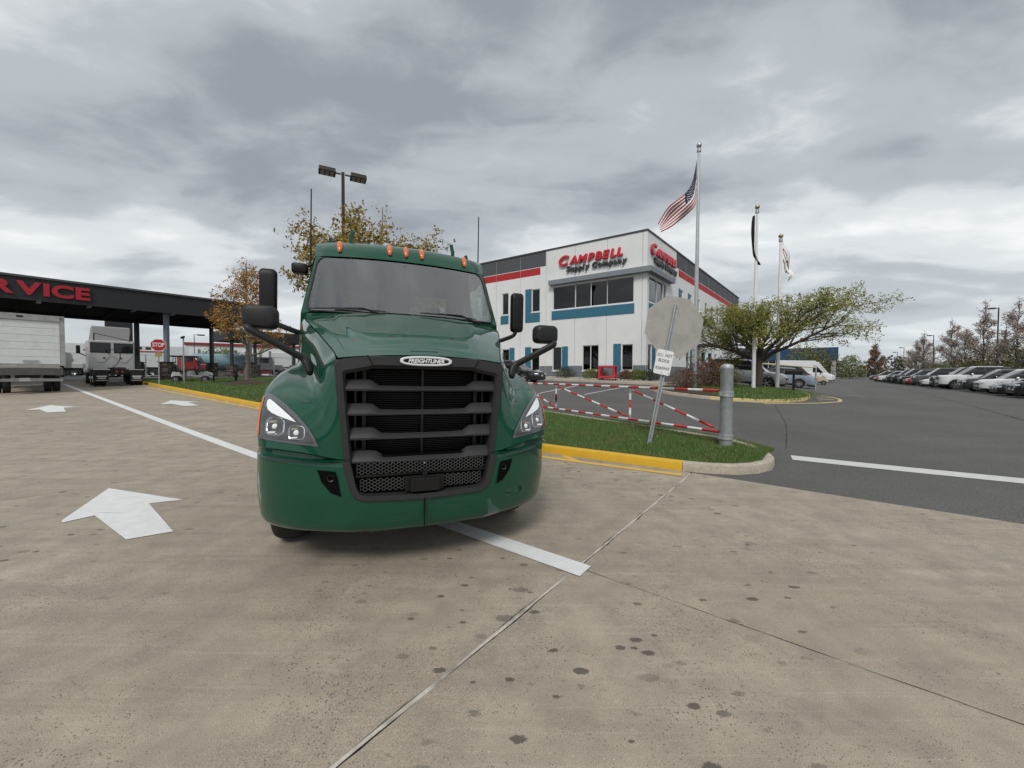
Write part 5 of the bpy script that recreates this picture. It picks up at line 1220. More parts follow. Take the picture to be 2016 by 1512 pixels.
KINDS = {
 # L, W, wheelbase, front axle setback, wheel r, clearance, profile of the lower body (x from front, z), belt, cabin: windscreen base, roof front, roof rear, rear base, roof z
 'suv': dict(L=4.75, W=1.90, wb=2.78, fo=.93, r=.37, cl=.24, top=[(0, .62), (.06, .86), (.30, .98), (1.30, 1.09), (3.9, 1.14), (4.55, 1.12), (4.70, .98), (4.75, .65)], cab=(1.05, 1.95, 3.95, 4.58, 1.70), wr=.72),
 'bigsuv': dict(L=5.1, W=2.0, wb=3.0, fo=.95, r=.40, cl=.28, top=[(0, .70), (.05, 1.02), (.25, 1.12), (1.35, 1.20), (4.3, 1.24), (4.95, 1.22), (5.05, 1.05), (5.1, .7)], cab=(1.15, 1.95, 4.6, 4.98, 1.90), wr=.76),
 'sedan': dict(L=4.7, W=1.82, wb=2.70, fo=.95, r=.33, cl=.17, top=[(0, .50), (.07, .68), (.35, .78), (1.35, .92), (3.6, .98), (4.35, .97), (4.6, .90), (4.7, .55)], cab=(1.10, 2.05, 3.25, 4.15, 1.44), wr=.66),
 'pickup': dict(L=5.9, W=2.03, wb=3.68, fo=.95, r=.41, cl=.32, top=[(0, .72), (.04, 1.12), (.2, 1.20), (1.45, 1.28), (3.6, 1.30), (5.75, 1.31), (5.88, 1.28), (5.9, .75)], cab=(1.28, 2.10, 3.55, 3.85, 1.95), wr=.78),
 'van': dict(L=5.9, W=2.05, wb=3.75, fo=1.0, r=.36, cl=.22, top=[(0, .55), (.10, .90), (.35, 1.05), (.95, 1.22), (4.5, 1.30), (5.8, 1.30), (5.88, 1.2), (5.9, .5)], cab=(.62, 1.75, 5.72, 5.88, 2.62), wr=.84)}
def profz(top, x):
    for (a, za), (b, zb) in zip(top, top[1:]):
        if a <= x <= b: t = (x-a)/(b-a); return za+(zb-za)*t
    return top[-1][1]
def make_car(kind, paint, name, label, dark=False, spokes=5, group=None, roofrail=False, cat=None):
    K = KINDS[kind]; L, W, r = K['L'], K['W'], K['r']; t = thing(name, label, cat or {'pickup': 'pickup', 'van': 'van'}.get(kind, 'car'), group=group)
    ax1, ax2 = K['fo'], K['fo']+K['wb']; ra = r+.055
    xs = sorted({0, .03, .08, .16, .3, .45, L-.03, L-.08, L-.16, L-.3, L-.45}|{p[0] for p in K['top']}|{ax+ra*math.cos(math.pi*k/12) for ax in (ax1, ax2) for k in range(13)}|{x*.25 for x in range(1, int(L*4))})
    xs = [x for x in xs if 0 <= x <= L]; rings = []
    for x in xs:
        e = min(x, L-x); pw = 1-.20*(1-min(1, e/.55))**2.2-(.0 if e > .12 else .05*(1-e/.12)); hw = W/2*pw
        zb = K['cl']
        for ax in (ax1, ax2):
            if abs(x-ax) < ra: zb = max(zb, r+math.sqrt(max(0, ra*ra-(x-ax)**2)))
        if x < .1 or x > L-.1: zb = max(zb, K['cl']+.06)
        zt = profz(K['top'], x); zb = min(zb, zt-.1); zm = max(zb+.03, K['cl']+(zt-K['cl'])*.62); zs = zt-.05; zm = min(zm, zs-.02)
        half = [(hw*.93, zb), (hw*.985, max(zb, min(zm-.02, K['cl']+.14))), (hw, zm), (hw*.965, zs), (hw*.88, zt), (hw*.5, zt+.025)]
        rings.append([Vector((x, y, z)) for y, z in half]+[Vector((x, 0, zt+.03))]+[Vector((x, -y, z)) for y, z in half[::-1]])
    m = MB(); clz = K['cl']+.15
    m.loft(rings, True, True, 0, lambda i, k: 1 if (k in (0, 11, 12) and rings[i][1].z < clz+.02) else 0)
    for v in range(len(m.v)): x, y, z = m.v[v]; m.v[v] = (-x, y, z)          # x forward: the front is at x = 0, the body lies behind
    body = m.build('body', [paint, CLAD], t, smooth=True, auto=38)
    # cabin
    c0, c1, c2, c3, zr = K['cab']; hb, ht = W/2*.90, W/2*K['wr']; zb = profz(K['top'], c0)-.03; zb2 = profz(K['top'], c3)-.03
    def cabpt(x, top, s, f=1.0): return Vector((-x, s*(ht if top else hb)*f, zr if top else (zb+(zb2-zb)*(x-c0)/(c3-c0))))
    m = MB(); st = [(c0, c1), (c0+.12*(c2-c0)+.25, c1+.15*(c2-c1)), (c0+.42*(c3-c0), c1+.45*(c2-c1)), (c0+.75*(c3-c0), c1+.8*(c2-c1)), (c3, c2)]
    rg = []
    for xb, xt in st:
        b = cabpt(xb, False, 1); u = cabpt(xt, True, 1); mid = b.lerp(u, .5)+Vector((0, .03, 0)); u2 = Vector((u.x, u.y*.86, zr+.045))
        rg.append([b, mid, u, u2, Vector((u.x, 0, zr+.06)), Vector((u2.x, -u2.y, u2.z)), Vector((u.x, -u.y, u.z)), Vector((mid.x, -mid.y, mid.z)), Vector((b.x, -b.y, b.z))])
    m.loft(rg, False, False, 0, lambda i, k: 1 if k in (0, 1, 6, 7) and kind != 'van' else 0); m.f += [tuple(range(9)), tuple(range(36, 45))[::-1]]; m.m += [0, 0]
    cabin = m.build('cabin', [paint, CLAD], t, smooth=True, auto=30)
    if roofrail:
        for s in (-1, 1):
            m = MB(); m.tube([(-c1-.1, s*ht*.92, zr+.03), (-c1-.25, s*ht*.92, zr+.11), (-c2+.25, s*ht*.92, zr+.11), (-c2+.1, s*ht*.92, zr+.03)], .018, 6); m.build('roof_rail', CLAD, cabin)
    def gq(name, P, off):
        n = (P[1]-P[0]).cross(P[3]-P[0]).normalized()
        m = MB(); m.add([p+off for p in P], [tuple(range(len(P)))]); return m.build(name, CARG, t)
    def lerp4(a, b, c, d, u, v): return a.lerp(b, u).lerp(d.lerp(c, u), v)
    A, B, C_, D = cabpt(c0, False, 1), cabpt(c0, False, -1), cabpt(c1, True, -1), cabpt(c1, True, 1)
    gq('windscreen', [lerp4(A, B, C_, D, u, v) for u, v in ((.03, .05), (.97, .05), (.96, .93), (.04, .93))], Vector((.022, 0, .02)))
    A, B, C_, D = cabpt(c3, False, 1), cabpt(c3, False, -1), cabpt(c2, True, -1), cabpt(c2, True, 1)
    gq('rear_window', [lerp4(A, B, C_, D, u, v) for u, v in ((.06, .18), (.94, .18), (.92, .9), (.08, .9))], Vector((-.022, 0, .02)))
    xm = (c0+c3)/2+.02
    spl = [(c0+.28, xm-.05, c1+.06, xm-.05), (xm+.05, c3-.38, xm+.05, c2-.18)] if kind != 'van' else [(c0+.30, 1.95, c1+.05, 1.95)]
    if kind == 'pickup': spl = [(c0+.3, xm-.05, c1+.06, xm-.05), (xm+.05, c3-.12, xm+.05, c2-.04)]
    for s in (-1, 1):
        for a, b, c, d in spl:
            if kind == 'van': zz = .62
            else: zz = .90
            P = []
            for xb, f in ((a, .08), (b, .08), (d, zz), (c, zz)):
                lo = cabpt(xb, False, s); hi = cabpt(xb, True, s); p = lo.lerp(hi, f); q = 1-abs(2*f-1); P.append(p+Vector((0, s*(.03*q+.010), 0)))
            if kind == 'van': P[2].x = -1.95; P[3].x = -(c1-.10)
            mid = [P[0].lerp(P[3], .5)+Vector((0, s*.012, 0)), P[1].lerp(P[2], .5)+Vector((0, s*.012, 0))]
            m = MB(); m.add([P[0], P[1], mid[1], P[2], P[3], mid[0]], [(0, 1, 2, 5), (5, 2, 3, 4)]); m.build('side_window', CARG, t)
        m = MB(); mx = -(c0+.55); m.box((mx, s*(W/2*.93+.10), zb+.10), (.13, .20, .13)); m.build('door_mirror', paint if kind != 'van' else CLAD, t, bevel=.03)
        hz_ = profz(K['top'], .16); m = MB(); m.box((-.13, s*W/2*.70, hz_-.13), (.24, .32, .11), 0, Matrix.Rotation(-s*R(20), 3, 'Z')); m.build('headlight', HLC, t, bevel=.03)
        tz = profz(K['top'], L-.2); m = MB(); m.box((-(L-.13), s*W/2*.72, tz-.16), (.20, .34, .14), 0, Matrix.Rotation(s*R(18), 3, 'Z')); m.build('tail_light', REDL, t, bevel=.03)
        m = MB()
        for k in (0.5, 1.15):
            pass
        m.box((-(xm-.30), s*W/2*.985, zb-.14), (.18, .03, .03)); m.build('door_handle', CLAD if dark else paint, t, bevel=.006)
        for ax in (ax1, ax2): add_wheel(t, -ax, s*(W/2-.115), r, .22, dark, spokes, s)
        for xj in (c0+.32, xm, c3-.45):
            m = MB(); m.box((-xj, s*(W/2*.995-.006), (K['cl']+.2+zb)/2), (.012, .02, zb-K['cl']-.3)); m.build('door_seam', DARK, t)
    gz_ = profz(K['top'], .05)
    m = MB(); m.box((-.045, 0, gz_-.18), (.11, W*.46, .20)); m.build('grille', CLAD, t, bevel=.03)
    m = MB(); m.box((-.05, 0, K['cl']+.16), (.14, W*.62, .16)); m.build('lower_intake', CLAD, t, bevel=.03)
    m = MB(); m.box((.018, 0, K['cl']+.32), (.012, .32, .12)); m.build('number_plate', PLATE, t)
    m = MB(); m.box((-(L-.05), 0, K['cl']+.20), (.14, W*.66, .16)); m.build('rear_bumper', CLAD, t, bevel=.03)
    m = MB(); m.box((-(L+.012), 0, K['cl']+.48), (.012, .32, .14)); m.build('number_plate', PLATE, t)
    if kind == 'pickup':
        m = MB(); m.box((-(c3+.15+(L-c3-.4)/2), 0, 1.322), (L-c3-.45, W*.72, .012)); m.build('bed_cover', CLAD, t)
    return t
def put(t, x, y, heading, lift=0.0):
    """front bumper centre at (x, y), nose pointing along heading (radians)"""
    K = None; t.location = (x, y, hf(x, y)+lift); t.rotation_euler = (0, 0, heading)
    # follow the slope of the paving under the wheels
    dx, dy = -math.cos(heading)*4, -math.sin(heading)*4; t.rotation_euler = (0, math.atan2(hf(x+dx, y+dy)-hf(x, y), 4.0), heading)
def carpaint(name, c, metal=.0): return principled('car_'+name, c, .32, coat=1.0, metal=metal, spec=.4)
PW, PS, PK = carpaint('white', (.70, .71, .71)), carpaint('silver', (.36, .375, .39), .5), carpaint('black', (.008, .008, .010))
PG, PR_, PB = carpaint('grey', (.09, .095, .10), .3), carpaint('red', (.28, .008, .012)), carpaint('blue_grey', (.30, .36, .44), .35)
PDG, PSG = carpaint('dark_green', (.012, .02, .016), .2), carpaint('graphite', (.035, .037, .04), .3)
LEFTB = math.atan2(SE1[1], SE1[0])       # nose towards the road from the right-hand row
L0 = Vector((30.3, 23.3)); ROWD = Vector(SE2); ROWN = Vector(SE1)
row = [  # t along the row, how far it stands out, kind, paint, label, dark wheels
 (.3, .0, 'suv', PK, 'black car at the road end of the row opposite the offices', True), (3.1, .0, 'sedan', PK, 'black sedan beside the black car at the road end of the row', False),
 (5.9, .1, 'suv', PW, 'white sport utility car beside the black sedan', True), (9.0, .3, 'suv', PSG, 'dark graphite car parked next to the white pickup', True),
 (13.3, .8, 'pickup', PW, 'white crew cab pickup with bright six spoke wheels', False), (16.6, .6, 'bigsuv', PK, 'tall black off roader on the far side of the white pickup', True),
 (19.7, .8, 'sedan', PW, 'white low nosed car next to the tall black off roader', False), (22.8, 1.0, 'bigsuv', PG, 'grey sport utility car beyond the low white car', False),
 (26.4, 1.1, 'sedan', PR_, 'red car whose nose shows between grey and dark cars', False), (29.6, 1.2, 'suv', PDG, 'dark green car next to the red car', True),
 (33.0, 1.4, 'bigsuv', PK, 'large black car in the middle of the far row', True), (36.6, 1.5, 'bigsuv', PSG, 'large graphite car towards the end of the row', True),
 (40.2, 1.5, 'sedan', PK, 'black car next to the small white car far down the row', True), (44.5, 1.6, 'suv', PW, 'white car far down the row', False), (49.0, 1.6, 'sedan', PR_, 'red car far down the row', False), (54, 1.7, 'suv', PG, 'grey green car at the far end of the row', False)]
for t_, of, kd, pt_, lab, dk in row:
    p = L0+ROWD*t_+ROWN*of; nm = {'pickup': 'parked_pickup', 'sedan': 'parked_car', 'suv': 'parked_car', 'bigsuv': 'parked_car'}[kd]
    c = make_car(kd, pt_, nm, lab, dk, 6 if kd == 'pickup' else 5, 'vehicles parked along the right hand row'); put(c, p.x, p.y, LEFTB+R(rnd.uniform(-1.5, 1.5)))
NOSE_R = math.atan2(-SE1[1], -SE1[0])    # nose towards the road from the office side
c = make_car('suv', PS, 'parked_car', 'silver crossover behind the spreading tree and flagpoles', False, 5, 'vehicles parked beside the offices', True); put(c, 16.9, 23.7, NOSE_R+R(-4))
c = make_car('sedan', PB, 'parked_car', 'pale blue sedan backed towards the drive beside the silver crossover', False, 7, 'vehicles parked beside the offices')
put(c, 22.9-4.7*.788, 28.9+4.7*.616, LEFTB)
c = make_car('suv', PSG, 'parked_car', 'dark grey hatchback between the blue sedan and the vans', True, 5, 'vehicles parked beside the offices'); put(c, 26.4-4.75*.788, 34.0+4.75*.616, LEFTB)
c = make_car('van', PW, 'parked_van', 'white high roof van parked in front of another white van', False, 5, 'vehicles parked beside the offices'); put(c, 39.0, 46.8, NOSE_R)
c = make_car('van', PW, 'parked_van', 'white high roof van half hidden behind another white van', False, 5, 'vehicles parked beside the offices'); put(c, 42.6, 50.8, NOSE_R)
c = make_car('sedan', PK, 'parked_car', 'black car by the office wall behind the green truck', False, 5, 'vehicles parked beside the offices'); put(c, 1.98, 25.5, math.atan2(-DL.y, -DL.x)+R(8))
# barrier arm of pale timber behind the trees
m = MB(); a, b = Vector((15.6, 25.2, 0)), Vector((21.8, 27.6, 0)); za, zb_ = hf(a.x, a.y), hf(b.x, b.y)
br = thing('barrier_arm', 'pale horizontal barrier arm behind the spreading tree', 'barrier', (a.x, a.y, za)); d = b-a
m.tube([(0, 0, 1.55), (d.x, d.y, 1.62+zb_-za)], .06, 8); m.build('arm', principled('pale_timber', (.62, .55, .40), .7), br)
for q in (0.0, 1.0):
    m = MB(); m.tube([(d.x*q, d.y*q, (zb_-za)*q-.05), (d.x*q, d.y*q, 1.55+(zb_-za+.07)*q)], .05, 8); m.build('post', GALV, br)
# golf carts
def golf_cart(name, label, loc, rz, body, roof=True, shed=True):
    t = thing(name, label, 'golf cart', loc, rz, 'golf carts')
    m = MB(); m.prism([(0, .30), (.05, .62), (.45, .78), (.80, .74), (.95, .36), (1.5, .36), (1.55, .72), (2.35, .74), (2.45, .45), (2.4, .30)], ((-1, 0, 0), (0, 0, 1)), (0, .56, 0), 1.12); m.build('body', body, t, bevel=.04)
    m = MB(); m.box((-1.75, 0, .78), (.55, 1.05, .12)); m.build('seat', BLK, t, bevel=.04)
    m = MB(); m.box((-2.05, 0, 1.05), (.12, 1.05, .42), 0, Matrix.Rotation(R(-10), 3, 'Y')); m.build('backrest', BLK, t, bevel=.04)
    m = MB(); m.tube([(-.75, .25, .75), (-1.05, .25, 1.0)], .02, 6); m.tube([(-1.05+.06*math.sin(a), .25+.16*math.cos(a), 1.02+.14*math.sin(a)) for a in [2*math.pi*k/14 for k in range(15)]], .014, 6); m.build('steering_wheel', BLK, t)
    if roof:
        for s in (-1, 1):
            m = MB(); m.tube([(-.55, s*.52, .72), (-1.0, s*.52, 1.82)], .022, 6); m.build('roof_post', BLK, t)
            m = MB(); m.tube([(-2.2, s*.52, .72), (-2.15, s*.52, 1.82)], .022, 6); m.build('roof_post', BLK, t)
        m = MB(); m.box((-1.6, 0, 1.86), (1.55, 1.15, .07)); m.build('roof', BLK, t, bevel=.03)
        m = MB(); m.add([(-.57, -.5, .8), (-.57, .5, .8), (-.97, .5, 1.78), (-.97, -.5, 1.78)], [(0, 1, 2, 3)]); m.build('windscreen', WING, t)
    for x in (-.42, -2.05):
        for s in (-1, 1): add_wheel(t, x, s*.50, .23, .18, False, 5, s)
    return t
golf_cart('golf_cart', 'beige golf cart parked beside the white van', (31.0, 37.6, hf(31.0, 37.6)), NOSE_R, principled('cart_beige', (.50, .42, .30), .5), False)

# ------------------------------------------------------------------ trees and shrubs
def leafmat(name, c0, c1):
    n = NB(name); g = n.t.nodes.new('ShaderNodeNewGeometry'); c = n.mix(g.outputs['Random Per Island'], c0, c1); n.out(c, 0.65)
    try: n.b.inputs['Subsurface Weight'].default_value = 0.0
    except Exception: pass
    return n.m
LF_OR = leafmat('leaf_orange', (0.242, 0.107, 0.016), (0.485, 0.268, 0.041)); LF_OG = leafmat('leaf_olive_gold', (0.170, 0.127, 0.018), (0.374, 0.255, 0.042))
LF_GB = leafmat('leaf_green_bronze', (0.119, 0.176, 0.024), (0.338, 0.271, 0.064)); LF_PK = leafmat('leaf_bronze_pink', (0.209, 0.159, 0.123), (0.418, 0.345, 0.294))
LF_DG = leafmat('leaf_dark_green', (.022, .038, .012), (.06, .075, .022)); LF_OL = leafmat('leaf_olive', (0.061, 0.066, 0.017), (0.143, 0.127, 0.033)); LF_YG = leafmat('leaf_yellow_green', (.10, .115, .02), (.19, .18, .035))
LF_RT = leafmat('leaf_rusty', (.14, .085, .055), (.27, .18, .12)); LF_RB = leafmat('leaf_red_brown', (.09, .045, .025), (.17, .085, .04)); LF_FAR = leafmat('leaf_far', (0.066, 0.072, 0.042), (0.144, 0.132, 0.084)); LF_SG = leafmat('leaf_spring', (.10, .13, .04), (.20, .22, .09))
BARK = principled('bark', (.085, .068, .055), .95, noise=.35, nscale=22, bump=.9, bscale=40); BARKG = principled('grey_bark', (.15, .13, .11), .95, noise=.35, nscale=22, bump=.8, bscale=40)
def leaves(P, size, mat, name, parent, seed, aspect=.55, kind=None):
    """small folded leaf faces at the points P"""
    r = np.random.default_rng(seed); P = np.array([tuple(p) for p in P]); n = len(P); S = size*r.uniform(.55, 1.35, n)
    a = r.normal(size=(n, 3)); a /= np.linalg.norm(a, axis=1)[:, None]; b = r.normal(size=(n, 3)); b -= a*(a*b).sum(1)[:, None]; b /= np.linalg.norm(b, axis=1)[:, None]
    V = np.stack([P-a*S[:, None]*.5, P+b*S[:, None]*aspect*.5, P+a*S[:, None]*.5, P-b*S[:, None]*aspect*.5], 1)
    me = bpy.data.meshes.new(name); me.from_pydata(V.reshape(-1, 3).tolist(), [], np.arange(n*4).reshape(-1, 4).tolist()); me.materials.append(mat)
    o = bpy.data.objects.new(name, me); COL.objects.link(o); o.parent = parent
    if kind: o['kind'] = kind
    return o
def grow(seed, h, trunk_h, trunk_r, nlimb, up, spread, reach, wind=(0, 0), levels=3, crown=None, conical=False):
    """branch skeleton: trunk, limbs, boughs and twigs; returns tubes (points, radii) and twig points"""
    r = random.Random(seed); tubes = []; tips = []
    def branch(p, d, L, rad, lev):
        k = 5; pts_ = [p.copy()]; rr_ = [rad]; q = p.copy(); dd = d.copy()
        for i in range(k):
            dd = (dd+Vector((r.uniform(-1, 1), r.uniform(-1, 1), r.uniform(-1, 1)))*.16+Vector((wind[0], wind[1], up*(.10 if lev else .06)))).normalized()
            q = q+dd*(L/k); pts_.append(q.copy()); rr_.append(rad*(1-.72*(i+1)/k))
        tubes.append((pts_, rr_, 7 if lev == 0 else (5 if lev == 1 else 3)))
        if lev >= levels-1:
            for i in range(1, k+1):
                for _ in range(2): tips.append((pts_[i], dd))
            return
        nb = {0: 7, 1: 6, 2: 4}.get(lev, 4)
        for i in range(nb):
            f = .22+.78*(i+r.random())/nb; j = min(int(f*k), k-1); base = pts_[j].lerp(pts_[j+1], f*k-j)
            t = (pts_[j+1]-pts_[j]).normalized(); side = t.orthogonal().normalized(); side.rotate(Matrix.Rotation(r.uniform(0, 2*math.pi), 3, t).to_quaternion())
            nd = (t*.62+side*spread*(.8 if lev else 1.0)+Vector((0, 0, up*.35))).normalized()
            branch(base, nd, L*(.50+.25*r.random())*(1.15-.55*f), rr_[j]*.55, lev+1)
        tips.append((pts_[-1], dd))
    tp_ = []; tr_ = []
    for i in range(7):
        z = trunk_h*i/6; tp_.append(Vector((.04*math.sin(i*1.3+seed), .04*math.cos(i*1.7), z))); tr_.append(trunk_r*(1.25 if i == 0 else 1-.35*i/6))
    for i in range(nlimb):
        a = 2*math.pi*(i+.6*r.random())/nlimb; el = r.uniform(*reach[1]); d = Vector((math.cos(a)*math.cos(el), math.sin(a)*math.cos(el), math.sin(el)))
        s = Vector((0, 0, trunk_h*r.uniform(.72, 1.0)))
        if conical:
            f = i/max(1, nlimb-1); s = Vector((0, 0, trunk_h*.85+(h*.86-trunk_h*.85)*f)); a = i*2.4+r.uniform(-.4, .4); el = reach[1][0]+(reach[1][1]-reach[1][0])*f+r.uniform(-.1, .1)
            d = Vector((math.cos(a)*math.cos(el), math.sin(a)*math.cos(el), math.sin(el))); L = reach[0]*(1.0-.72*f)*r.uniform(.8, 1.15)
            branch(s, d, L, trunk_r*(.42-.26*f), 0 if L > 1.2 else 1); continue
        if crown: L = crown(a, el)*r.uniform(.85, 1.1)
        else: L = (h-trunk_h)*reach[0]*r.uniform(.85, 1.1)
        branch(s, d, L, trunk_r*.55, 0)
    return (tp_, tr_), tubes, tips
def tree(name, label, x, y, h, trunk_h, trunk_r, seed, nlimb, up, spread, reach, mat, lsize, nleaf, scat, bark=BARK, wind=(0, 0), base=None, group=None, leader=False, levels=3, crown=None, keep=None, conical=False, clump=5):
    z = base if base is not None else hf(x, y); t = thing(name, label, 'tree', (x, y, z-.03), 0, group)
    tk, tubes, tips = grow(seed, h, trunk_h, trunk_r, nlimb, up, spread, reach, wind, levels, crown, conical)
    r = random.Random(seed+1)
    if leader:
        pts_ = [Vector((.05*math.sin(k*1.1), .05*math.cos(k*1.4), trunk_h*.9+(h*.97-trunk_h*.9)*k/8)) for k in range(9)]; tubes.append((pts_, [trunk_r*.62*(1-.85*k/8) for k in range(9)], 6))
        for k in range(2, 9): tips += [(pts_[k], Vector((0, 0, 1)))]*3
    m = MB(); m.tube(tk[0], tk[1], 12); m.build('trunk', bark, t, smooth=True)
    m = MB()
    for P, Rr, n in tubes:
        if keep: 
            if not all(keep(p) for p in P): continue
        m.tube(P, [max(.004, q) for q in Rr], n, caps=False)
    m.build('branches', bark, t, smooth=True)
    L = []
    for k in range(nleaf//clump):          # leaves stand in small clumps along the twigs
        p, d = tips[r.randrange(len(tips))]; q = p+Vector((r.gauss(0, 1), r.gauss(0, 1), r.gauss(0, .8)))*scat
        if keep and not keep(q): continue
        for _ in range(clump): L.append(q+Vector((r.gauss(0, 1), r.gauss(0, 1), r.gauss(0, 1)))*lsize*.55)
    leaves(L, lsize, mat, 'crown', t, seed)
    return t
# tree with low spreading boughs on the flagpole island
def spread_crown(a, el): return 2.9+2.0*max(0.0, math.cos(a+R(12)))**2+.3*math.sin(3*a)
x, y = 13.83, 21.55
tree('spreading_tree', 'low wide spreading tree with green and bronze leaves beside the flagpoles', x, y, 6.0, 1.95, .20, 11, 12, .22, .50, (1.0, (R(25), R(50))), LF_GB, .078, 56000, .15, BARK, (.006, 0), isl_h(x, y), crown=spread_crown, keep=lambda p: p.z < 5.0+.11*p.x and p.x < 4.9+.4*math.sin(p.z*3))
# orange-brown trees on the long verge
x, y = -17.6, 25.6
zt = turf_h(x, y)
tree('orange_tree', 'slender orange leaved tree in a mulch ring on the verge left of the truck', x, y, 8.5, 2.2, .17, 21, 15, .30, .55, (2.7, (R(18), R(62))), LF_OR, .12, 7000, .16, BARKG, base=zt, leader=True, conical=True)
m = MB(); m.lathe([(1.5, -.02), (1.2, .10), (.6, .22), (.15, .30), (0, .31)], (x, y, zt), (0, 0, 1), 24); o = m.build('mulch_mound', SOIL, smooth=True); o['kind'] = 'structure'
x, y = -6.6, 19.6; zt = turf_h(x, y)
tree('golden_tree', 'broad golden olive leaved tree rising behind the truck cab', x, y, 9.6, 2.4, .20, 33, 14, .34, .52, (.63, (R(34), R(76))), LF_OG, .125, 62000, .17, BARKG, base=zt, leader=True)
# row of upright trees behind the parked cars
rowt = [(37.1+6, 18.6+8, 9.6), (54.1, 41.3, 9.8), (59.7, 48.8, 11.2), (67.8, 59.5, 10.2), (78.0, 73.0, 9.8), (82.5, 78.6, 8.6), (112, 118.8, 11.4), (49.5, 34.5, 9.5), (63.5, 54, 8.0)]
for k, (x, y, h) in enumerate(rowt):
    lab = ['bare branched upright tree rising over the near parked cars', 'tall upright tree with sparse pinkish leaves beyond the dark evergreen bush', 'tallest slim upright tree, standing by the near lamp post', 'wide upright tree with pale sparse leaves beyond the white pickup', 'upright pinkish tree beside the second lamp post, the taller of a pair', 'upright pinkish tree, the shorter of the pair by the second lamp post', 'lone dense rusty brown upright tree at the end of the drive', 'upright tree half hidden by the tall dark evergreen bush', 'small upright tree between two taller ones and the olive bush'][k]
    tree('upright_tree', lab, x, y, h, 1.6, .16, 50+k, 17, .62, .45, (2.6 if k != 6 else 2.8, (R(32), R(70))), LF_PK if k != 6 else LF_RT, .15 if k != 6 else .30, 5200 if k != 6 else 9000, .16 if k != 6 else .26, BARK, group='upright trees behind the car row' if k != 6 else None, leader=True, conical=True)
# shrubs: woody twigs and a mass of leaves
def shrub(name, label, x, y, z, rx, rz, mat, n, ls, seed, group=None, flat=1.0, stems=9):
    t = thing(name, label, 'shrub', (x, y, z-.03), 0, group); r = random.Random(seed); m = MB(); tip = []
    for k in range(stems):
        a = r.uniform(0, 2*math.pi); d = Vector((math.cos(a)*rx*r.uniform(.2, .85), math.sin(a)*rx*flat*r.uniform(.2, .85), rz*r.uniform(.6, .95))); P = [Vector((d.x*.08, d.y*.08, 0)), d*.45+Vector((0, 0, .05)), d]; m.tube(P, [.018, .012, .005], 4, caps=False)
    m.build('stems', BARK, t)
    L = []
    for k in range(n):
        a = r.uniform(0, 2*math.pi); q = r.random()**.45; lz = r.random()**.8; w = math.sqrt(max(0, 1-(lz*1.02-.35)**2/.5))*(1+.18*math.sin(3*a+seed)+.12*math.sin(7*a+lz*9)); L.append(Vector((math.cos(a)*rx*q*w, math.sin(a)*rx*flat*q*w, .05+rz*lz*(1+.12*math.sin(5*a+seed)))))
    leaves(L, ls, mat, 'foliage', t, seed); return t
x, y = 10.55, 20.9; shrub('bronze_shrub', 'brown and green twiggy shrub beside the tall flagpole', x, y, isl_h(x, y), 1.45, 1.45, LF_RB, 3600, .085, 3, None, 1.0, 26)
shrub('bronze_shrub', 'small reddish twiggy shrub at the mulched end of the island', 9.0, 20.2, isl_h(9.0, 20.2), .95, .95, LF_RB, 1500, .075, 4, None, 1.0, 20)
shrub('green_shrub', 'olive shrub tucked behind the gate post on the island', 11.3, 20.6, isl_h(11.3, 20.6), .9, 1.25, LF_OL, 2200, .085, 5)
for k, (s, mat, rx, rz, lab) in enumerate(((5.9, LF_DG, 1.0, .75, 'dark green low shrub under the single office window'), (3.75, LF_YG, .85, .65, 'yellow green low shrub under the double office window'), (2.95, LF_RB, .6, .6, 'reddish low shrub between the yellow shrub and the red cart'),
        (1.15, LF_RB, .65, .6, 'brown low shrub on the far side of the red cart'), (.35, LF_YG, .75, .65, 'bright green low shrub at the office corner'), (-.55, LF_DG, .8, .7, 'dark green low shrub just past the office corner'))):
    p = BC+FP(DL, NL, s, 0, .75); shrub('low_shrub', lab, p.x, p.y, hf(p.x, p.y)+.15, rx*.85, rz, mat, 1300, .085, 70+k, 'low shrubs along the office wall', .8)
# hedge-like shrubs and evergreens behind the right-hand row
hed = [(61, 44.5, 4.2, 4.6, LF_OL, 'wide olive green bush below the upright trees'), (56.5, 38.5, 4.0, 4.2, LF_DG, 'dark evergreen bush behind the white pickup'), (52.0, 33.5, 4.5, 5.2, LF_DG, 'tall dark evergreen bush at the road end of the tree row'),
       (66.5, 52.5, 4.2, 5.4, LF_OL, 'tall olive bush in front of the third upright tree'), (73, 62, 4.0, 3.4, LF_SG, 'pale green bush between the upright trees'), (84, 76, 4.2, 3.2, LF_SG, 'pale spring green bush by the pair of upright trees'), (77, 66, 4.0, 3.4, LF_OL, 'low olive bush behind the dark cars')]
for k, (x, y, rx, rz, mat, lab) in enumerate(hed): shrub('large_bush', lab, x, y, hf(x, y), rx, rz, mat, 3800, .26, 90+k, 'bushes behind the parked cars', .8, 14)
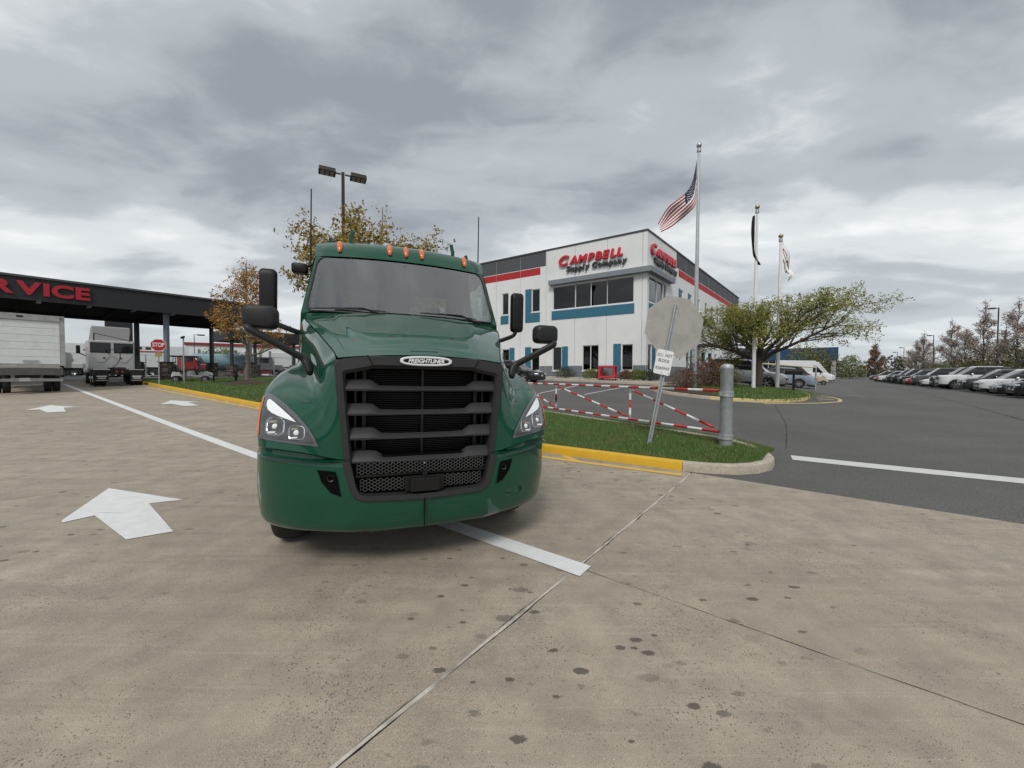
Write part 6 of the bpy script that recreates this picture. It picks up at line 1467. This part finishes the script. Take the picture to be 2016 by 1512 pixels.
# far wood, a mass of crowns on the horizon
def wood(name, label, pts_, rz, mat, n, ls, seed):
    r = random.Random(seed); L = []
    for k in range(n):
        u = r.random()*(len(pts_)-1); i = int(u); a, b = Vector(pts_[i]), Vector(pts_[i+1]); p = a.lerp(b, u-i); hh = rz*(.55+.30*math.sin(u*9+seed)+.22*math.sin(u*23)+.16*math.sin(u*51)); L.append(Vector((p.x+r.uniform(-4, 4), p.y+r.uniform(-4, 4), hf(p.x, p.y)+hh*r.random()**.7)))
    o = leaves(L, ls, mat, name, None, seed, .8); tag(o, label, 'wood', kind='stuff'); return o
wood('far_wood', 'pale leafless wood on the skyline beyond the end of the drive', [(110, 170), (150, 175), (200, 165), (260, 150), (320, 120)], 9, LF_FAR, 16000, 1.0, 1)
wood('far_wood', 'wooded skyline beyond the yard on the left', [(-330, 150), (-230, 170), (-150, 180), (-80, 185), (10, 190), (80, 190)], 6.5, LF_FAR, 30000, .9, 2)
for k, (x, y, rx, rz, mat, lab) in enumerate(((88, 100, 3.2, 5.5, LF_SG, 'pale spring bush in front of the blue roofed building'), (70.5, 93, 4.6, 7.6, LF_YG, 'large green tree like bush before the blue roofed building'), (76.0, 95.0, 4.4, 6.8, LF_OL, 'olive tree like bush beside the large green one'))):
    shrub('large_bush', lab, x, y, hf(x, y), rx, rz, mat, 2600, .34, 110+k, None, .8, 12)
# blue topped building far down the drive
bb = thing('warehouse', 'low far warehouse with dark blue top band and glazed front', 'building', (83.5, 99.0, hf(83.5, 99)-.1))
e2, e1 = Vector((SE2[0], SE2[1], 0)), Vector((SE1[0], SE1[1], 0)); NAVY = principled('navy_band', (.014, .050, .12), .6); WCON = principled('pale_panel', (.50, .50, .49), .8, noise=.06, nscale=4)
def bbx(m, a0, a1, b0, b1, z0, z1, mi=0):
    P = [e2*a+e1*b+Vector((0, 0, z)) for z in (z0, z1) for b in (b0, b1) for a in (a0, a1)]; m.add(P, [(0, 1, 3, 2), (4, 6, 7, 5), (0, 4, 5, 1), (2, 3, 7, 6), (0, 2, 6, 4), (1, 5, 7, 3)], mi)
m = MB(); bbx(m, 0, 60, 0, 34, 5.2, 7.9); bbx(m, -.2, 10, -.25, 34.2, 5.1, 8.2, 0); m.build('top_band', NAVY, bb)
m = MB(); bbx(m, .3, 60, .1, 33, 0, 5.2); m.build('wall', WCON, bb)
for k in range(8):
    m = MB(); bbx(m, .15, .28, 1+k*4.0, 4.4+k*4.0, .6, 4.8); w = m.build('window', CARG, bb)
    for q in (0, 1.7, 3.4):
        m = MB(); bbx(m, .08, .14, 1+k*4.0+q-.06, 1+k*4.0+q+.06, .6, 4.8); m.build('mullion', WFRAME, w)
for k in range(9):
    m = MB(); bbx(m, 2+k*6.4, 2.4+k*6.4, -.12, .0, 0, 7.6); m.build('pilaster', NAVY if k == 0 else WALLG, bb)
    m = MB(); bbx(m, 4+k*6.4, 6.2+k*6.4, -.10, -.02, 3.6, 5.0); m.build('window', CARG, bb)
# lamp posts
LPB = principled('bronze_post', (.035, .028, .024), .5, metal=.3)
def lamp_post(label, x, y, h, heads, rz, base=None, r=.07, group='car park lamp posts', sz=(.62, .36, .16)):
    z = base if base is not None else hf(x, y); t = thing('lamp_post', label, 'lamp post', (x, y, z-.05), rz, group)
    m = MB(); m.lathe([(.0, 0), (.26, 0), (.26, .6), (0, .6)], (0, 0, 0), (0, 0, 1), 16); m.build('base', KERBC, t)
    m = MB(); m.tube([(0, 0, .5), (0, 0, h)], [r, r*.8], 4); m.build('pole', LPB, t)
    for s in heads:
        m = MB(); m.box((s*(.10+.12), 0, h-.10), (.24, .06, .06)); arm = m.build('arm', LPB, t)
        m = MB(); m.box((s*(.34+sz[0]/2), 0, h-.10), sz, 0, None, (.94, .9)); hd = m.build('lamp_head', LPB, t, bevel=.02)
        for i in range(3):
            for j in range(2):
                m = MB(); m.box((s*(.34+sz[0]*(.22+.28*i)), (j-.5)*sz[1]*.42, h-.10-sz[2]/2-.004), (sz[0]*.2, sz[1]*.32, .008)); m.build('lens', principled('led_lens', (.28, .27, .24), .3), hd)
    return t
lamp_post('dark lamp post with two square heads behind the golden tree', -8.80, 20.2, 11.35, (-1, 1), R(28), turf_h(-8.8, 20.2), .13, None, (.80, .62, .22))
for x, y, h, lab in ((57.0, 45.3, 9.2, 'brown single head lamp post among the near upright trees'), (74.3, 68.0, 8.3, 'brown single head lamp post by the pair of upright trees'), (90.5, 89, 7.6, 'brown single head lamp post at the far end of the row'), (97.0, 97, 7.0, 'farthest thin lamp post on the drive')):
    lamp_post(lab, x, y, h, (-1,), R(-10))
# utility poles and wires beyond the trees
for x, y, h, lab in ((92.0, 72.0, 9.6, 'grey timber utility pole with crossarm beyond the upright trees'), (126, 115, 9.5, 'distant thin utility pole beyond the car row'), (150, 182, 13.5, 'distant utility pole with wide crossarm above the blue roofed building')):
    t = thing('utility_pole', lab, 'utility pole', (x, y, hf(x, y)-.1)); m = MB(); m.tube([(0, 0, 0), (0, 0, h)], [.17, .12], 8); m.build('pole', BARKG, t)
    for zz in (h-.5, h-1.6): m = MB(); m.box((0, 0, zz), (2.6, .12, .12), 0, Matrix.Rotation(R(-20), 3, 'Z')); m.build('crossarm', BARKG, t)
# far road sign at the end of the row
x, y = 104, 113; t = thing('road_sign', 'distant red round road sign below the rusty upright tree', 'sign', (x, y, hf(x, y)-.05)); m = MB(); m.tube([(0, 0, 0), (0, 0, 2.6)], .05, 6); m.build('post', GALV, t)
m = MB(); m.lathe([(0, -.02), (.55, -.02), (.55, .02), (0, .02)], (0, 0, 3.0), (.6, -.8, 0), 20); pl_ = m.build('plate', principled('sign_face_red', (.45, .015, .02), .4), t)
m = MB(); m.box((-.03, -.04, 3.0), (.8, .02, .16), 0, Matrix.Rotation(R(37), 3, 'Z')); m.build('bar', WHITEP, pl_)

# ------------------------------------------------------------------ service canopy on the left
e2v, e1v = Vector((SE2[0], SE2[1], 0)), Vector((SE1[0], SE1[1], 0)); UZ = Vector((0, 0, 1))
CP = Vector((-26.9, 30.0, 0)); cz0 = hf(CP.x, CP.y)
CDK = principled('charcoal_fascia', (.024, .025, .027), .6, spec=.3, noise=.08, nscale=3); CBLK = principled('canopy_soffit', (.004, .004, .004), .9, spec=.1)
CGR = principled('grey_column', (.17, .20, .24), .5); CGN = principled('dark_green_column', (.018, .028, .026), .5)
STO = [principled('stacked_stone_a', (.10, .075, .062), .9, noise=.3, nscale=9, bump=.5, bscale=30), principled('stacked_stone_b', (.16, .13, .11), .9, noise=.3, nscale=9, bump=.5, bscale=30), principled('stacked_stone_c', (.055, .045, .042), .9, noise=.3, nscale=9, bump=.5, bscale=30)]
can = thing('service_canopy', 'long dark grey drive through canopy on stone based columns over the lanes', 'canopy', (CP.x, CP.y, 0))
def cbox(m, s0, s1, b0, b1, z0, z1, mi=0):
    P = [e2v*s+e1v*b+UZ*z for z in (z0, z1) for b in (b0, b1) for s in (s0, s1)]; m.add(P, [(0, 1, 3, 2), (4, 6, 7, 5), (0, 4, 5, 1), (2, 3, 7, 6), (0, 2, 6, 4), (1, 5, 7, 3)], mi)
SL, SR_ = -22.0, 6.2
m = MB(); cbox(m, SL, SR_, -.75, -.65, 6.06, 7.45); m.build('front_fascia', CDK, can)
m = MB(); cbox(m, SR_, SR_+.1, -.75, 10.0, 6.06, 7.45); m.build('side_fascia', CDK, can)
m = MB(); cbox(m, SL, SR_, 9.9, 10.0, 6.06, 7.45); m.build('rear_fascia', CDK, can)
m = MB(); cbox(m, SL, SR_+.15, -.85, 10.1, 7.45, 7.58); m.build('coping', principled('canopy_coping', (.06, .065, .07), .5), can)
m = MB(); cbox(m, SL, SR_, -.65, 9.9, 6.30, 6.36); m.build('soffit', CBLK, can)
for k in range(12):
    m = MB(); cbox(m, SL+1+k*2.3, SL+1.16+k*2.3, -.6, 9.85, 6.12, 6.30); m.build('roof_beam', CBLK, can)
    m = MB(); cbox(m, SL+1.9+k*2.3, SL+2.1+k*2.3, 1.0, 2.2, 6.22, 6.27); m.build('light_fitting', principled('fitting', (.30, .31, .32), .5), can)
r9 = random.Random(9)
def column(parent, p, z, h, mat, stone_h=1.25, stone=True, w=.72):
    m = MB(); m.box((p.x, p.y, z+h/2), (.26, .26, h)); c = m.build('column', mat, parent)
    c.matrix_parent_inverse = Matrix.Identity(4)
    if stone:      # pier of stacked stones, laid in rough courses
        m0 = MB(); m0.box((p.x, p.y, z+stone_h/2), (w-.10, w-.10, stone_h)); m0.build('pier_core', STO[2], c)
        rows = int(stone_h/.115); mm = [MB(), MB(), MB()]
        for r_ in range(rows):
            for sd in range(4):
                x = -w/2+r9.uniform(0, .08)
                while x < w/2-.04:
                    L = r9.uniform(.16, .36); L = min(L, w/2-x); q = r9.uniform(0, .03); zz = z+.055+r_*.115; k = r9.randrange(3)
                    c_ = Vector((x+L/2, -w/2+.03-q/2, 0)); c_.rotate(Matrix.Rotation(sd*math.pi/2, 3, 'Z').to_quaternion())
                    mo = MB(); mo.box((p.x+c_.x, p.y+c_.y, zz), (L-.015, .06+q, .10), 0, Matrix.Rotation(sd*math.pi/2, 3, 'Z'))
                    if sd in (0, 1, 3): mo.build('stone', STO[k], c)
                    x += L
        m = MB(); m.box((p.x, p.y, z+stone_h+.035), (w+.10, w+.10, .07)); m.build('pier_cap', STO[2], c)
    return c
def rel(s, b): return e2v*s+e1v*b
for s, b, mat in ((0, 0, CGR), (-.44, 9, CGN), (5.1, 9, CGN), (5.6, 0, CGR), (-10.5, 0, CGR), (-10.5, 9, CGN)):
    p = rel(s, b); z = hf(CP.x+p.x, CP.y+p.y)+(.12 if s > -5 else 0); column(can, p, z, 6.1-z, mat, 1.35, s > -5)
t = thing('canopy_sign', 'red raised block letters on the dark canopy fascia', 'sign', (CP.x, CP.y, 0))
SRV = principled('service_red', (.36, .006, .020), .45)
lettering(t, 'SERVICE', rel(-9.55, -.82)+UZ*6.74, e2v, UZ, 1.08, SRV, .06, .045, 0, 5.6, 1.0)
# second, lower canopy behind
C2 = Vector((-33.0, 44.6, 0)); can2 = thing('rear_canopy', 'smaller dark canopy behind the orange tree with dark columns', 'canopy', (C2.x, C2.y, 0))
m = MB(); cbox(m, 0, 9, 0, 6, 5.35, 6.6); m.build('roof', CDK, can2)
for s, b in ((.6, .5), (3.0, .5), (7.5, .5)):
    p = rel(s, b); z = hf(C2.x+p.x, C2.y+p.y); column(can2, p, z, 5.4-z, CGN, 1.4, True, .8)
# stop sign on the verge
x, y = -22.4, 24.4; z = turf_h(x, y); t = thing('stop_sign', 'red octagonal stop sign on a thin post beside the canopy column', 'sign', (x, y, z-.05))
vx = Vector((-y, x, 0)).normalized()*-1; vx = Vector((.735, .678, 0)); m = MB(); m.tube([(0, 0, 0), (0, 0, 2.95)], .035, 6); m.build('post', GALV, t)
nrm = vx.cross(UZ); Ms = basis(Vector((0, 0, 2.58))+nrm*.05, vx, UZ); P = [(.40*math.cos(R(22.5+45*k)), .40*math.sin(R(22.5+45*k))) for k in range(8)]
m = MB(); m.add([Ms @ Vector((a, b, c)) for c in (0, .006) for a, b in P], [tuple(range(8))[::-1], tuple(range(8, 16))]+[(k, (k+1) % 8, (k+1) % 8+8, k+8) for k in range(8)]); pl = m.build('plate', WHITEP, t)
m = MB(); m.add([Ms @ Vector((a*.94, b*.94, .009)) for a, b in P], [tuple(range(8))]); m.build('red_face', principled('stop_red', (.40, .008, .02), .45), pl)
text_mesh('lettering', 'STOP', .36, WHITEP, pl, Ms @ Matrix.Translation((0, 0, .013)), .001, .008, 0, sx=.66)
Mp = basis(Vector((0, 0, 1.98))+nrm*.05, vx, UZ); m = MB(); m.add([Mp @ Vector((a*.17, b*.13, 0)) for a, b in ((-1, -1), (1, -1), (1, 1), (-1, 1))], [(0, 1, 2, 3)]); m.build('small_plate', principled('yellow_plate', (.36, .29, .10), .6), t)
# box truck, seen from behind
BXT = thing('box_truck', 'white box truck with roller shutter and folded tail lift, parked in the outer lane', 'truck', (-23.6-1.26*.6157, 20.35-1.26*.788, 0), LANE)
BXT.location.z = hf(BXT.location.x, BXT.location.y)-.0
BWH = principled('box_white', (.66, .68, .68), .5, noise=.05, nscale=6, tint=(.45, .45, .43), tscale=2, tamt=.35); BGR = principled('box_frame', (.36, .36, .35), .5, metal=.3, noise=.15, nscale=5, tint=(.2, .18, .16), tscale=4, tamt=.5)
m = MB(); m.box((3.3, 0, 2.70), (6.5, 2.44, 2.6)); m.build('box_body', BWH, BXT)
for s in (-1, 1):
    m = MB(); m.box((.02, s*1.17, 2.68), (.16, .17, 2.58)); m.build('rear_post', BGR, BXT)
m = MB(); m.box((.02, 0, 3.86), (.16, 2.5, .30)); m.build('rear_header', BGR, BXT)
m = MB(); m.box((.02, 0, 1.42), (.2, 2.5, .14)); m.build('rear_sill', BGR, BXT)
for k in range(6):
    m = MB(); m.box((.03, 0, 1.50+.19+k*.366), (.05, 2.16, .358)); m.build('shutter_slat', BWH, BXT, bevel=.012)
m = MB(); m.box((-.06, .2, 3.88), (.04, .2, .08)); m.build('marker_lamp', BLK, BXT)
m = MB(); m.box((-.02, -.1, 1.66), (.05, .5, .10)); m.build('door_handle', ALLOY, BXT)
m = MB(); m.box((-.28, 0, 1.12), (.16, 2.3, .34)); m.build('tail_lift_platform', principled('lift_grey', (.10, .095, .09), .6, metal=.4, noise=.2, nscale=5), BXT)
m = MB(); m.box((-.22, 0, 1.33), (.30, 2.2, .05)); m.build('tail_lift_ramp', principled('lift_edge', (.27, .25, .22), .6), BXT)
m = MB(); m.box((-.12, 0, .70), (.12, 2.3, .14)); m.build('rear_bumper', BGR, BXT)
m = MB(); m.box((-.19, .1, .72), (.01, .34, .17)); m.build('number_plate', principled('plate_white', (.6, .58, .54), .5), BXT)
for s in (-1, 1):
    m = MB(); m.box((-.10, s*1.12, 1.14), (.14, .14, .6)); m.build('lift_strut', BLK, BXT)
    m = MB(); m.box((-.13, s*.98, .98), (.04, .12, .12)); m.build('tail_light', REDL, BXT)
    for yy in (.98, .68): w = truck_wheel(BXT, 0, 0, .48, .27, 1); w.rotation_euler = (0, 0, math.pi/2); w.location = (1.7, s*yy, 0)
    w = truck_wheel(BXT, 0, 0, .48, .27, 1); w.rotation_euler = (0, 0, math.pi/2); w.location = (6.6, s*.98, 0)
m = MB(); m.box((3.6, 0, .95), (7.4, .8, .3)); m.build('chassis', BLK, BXT)
m = MB(); m.box((7.6, 0, 1.85), (1.7, 2.3, 2.2)); m.build('cab', BWH, BXT, bevel=.12)
# white tractor unit under the canopy, seen from behind
WT = thing('white_tractor_unit', 'white day cab semi tractor with roof fairing waiting under the canopy, seen from behind', 'truck', (-25.4, 24.9, 0), LANE); WT.location.z = hf(-25.4, 24.9)+.02
TW = principled('tractor_white', (.44, .44, .435), .45, noise=.04, nscale=6, coat=.3)
m = MB(); m.box((3.95, 0, 2.05), (1.9, 2.25, 2.05)); wc = m.build('cab', TW, WT, bevel=.10, seg=3)
m = MB(); m.box((5.6, 0, 1.35), (2.2, 1.9, 1.0)); m.build('bonnet', TW, WT, bevel=.2, seg=3)
m = MB(); m.prism([(0, 0), (0, 1.0), (.5, .92), (1.7, .12), (1.75, 0)], ((1, 0, 0), (0, 0, 1)), (3.25, .95, 3.05), 1.9); m.build('roof_fairing', principled('fairing_grey', (.33, .33, .33), .5), WT, bevel=.08)
for s in (-1, 1):
    m = MB(); m.box((2.985, s*.56, 2.55), (.03, .88, .62)); w = m.build('rear_window', CARG, WT, bevel=.06)
    m = MB(); m.box((2.995, s*.56, 2.55), (.02, .96, .70)); m.build('window_rubber', RUB, w, bevel=.07)
    m = MB(); m.prism([(-.42, 0), (.42, 0), (.14, -.46), (-.14, -.46)], ((0, -1, 0), (0, 0, 1)), (2.985, s*.55, 2.02), .012); m.build('cab_pressing', principled('pressing', (.50, .50, .49), .5), wc)
    m = MB(); m.lathe([(0, -.01), (.06, -.01), (.06, .01), (0, .01)], (2.96, s*.40, 1.85), (1, 0, 0), 12); m.build('cab_vent', BLK, wc)
    m = MB(); m.box((4.75, s*1.47, 2.45), (.10, .20, .56)); mi_ = m.build('mirror', BLK, WT, bevel=.03)
    m = MB(); m.tube([(4.75, s*1.45, 2.2), (4.8, s*1.12, 2.02)], .03, 6); m.build('mirror_arm', BLK, mi_)
    m = MB(); m.tube([(2.9, s*.86, 3.02), (2.72, s*.88, 3.5)], .03, 6); m.build('work_lamp_stalk', BLK, WT)
    m = MB(); m.box((.02, s*.80, .66), (.03, .62, .78)); fl = m.build('mud_flap', RUB, WT)
    m = MB(); m.box((.0, s*.80, 1.06), (.05, .72, .07)); m.build('flap_hanger', ALLOY, fl)
    m = MB(); m.box((.0, s*.80, .62), (.006, .44, .06)); m.build('flap_print', FW, fl)
    m = MB(); m.box((.0, s*.80, .50), (.006, .36, .05)); m.build('flap_print', FW, fl)
    m = MB(); m.box((.0, s*.80, .36), (.006, .5, .02)); m.build('flap_print', FW, fl)
    m = MB(); m.lathe([(0, -.012), (.055, -.012), (.055, .012), (0, .012)], (-.03, s*.13, .92), (1, 0, 0), 14); m.build('tail_light', REDL, WT)
    m = MB(); m.box((5.2, s*1.0, 1.0), (1.6, .35, .35)); m.build('wing', TW, WT, bevel=.1)
    for xx in (.75, 2.05):
        for yy in (1.0, .68):
            w = truck_wheel(WT, 0, 0, .50, .28, 1); w.rotation_euler = (0, 0, math.pi/2 if s > 0 else -math.pi/2); w.location = (xx, s*yy, 0)
    w = truck_wheel(WT, 0, 0, .50, .28, 1); w.rotation_euler = (0, 0, math.pi/2 if s > 0 else -math.pi/2); w.location = (5.4, s*.98, 0)
m = MB(); m.tube([(2.72, .88, 3.5), (2.70, -.86, 3.08)], .02, 6); m.build('roof_strut', BLK, WT)
m = MB(); m.tube([crom([(2.95, .15, 2.1), (2.7, .30, 2.35), (2.5, 0, 2.45), (2.4, -.30, 2.2), (2.5, -.25, 1.6), (2.6, .05, 1.2)], t_*5/20) for t_ in range(21)], .02, 6); m.build('air_line', BLK, WT)
m = MB(); m.box((1.7, 0, .90), (3.4, .85, .28)); m.box((1.3, 0, 1.12), (.9, .8, .12)); m.build('chassis', BLK, WT)
m = MB(); m.box((.1, 0, 1.14), (.3, .5, .12), 0, None, (.6, 1)); m.build('fifth_wheel_ramp', BLK, WT)
# dark pylon sign behind
x, y = -42.8, 42.0; t = thing('pylon_sign', 'tall dark grey pylon sign with a pale emblem rising behind the white tractor', 'sign', (x, y, hf(x, y)-.1), R(40)); m = MB(); m.box((0, 0, 4.2), (2.1, .6, 8.4)); m.build('pylon', CDK, t)
m = MB(); m.box((0, -.31, 6.55), (1.15, .02, .13)); m.build('name_bar', FW, t)
for a, b in (((-.35, 7.4), (0, 6.75)), ((.35, 7.4), (0, 6.75)), ((-.35, 7.4), (.35, 7.4)), ((-.2, 7.1), (.2, 7.1))):
    m = MB(); m.tube([(a[0], -.32, a[1]), (b[0], -.32, b[1])], .045, 5); m.build('emblem_stroke', FW, t)
# golf cart and picnic table by the piers
golf_cart('golf_cart', 'white and black golf cart with a roof beside the stone piers', (-22.6, 29.0, hf(-22.6, 29.0)+.05), math.atan2(.55, .83), principled('cart_white', (.60, .60, .58), .5))
x, y = -20.6, 27.6; t = thing('picnic_table', 'black metal picnic table on the grass before the stone piers', 'table', (x, y, turf_h(x, y)), R(40))
m = MB(); m.box((0, 0, .74), (1.8, .75, .04)); m.build('table_top', BLK, t)
for s in (-1, 1):
    m = MB(); m.box((0, s*.72, .45), (1.8, .26, .035)); m.build('bench', BLK, t)
    m = MB(); m.tube([(s*.65, -.72, .45), (s*.65, -.72, .03), (s*.65, .72, .03), (s*.65, .72, .45)], .03, 6); m.tube([(s*.65, 0, .03), (s*.65, 0, .74)], .03, 6); m.build('leg_frame', BLK, t)
# bin, bollard and camera pole near the lane end
for x, y, h, r_, lab, nm in ((-27.6, 28.3, 1.5, .24, 'dark cylindrical bin between the tractor and the stone pier', 'bin'),):
    z = hf(x, y); t = thing(nm, lab, 'bin', (x, y, z)); m = MB(); m.lathe([(0, 0), (r_, 0), (r_, h), (r_*1.05, h), (r_*1.05, h+.05), (0, h+.08)], (0, 0, 0), (0, 0, 1), 20); m.build('body', principled('bin_dark', (.05, .06, .07), .6), t, smooth=True, auto=40)
    m = MB(); m.lathe([(r_+.004, -.05), (r_+.012, 0), (r_+.004, .05)], (0, 0, h*.7), (0, 0, 1), 20); m.build('band', BLK, t)
x, y = -23.2, 27.2; t = thing('camera_pole', 'thin galvanised pole with a small camera right of the grey canopy column', 'pole', (x, y, turf_h(x, y)-.03)); m = MB(); m.tube([(0, 0, 0), (0, 0, 3.15)], .045, 8); m.build('pole', GALV, t); m = MB(); m.box((0, -.05, 3.2), (.12, .26, .12), 0, Matrix.Rotation(R(25), 3, 'X')); m.build('camera', BLK, t)
# yard beyond: fence, trailer, trucks, shop with dock doors
f0 = Vector((-52, 33, 0)); fn = thing('yard_fence', 'wire mesh yard fence on grey posts beyond the canopy', 'fence', (f0.x, f0.y, 0)); fd_ = Vector((.79, .61, 0)).normalized(); n_ = 17
hz_ = [hf(f0.x+fd_.x*3*k, f0.y+fd_.y*3*k) for k in range(n_+1)]
for k in range(n_+1):
    m = MB(); p = fd_*3*k; m.tube([(p.x, p.y, hz_[k]-.1), (p.x, p.y, hz_[k]+2.5)], .05, 6); m.build('fence_post', GALV, fn)
for zz in (2.45, .15):
    m = MB(); m.tube([(fd_.x*3*k, fd_.y*3*k, hz_[k]+zz) for k in range(n_+1)], .03, 5); m.build('fence_rail', GALV, fn)
m = MB()
for k in range(int(n_*3/.3)):
    for sgn in (1, -1):
        a = fd_*(k*.3); b = fd_*(k*.3+sgn*2.2)
        if 0 < (b.dot(fd_)) < n_*3: za, zb_ = hf(f0.x+a.x, f0.y+a.y), hf(f0.x+b.x, f0.y+b.y); q = fd_*.006; m.add([a+UZ*(za+.15)-q, a+UZ*(za+.15)+q, b+UZ*(zb_+2.4)+q, b+UZ*(zb_+2.4)-q], [(0, 1, 2, 3)])
m.build('wire_mesh', GALV, fn, kind='stuff')
x, y = -52.5, 52.0; z = hf(x, y); t = thing('white_trailer', 'long white box trailer with dark and red stripes behind the fence', 'trailer', (x, y, z), math.atan2(.80, .6)*0+R(42)); m = MB(); m.box((0, 0, 2.65), (13.5, 2.5, 2.9)); bx = m.build('box', BWH, t)
m = MB(); m.box((.5, -1.26, 3.3), (8.0, .02, .18)); m.build('stripe', principled('stripe_red', (.30, .05, .05), .6), bx); 
for k in range(9): m = MB(); m.box((-2.9+k*.9, -1.26, 3.75), (.55, .02, .34)); m.build('lettering_block', CDK, bx)
m = MB(); m.box((0, 0, 1.05), (12, 1.0, .25)); m.build('chassis', BLK, t)
for xx in (-5.2, -4.0, 4.6):
    for s in (-1, 1): w = truck_wheel(t, 0, 0, .48, .5, 1); w.rotation_euler = (0, 0, math.pi/2); w.location = (xx, s*.95, 0)
def yard_truck(label, x, y, rz, body, L, boxmat=None, tank=False):
    t = thing('yard_truck', label, 'truck', (x, y, hf(x, y)), rz, 'trucks standing in the yard')
    m = MB(); m.box((-1.0, 0, 1.7), (2.0, 2.2, 1.7)); cb = m.build('cab', body, t, bevel=.12)
    m = MB(); m.box((.5, 0, 1.15), (1.4, 1.7, .8)); m.build('bonnet', body, t, bevel=.12)
    m = MB(); m.box((-.1, 0, 2.1), (.25, 1.9, .7), 0, Matrix.Rotation(R(-18), 3, 'Y')); m.build('windscreen', CARG, cb)
    for s in (-1, 1): m = MB(); m.box((-1.0, s*1.105, 2.1), (1.0, .02, .6)); m.build('side_window', CARG, cb)
    if tank: m = MB(); m.lathe([(0, 0), (.7, .02), (1.0, .2), (1.0, L-.2), (.7, L-.02), (0, L)], (-2.2, 0, 1.9), (-1, 0, 0), 24); m.build('tank', boxmat, t, smooth=True, auto=40)
    elif boxmat: m = MB(); m.box((-2.2-L/2, 0, 2.3), (L, 2.4, 2.2)); m.build('box', boxmat, t)
    m = MB(); m.box((-L/2, 0, .85), (L+3, .8, .25)); m.build('chassis', BLK, t)
    for xx in (.4, -L, -L-1.2):
        for s in (-1, 1): w = truck_wheel(t, 0, 0, .48, .3, 1); w.rotation_euler = (0, 0, math.pi/2); w.location = (xx, s*.95, 0)
    return t
yard_truck('red truck cab in the yard behind the golf cart', -38.5, 47.5, R(30), carpaint('bright_red', (.26, .008, .012)), 3.0)
yard_truck('white cab truck with a pale blue tank in the yard', -33.0, 53.0, R(35), TW, 6.5, principled('tank_blue', (.20, .33, .38), .5), True)
yard_truck('white flat truck behind the gap beside the box truck', -45.5, 36.8, R(-150), TW, 4.0)
yard_truck('cream box truck in the yard behind the white tractor', -50.5, 44.0, R(38), TW, 4.5, principled('cream_box', (.55, .50, .40), .6))
x, y = -46.5, 46.5; t = thing('plastic_tank', 'bright green plastic tank behind the green canopy column', 'tank', (x, y, hf(x, y))); m = MB(); m.box((0, 0, 1.4), (2.4, 1.6, .9)); m.build('tank', principled('tank_green', (.10, .30, .06), .5), t, bevel=.15); m = MB(); m.box((0, 0, .5), (2.5, 1.7, .95)); m.build('stand', principled('stand_white', (.5, .5, .48), .6), t)
c = make_car('pickup', PR_, 'parked_pickup', 'dark red pickup in front of the white workshop', False, 5); put(c, -34.2, 58.5, R(20))
sh = thing('workshop', 'long white workshop with dock doors and a red roof edge behind the tree', 'building', (-56.0, 66.0, hf(-56, 66)-.1)); sd_ = Vector((.86, .51, 0)).normalized(); sn = Vector((.51, -.86, 0)).normalized()
def sbox(m, s0, s1, o0, o1, z0, z1, mi=0):
    P = [sd_*s+sn*o+UZ*z for z in (z0, z1) for o in (o0, o1) for s in (s0, s1)]; m.add(P, [(0, 1, 3, 2), (4, 6, 7, 5), (0, 4, 5, 1), (2, 3, 7, 6), (0, 2, 6, 4), (1, 5, 7, 3)], mi)
m = MB(); sbox(m, 0, 70, -20, 0, 0, 5.3); m.build('wall', principled('workshop_white', (.70, .71, .71), .7, noise=.05, nscale=2), sh)
m = MB(); sbox(m, -.2, 70.2, -20.2, .2, 5.3, 5.75); m.build('roof_edge', principled('dull_red', (.24, .03, .03), .8), sh)
for k in range(13):
    m = MB(); sbox(m, 2+k*5.2, 5.4+k*5.2, .02, .12, .2, 4.3); dr = m.build('dock_door', principled('door_pale', (.55, .56, .56), .6), sh)
    m = MB(); sbox(m, 1.7+k*5.2, 2.0+k*5.2, .02, .2, 0, 4.6); m.build('door_frame', WALLG, dr)
    m = MB(); sbox(m, 5.4+k*5.2, 5.7+k*5.2, .02, .2, 0, 4.6); m.build('door_frame', WALLG, dr)
    m = MB(); sbox(m, 2.4+k*5.2, 5.0+k*5.2, .12, .14, 1.2, 1.7); m.build('door_lights', CARG, dr)
lamp_post('small lamp post in the yard beyond the fence', -47.0, 57.0, 6.2, (1,), R(40), None, .07, None, (.9, .4, .18))
for k, (x, y, rx, rz, lab) in enumerate(((-50, 66, 4.0, 4.4, 'spring green shrub mass beside the workshop end'), (-58, 66, 4.2, 3.6, 'olive shrub mass beyond the yard lamp post'))): shrub('large_bush', lab, x, y, hf(x, y), rx, rz, LF_SG if k == 0 else LF_FAR, 2600, .3, 130+k, None, .8, 10)
# concrete walk behind the verge
m = MB(); rows = [[(p.x+q.x, p.y+q.y, hf(p.x+q.x, p.y+q.y)+.14) for q in (Vector((0, 0)), Vector((-1.0, 1.2)), Vector((-2.2, 2.6)))] for p in resample([(-26.5, 29.5), (-20.5, 33.2), (-14, 28.8), (-12, 27)], 16)]
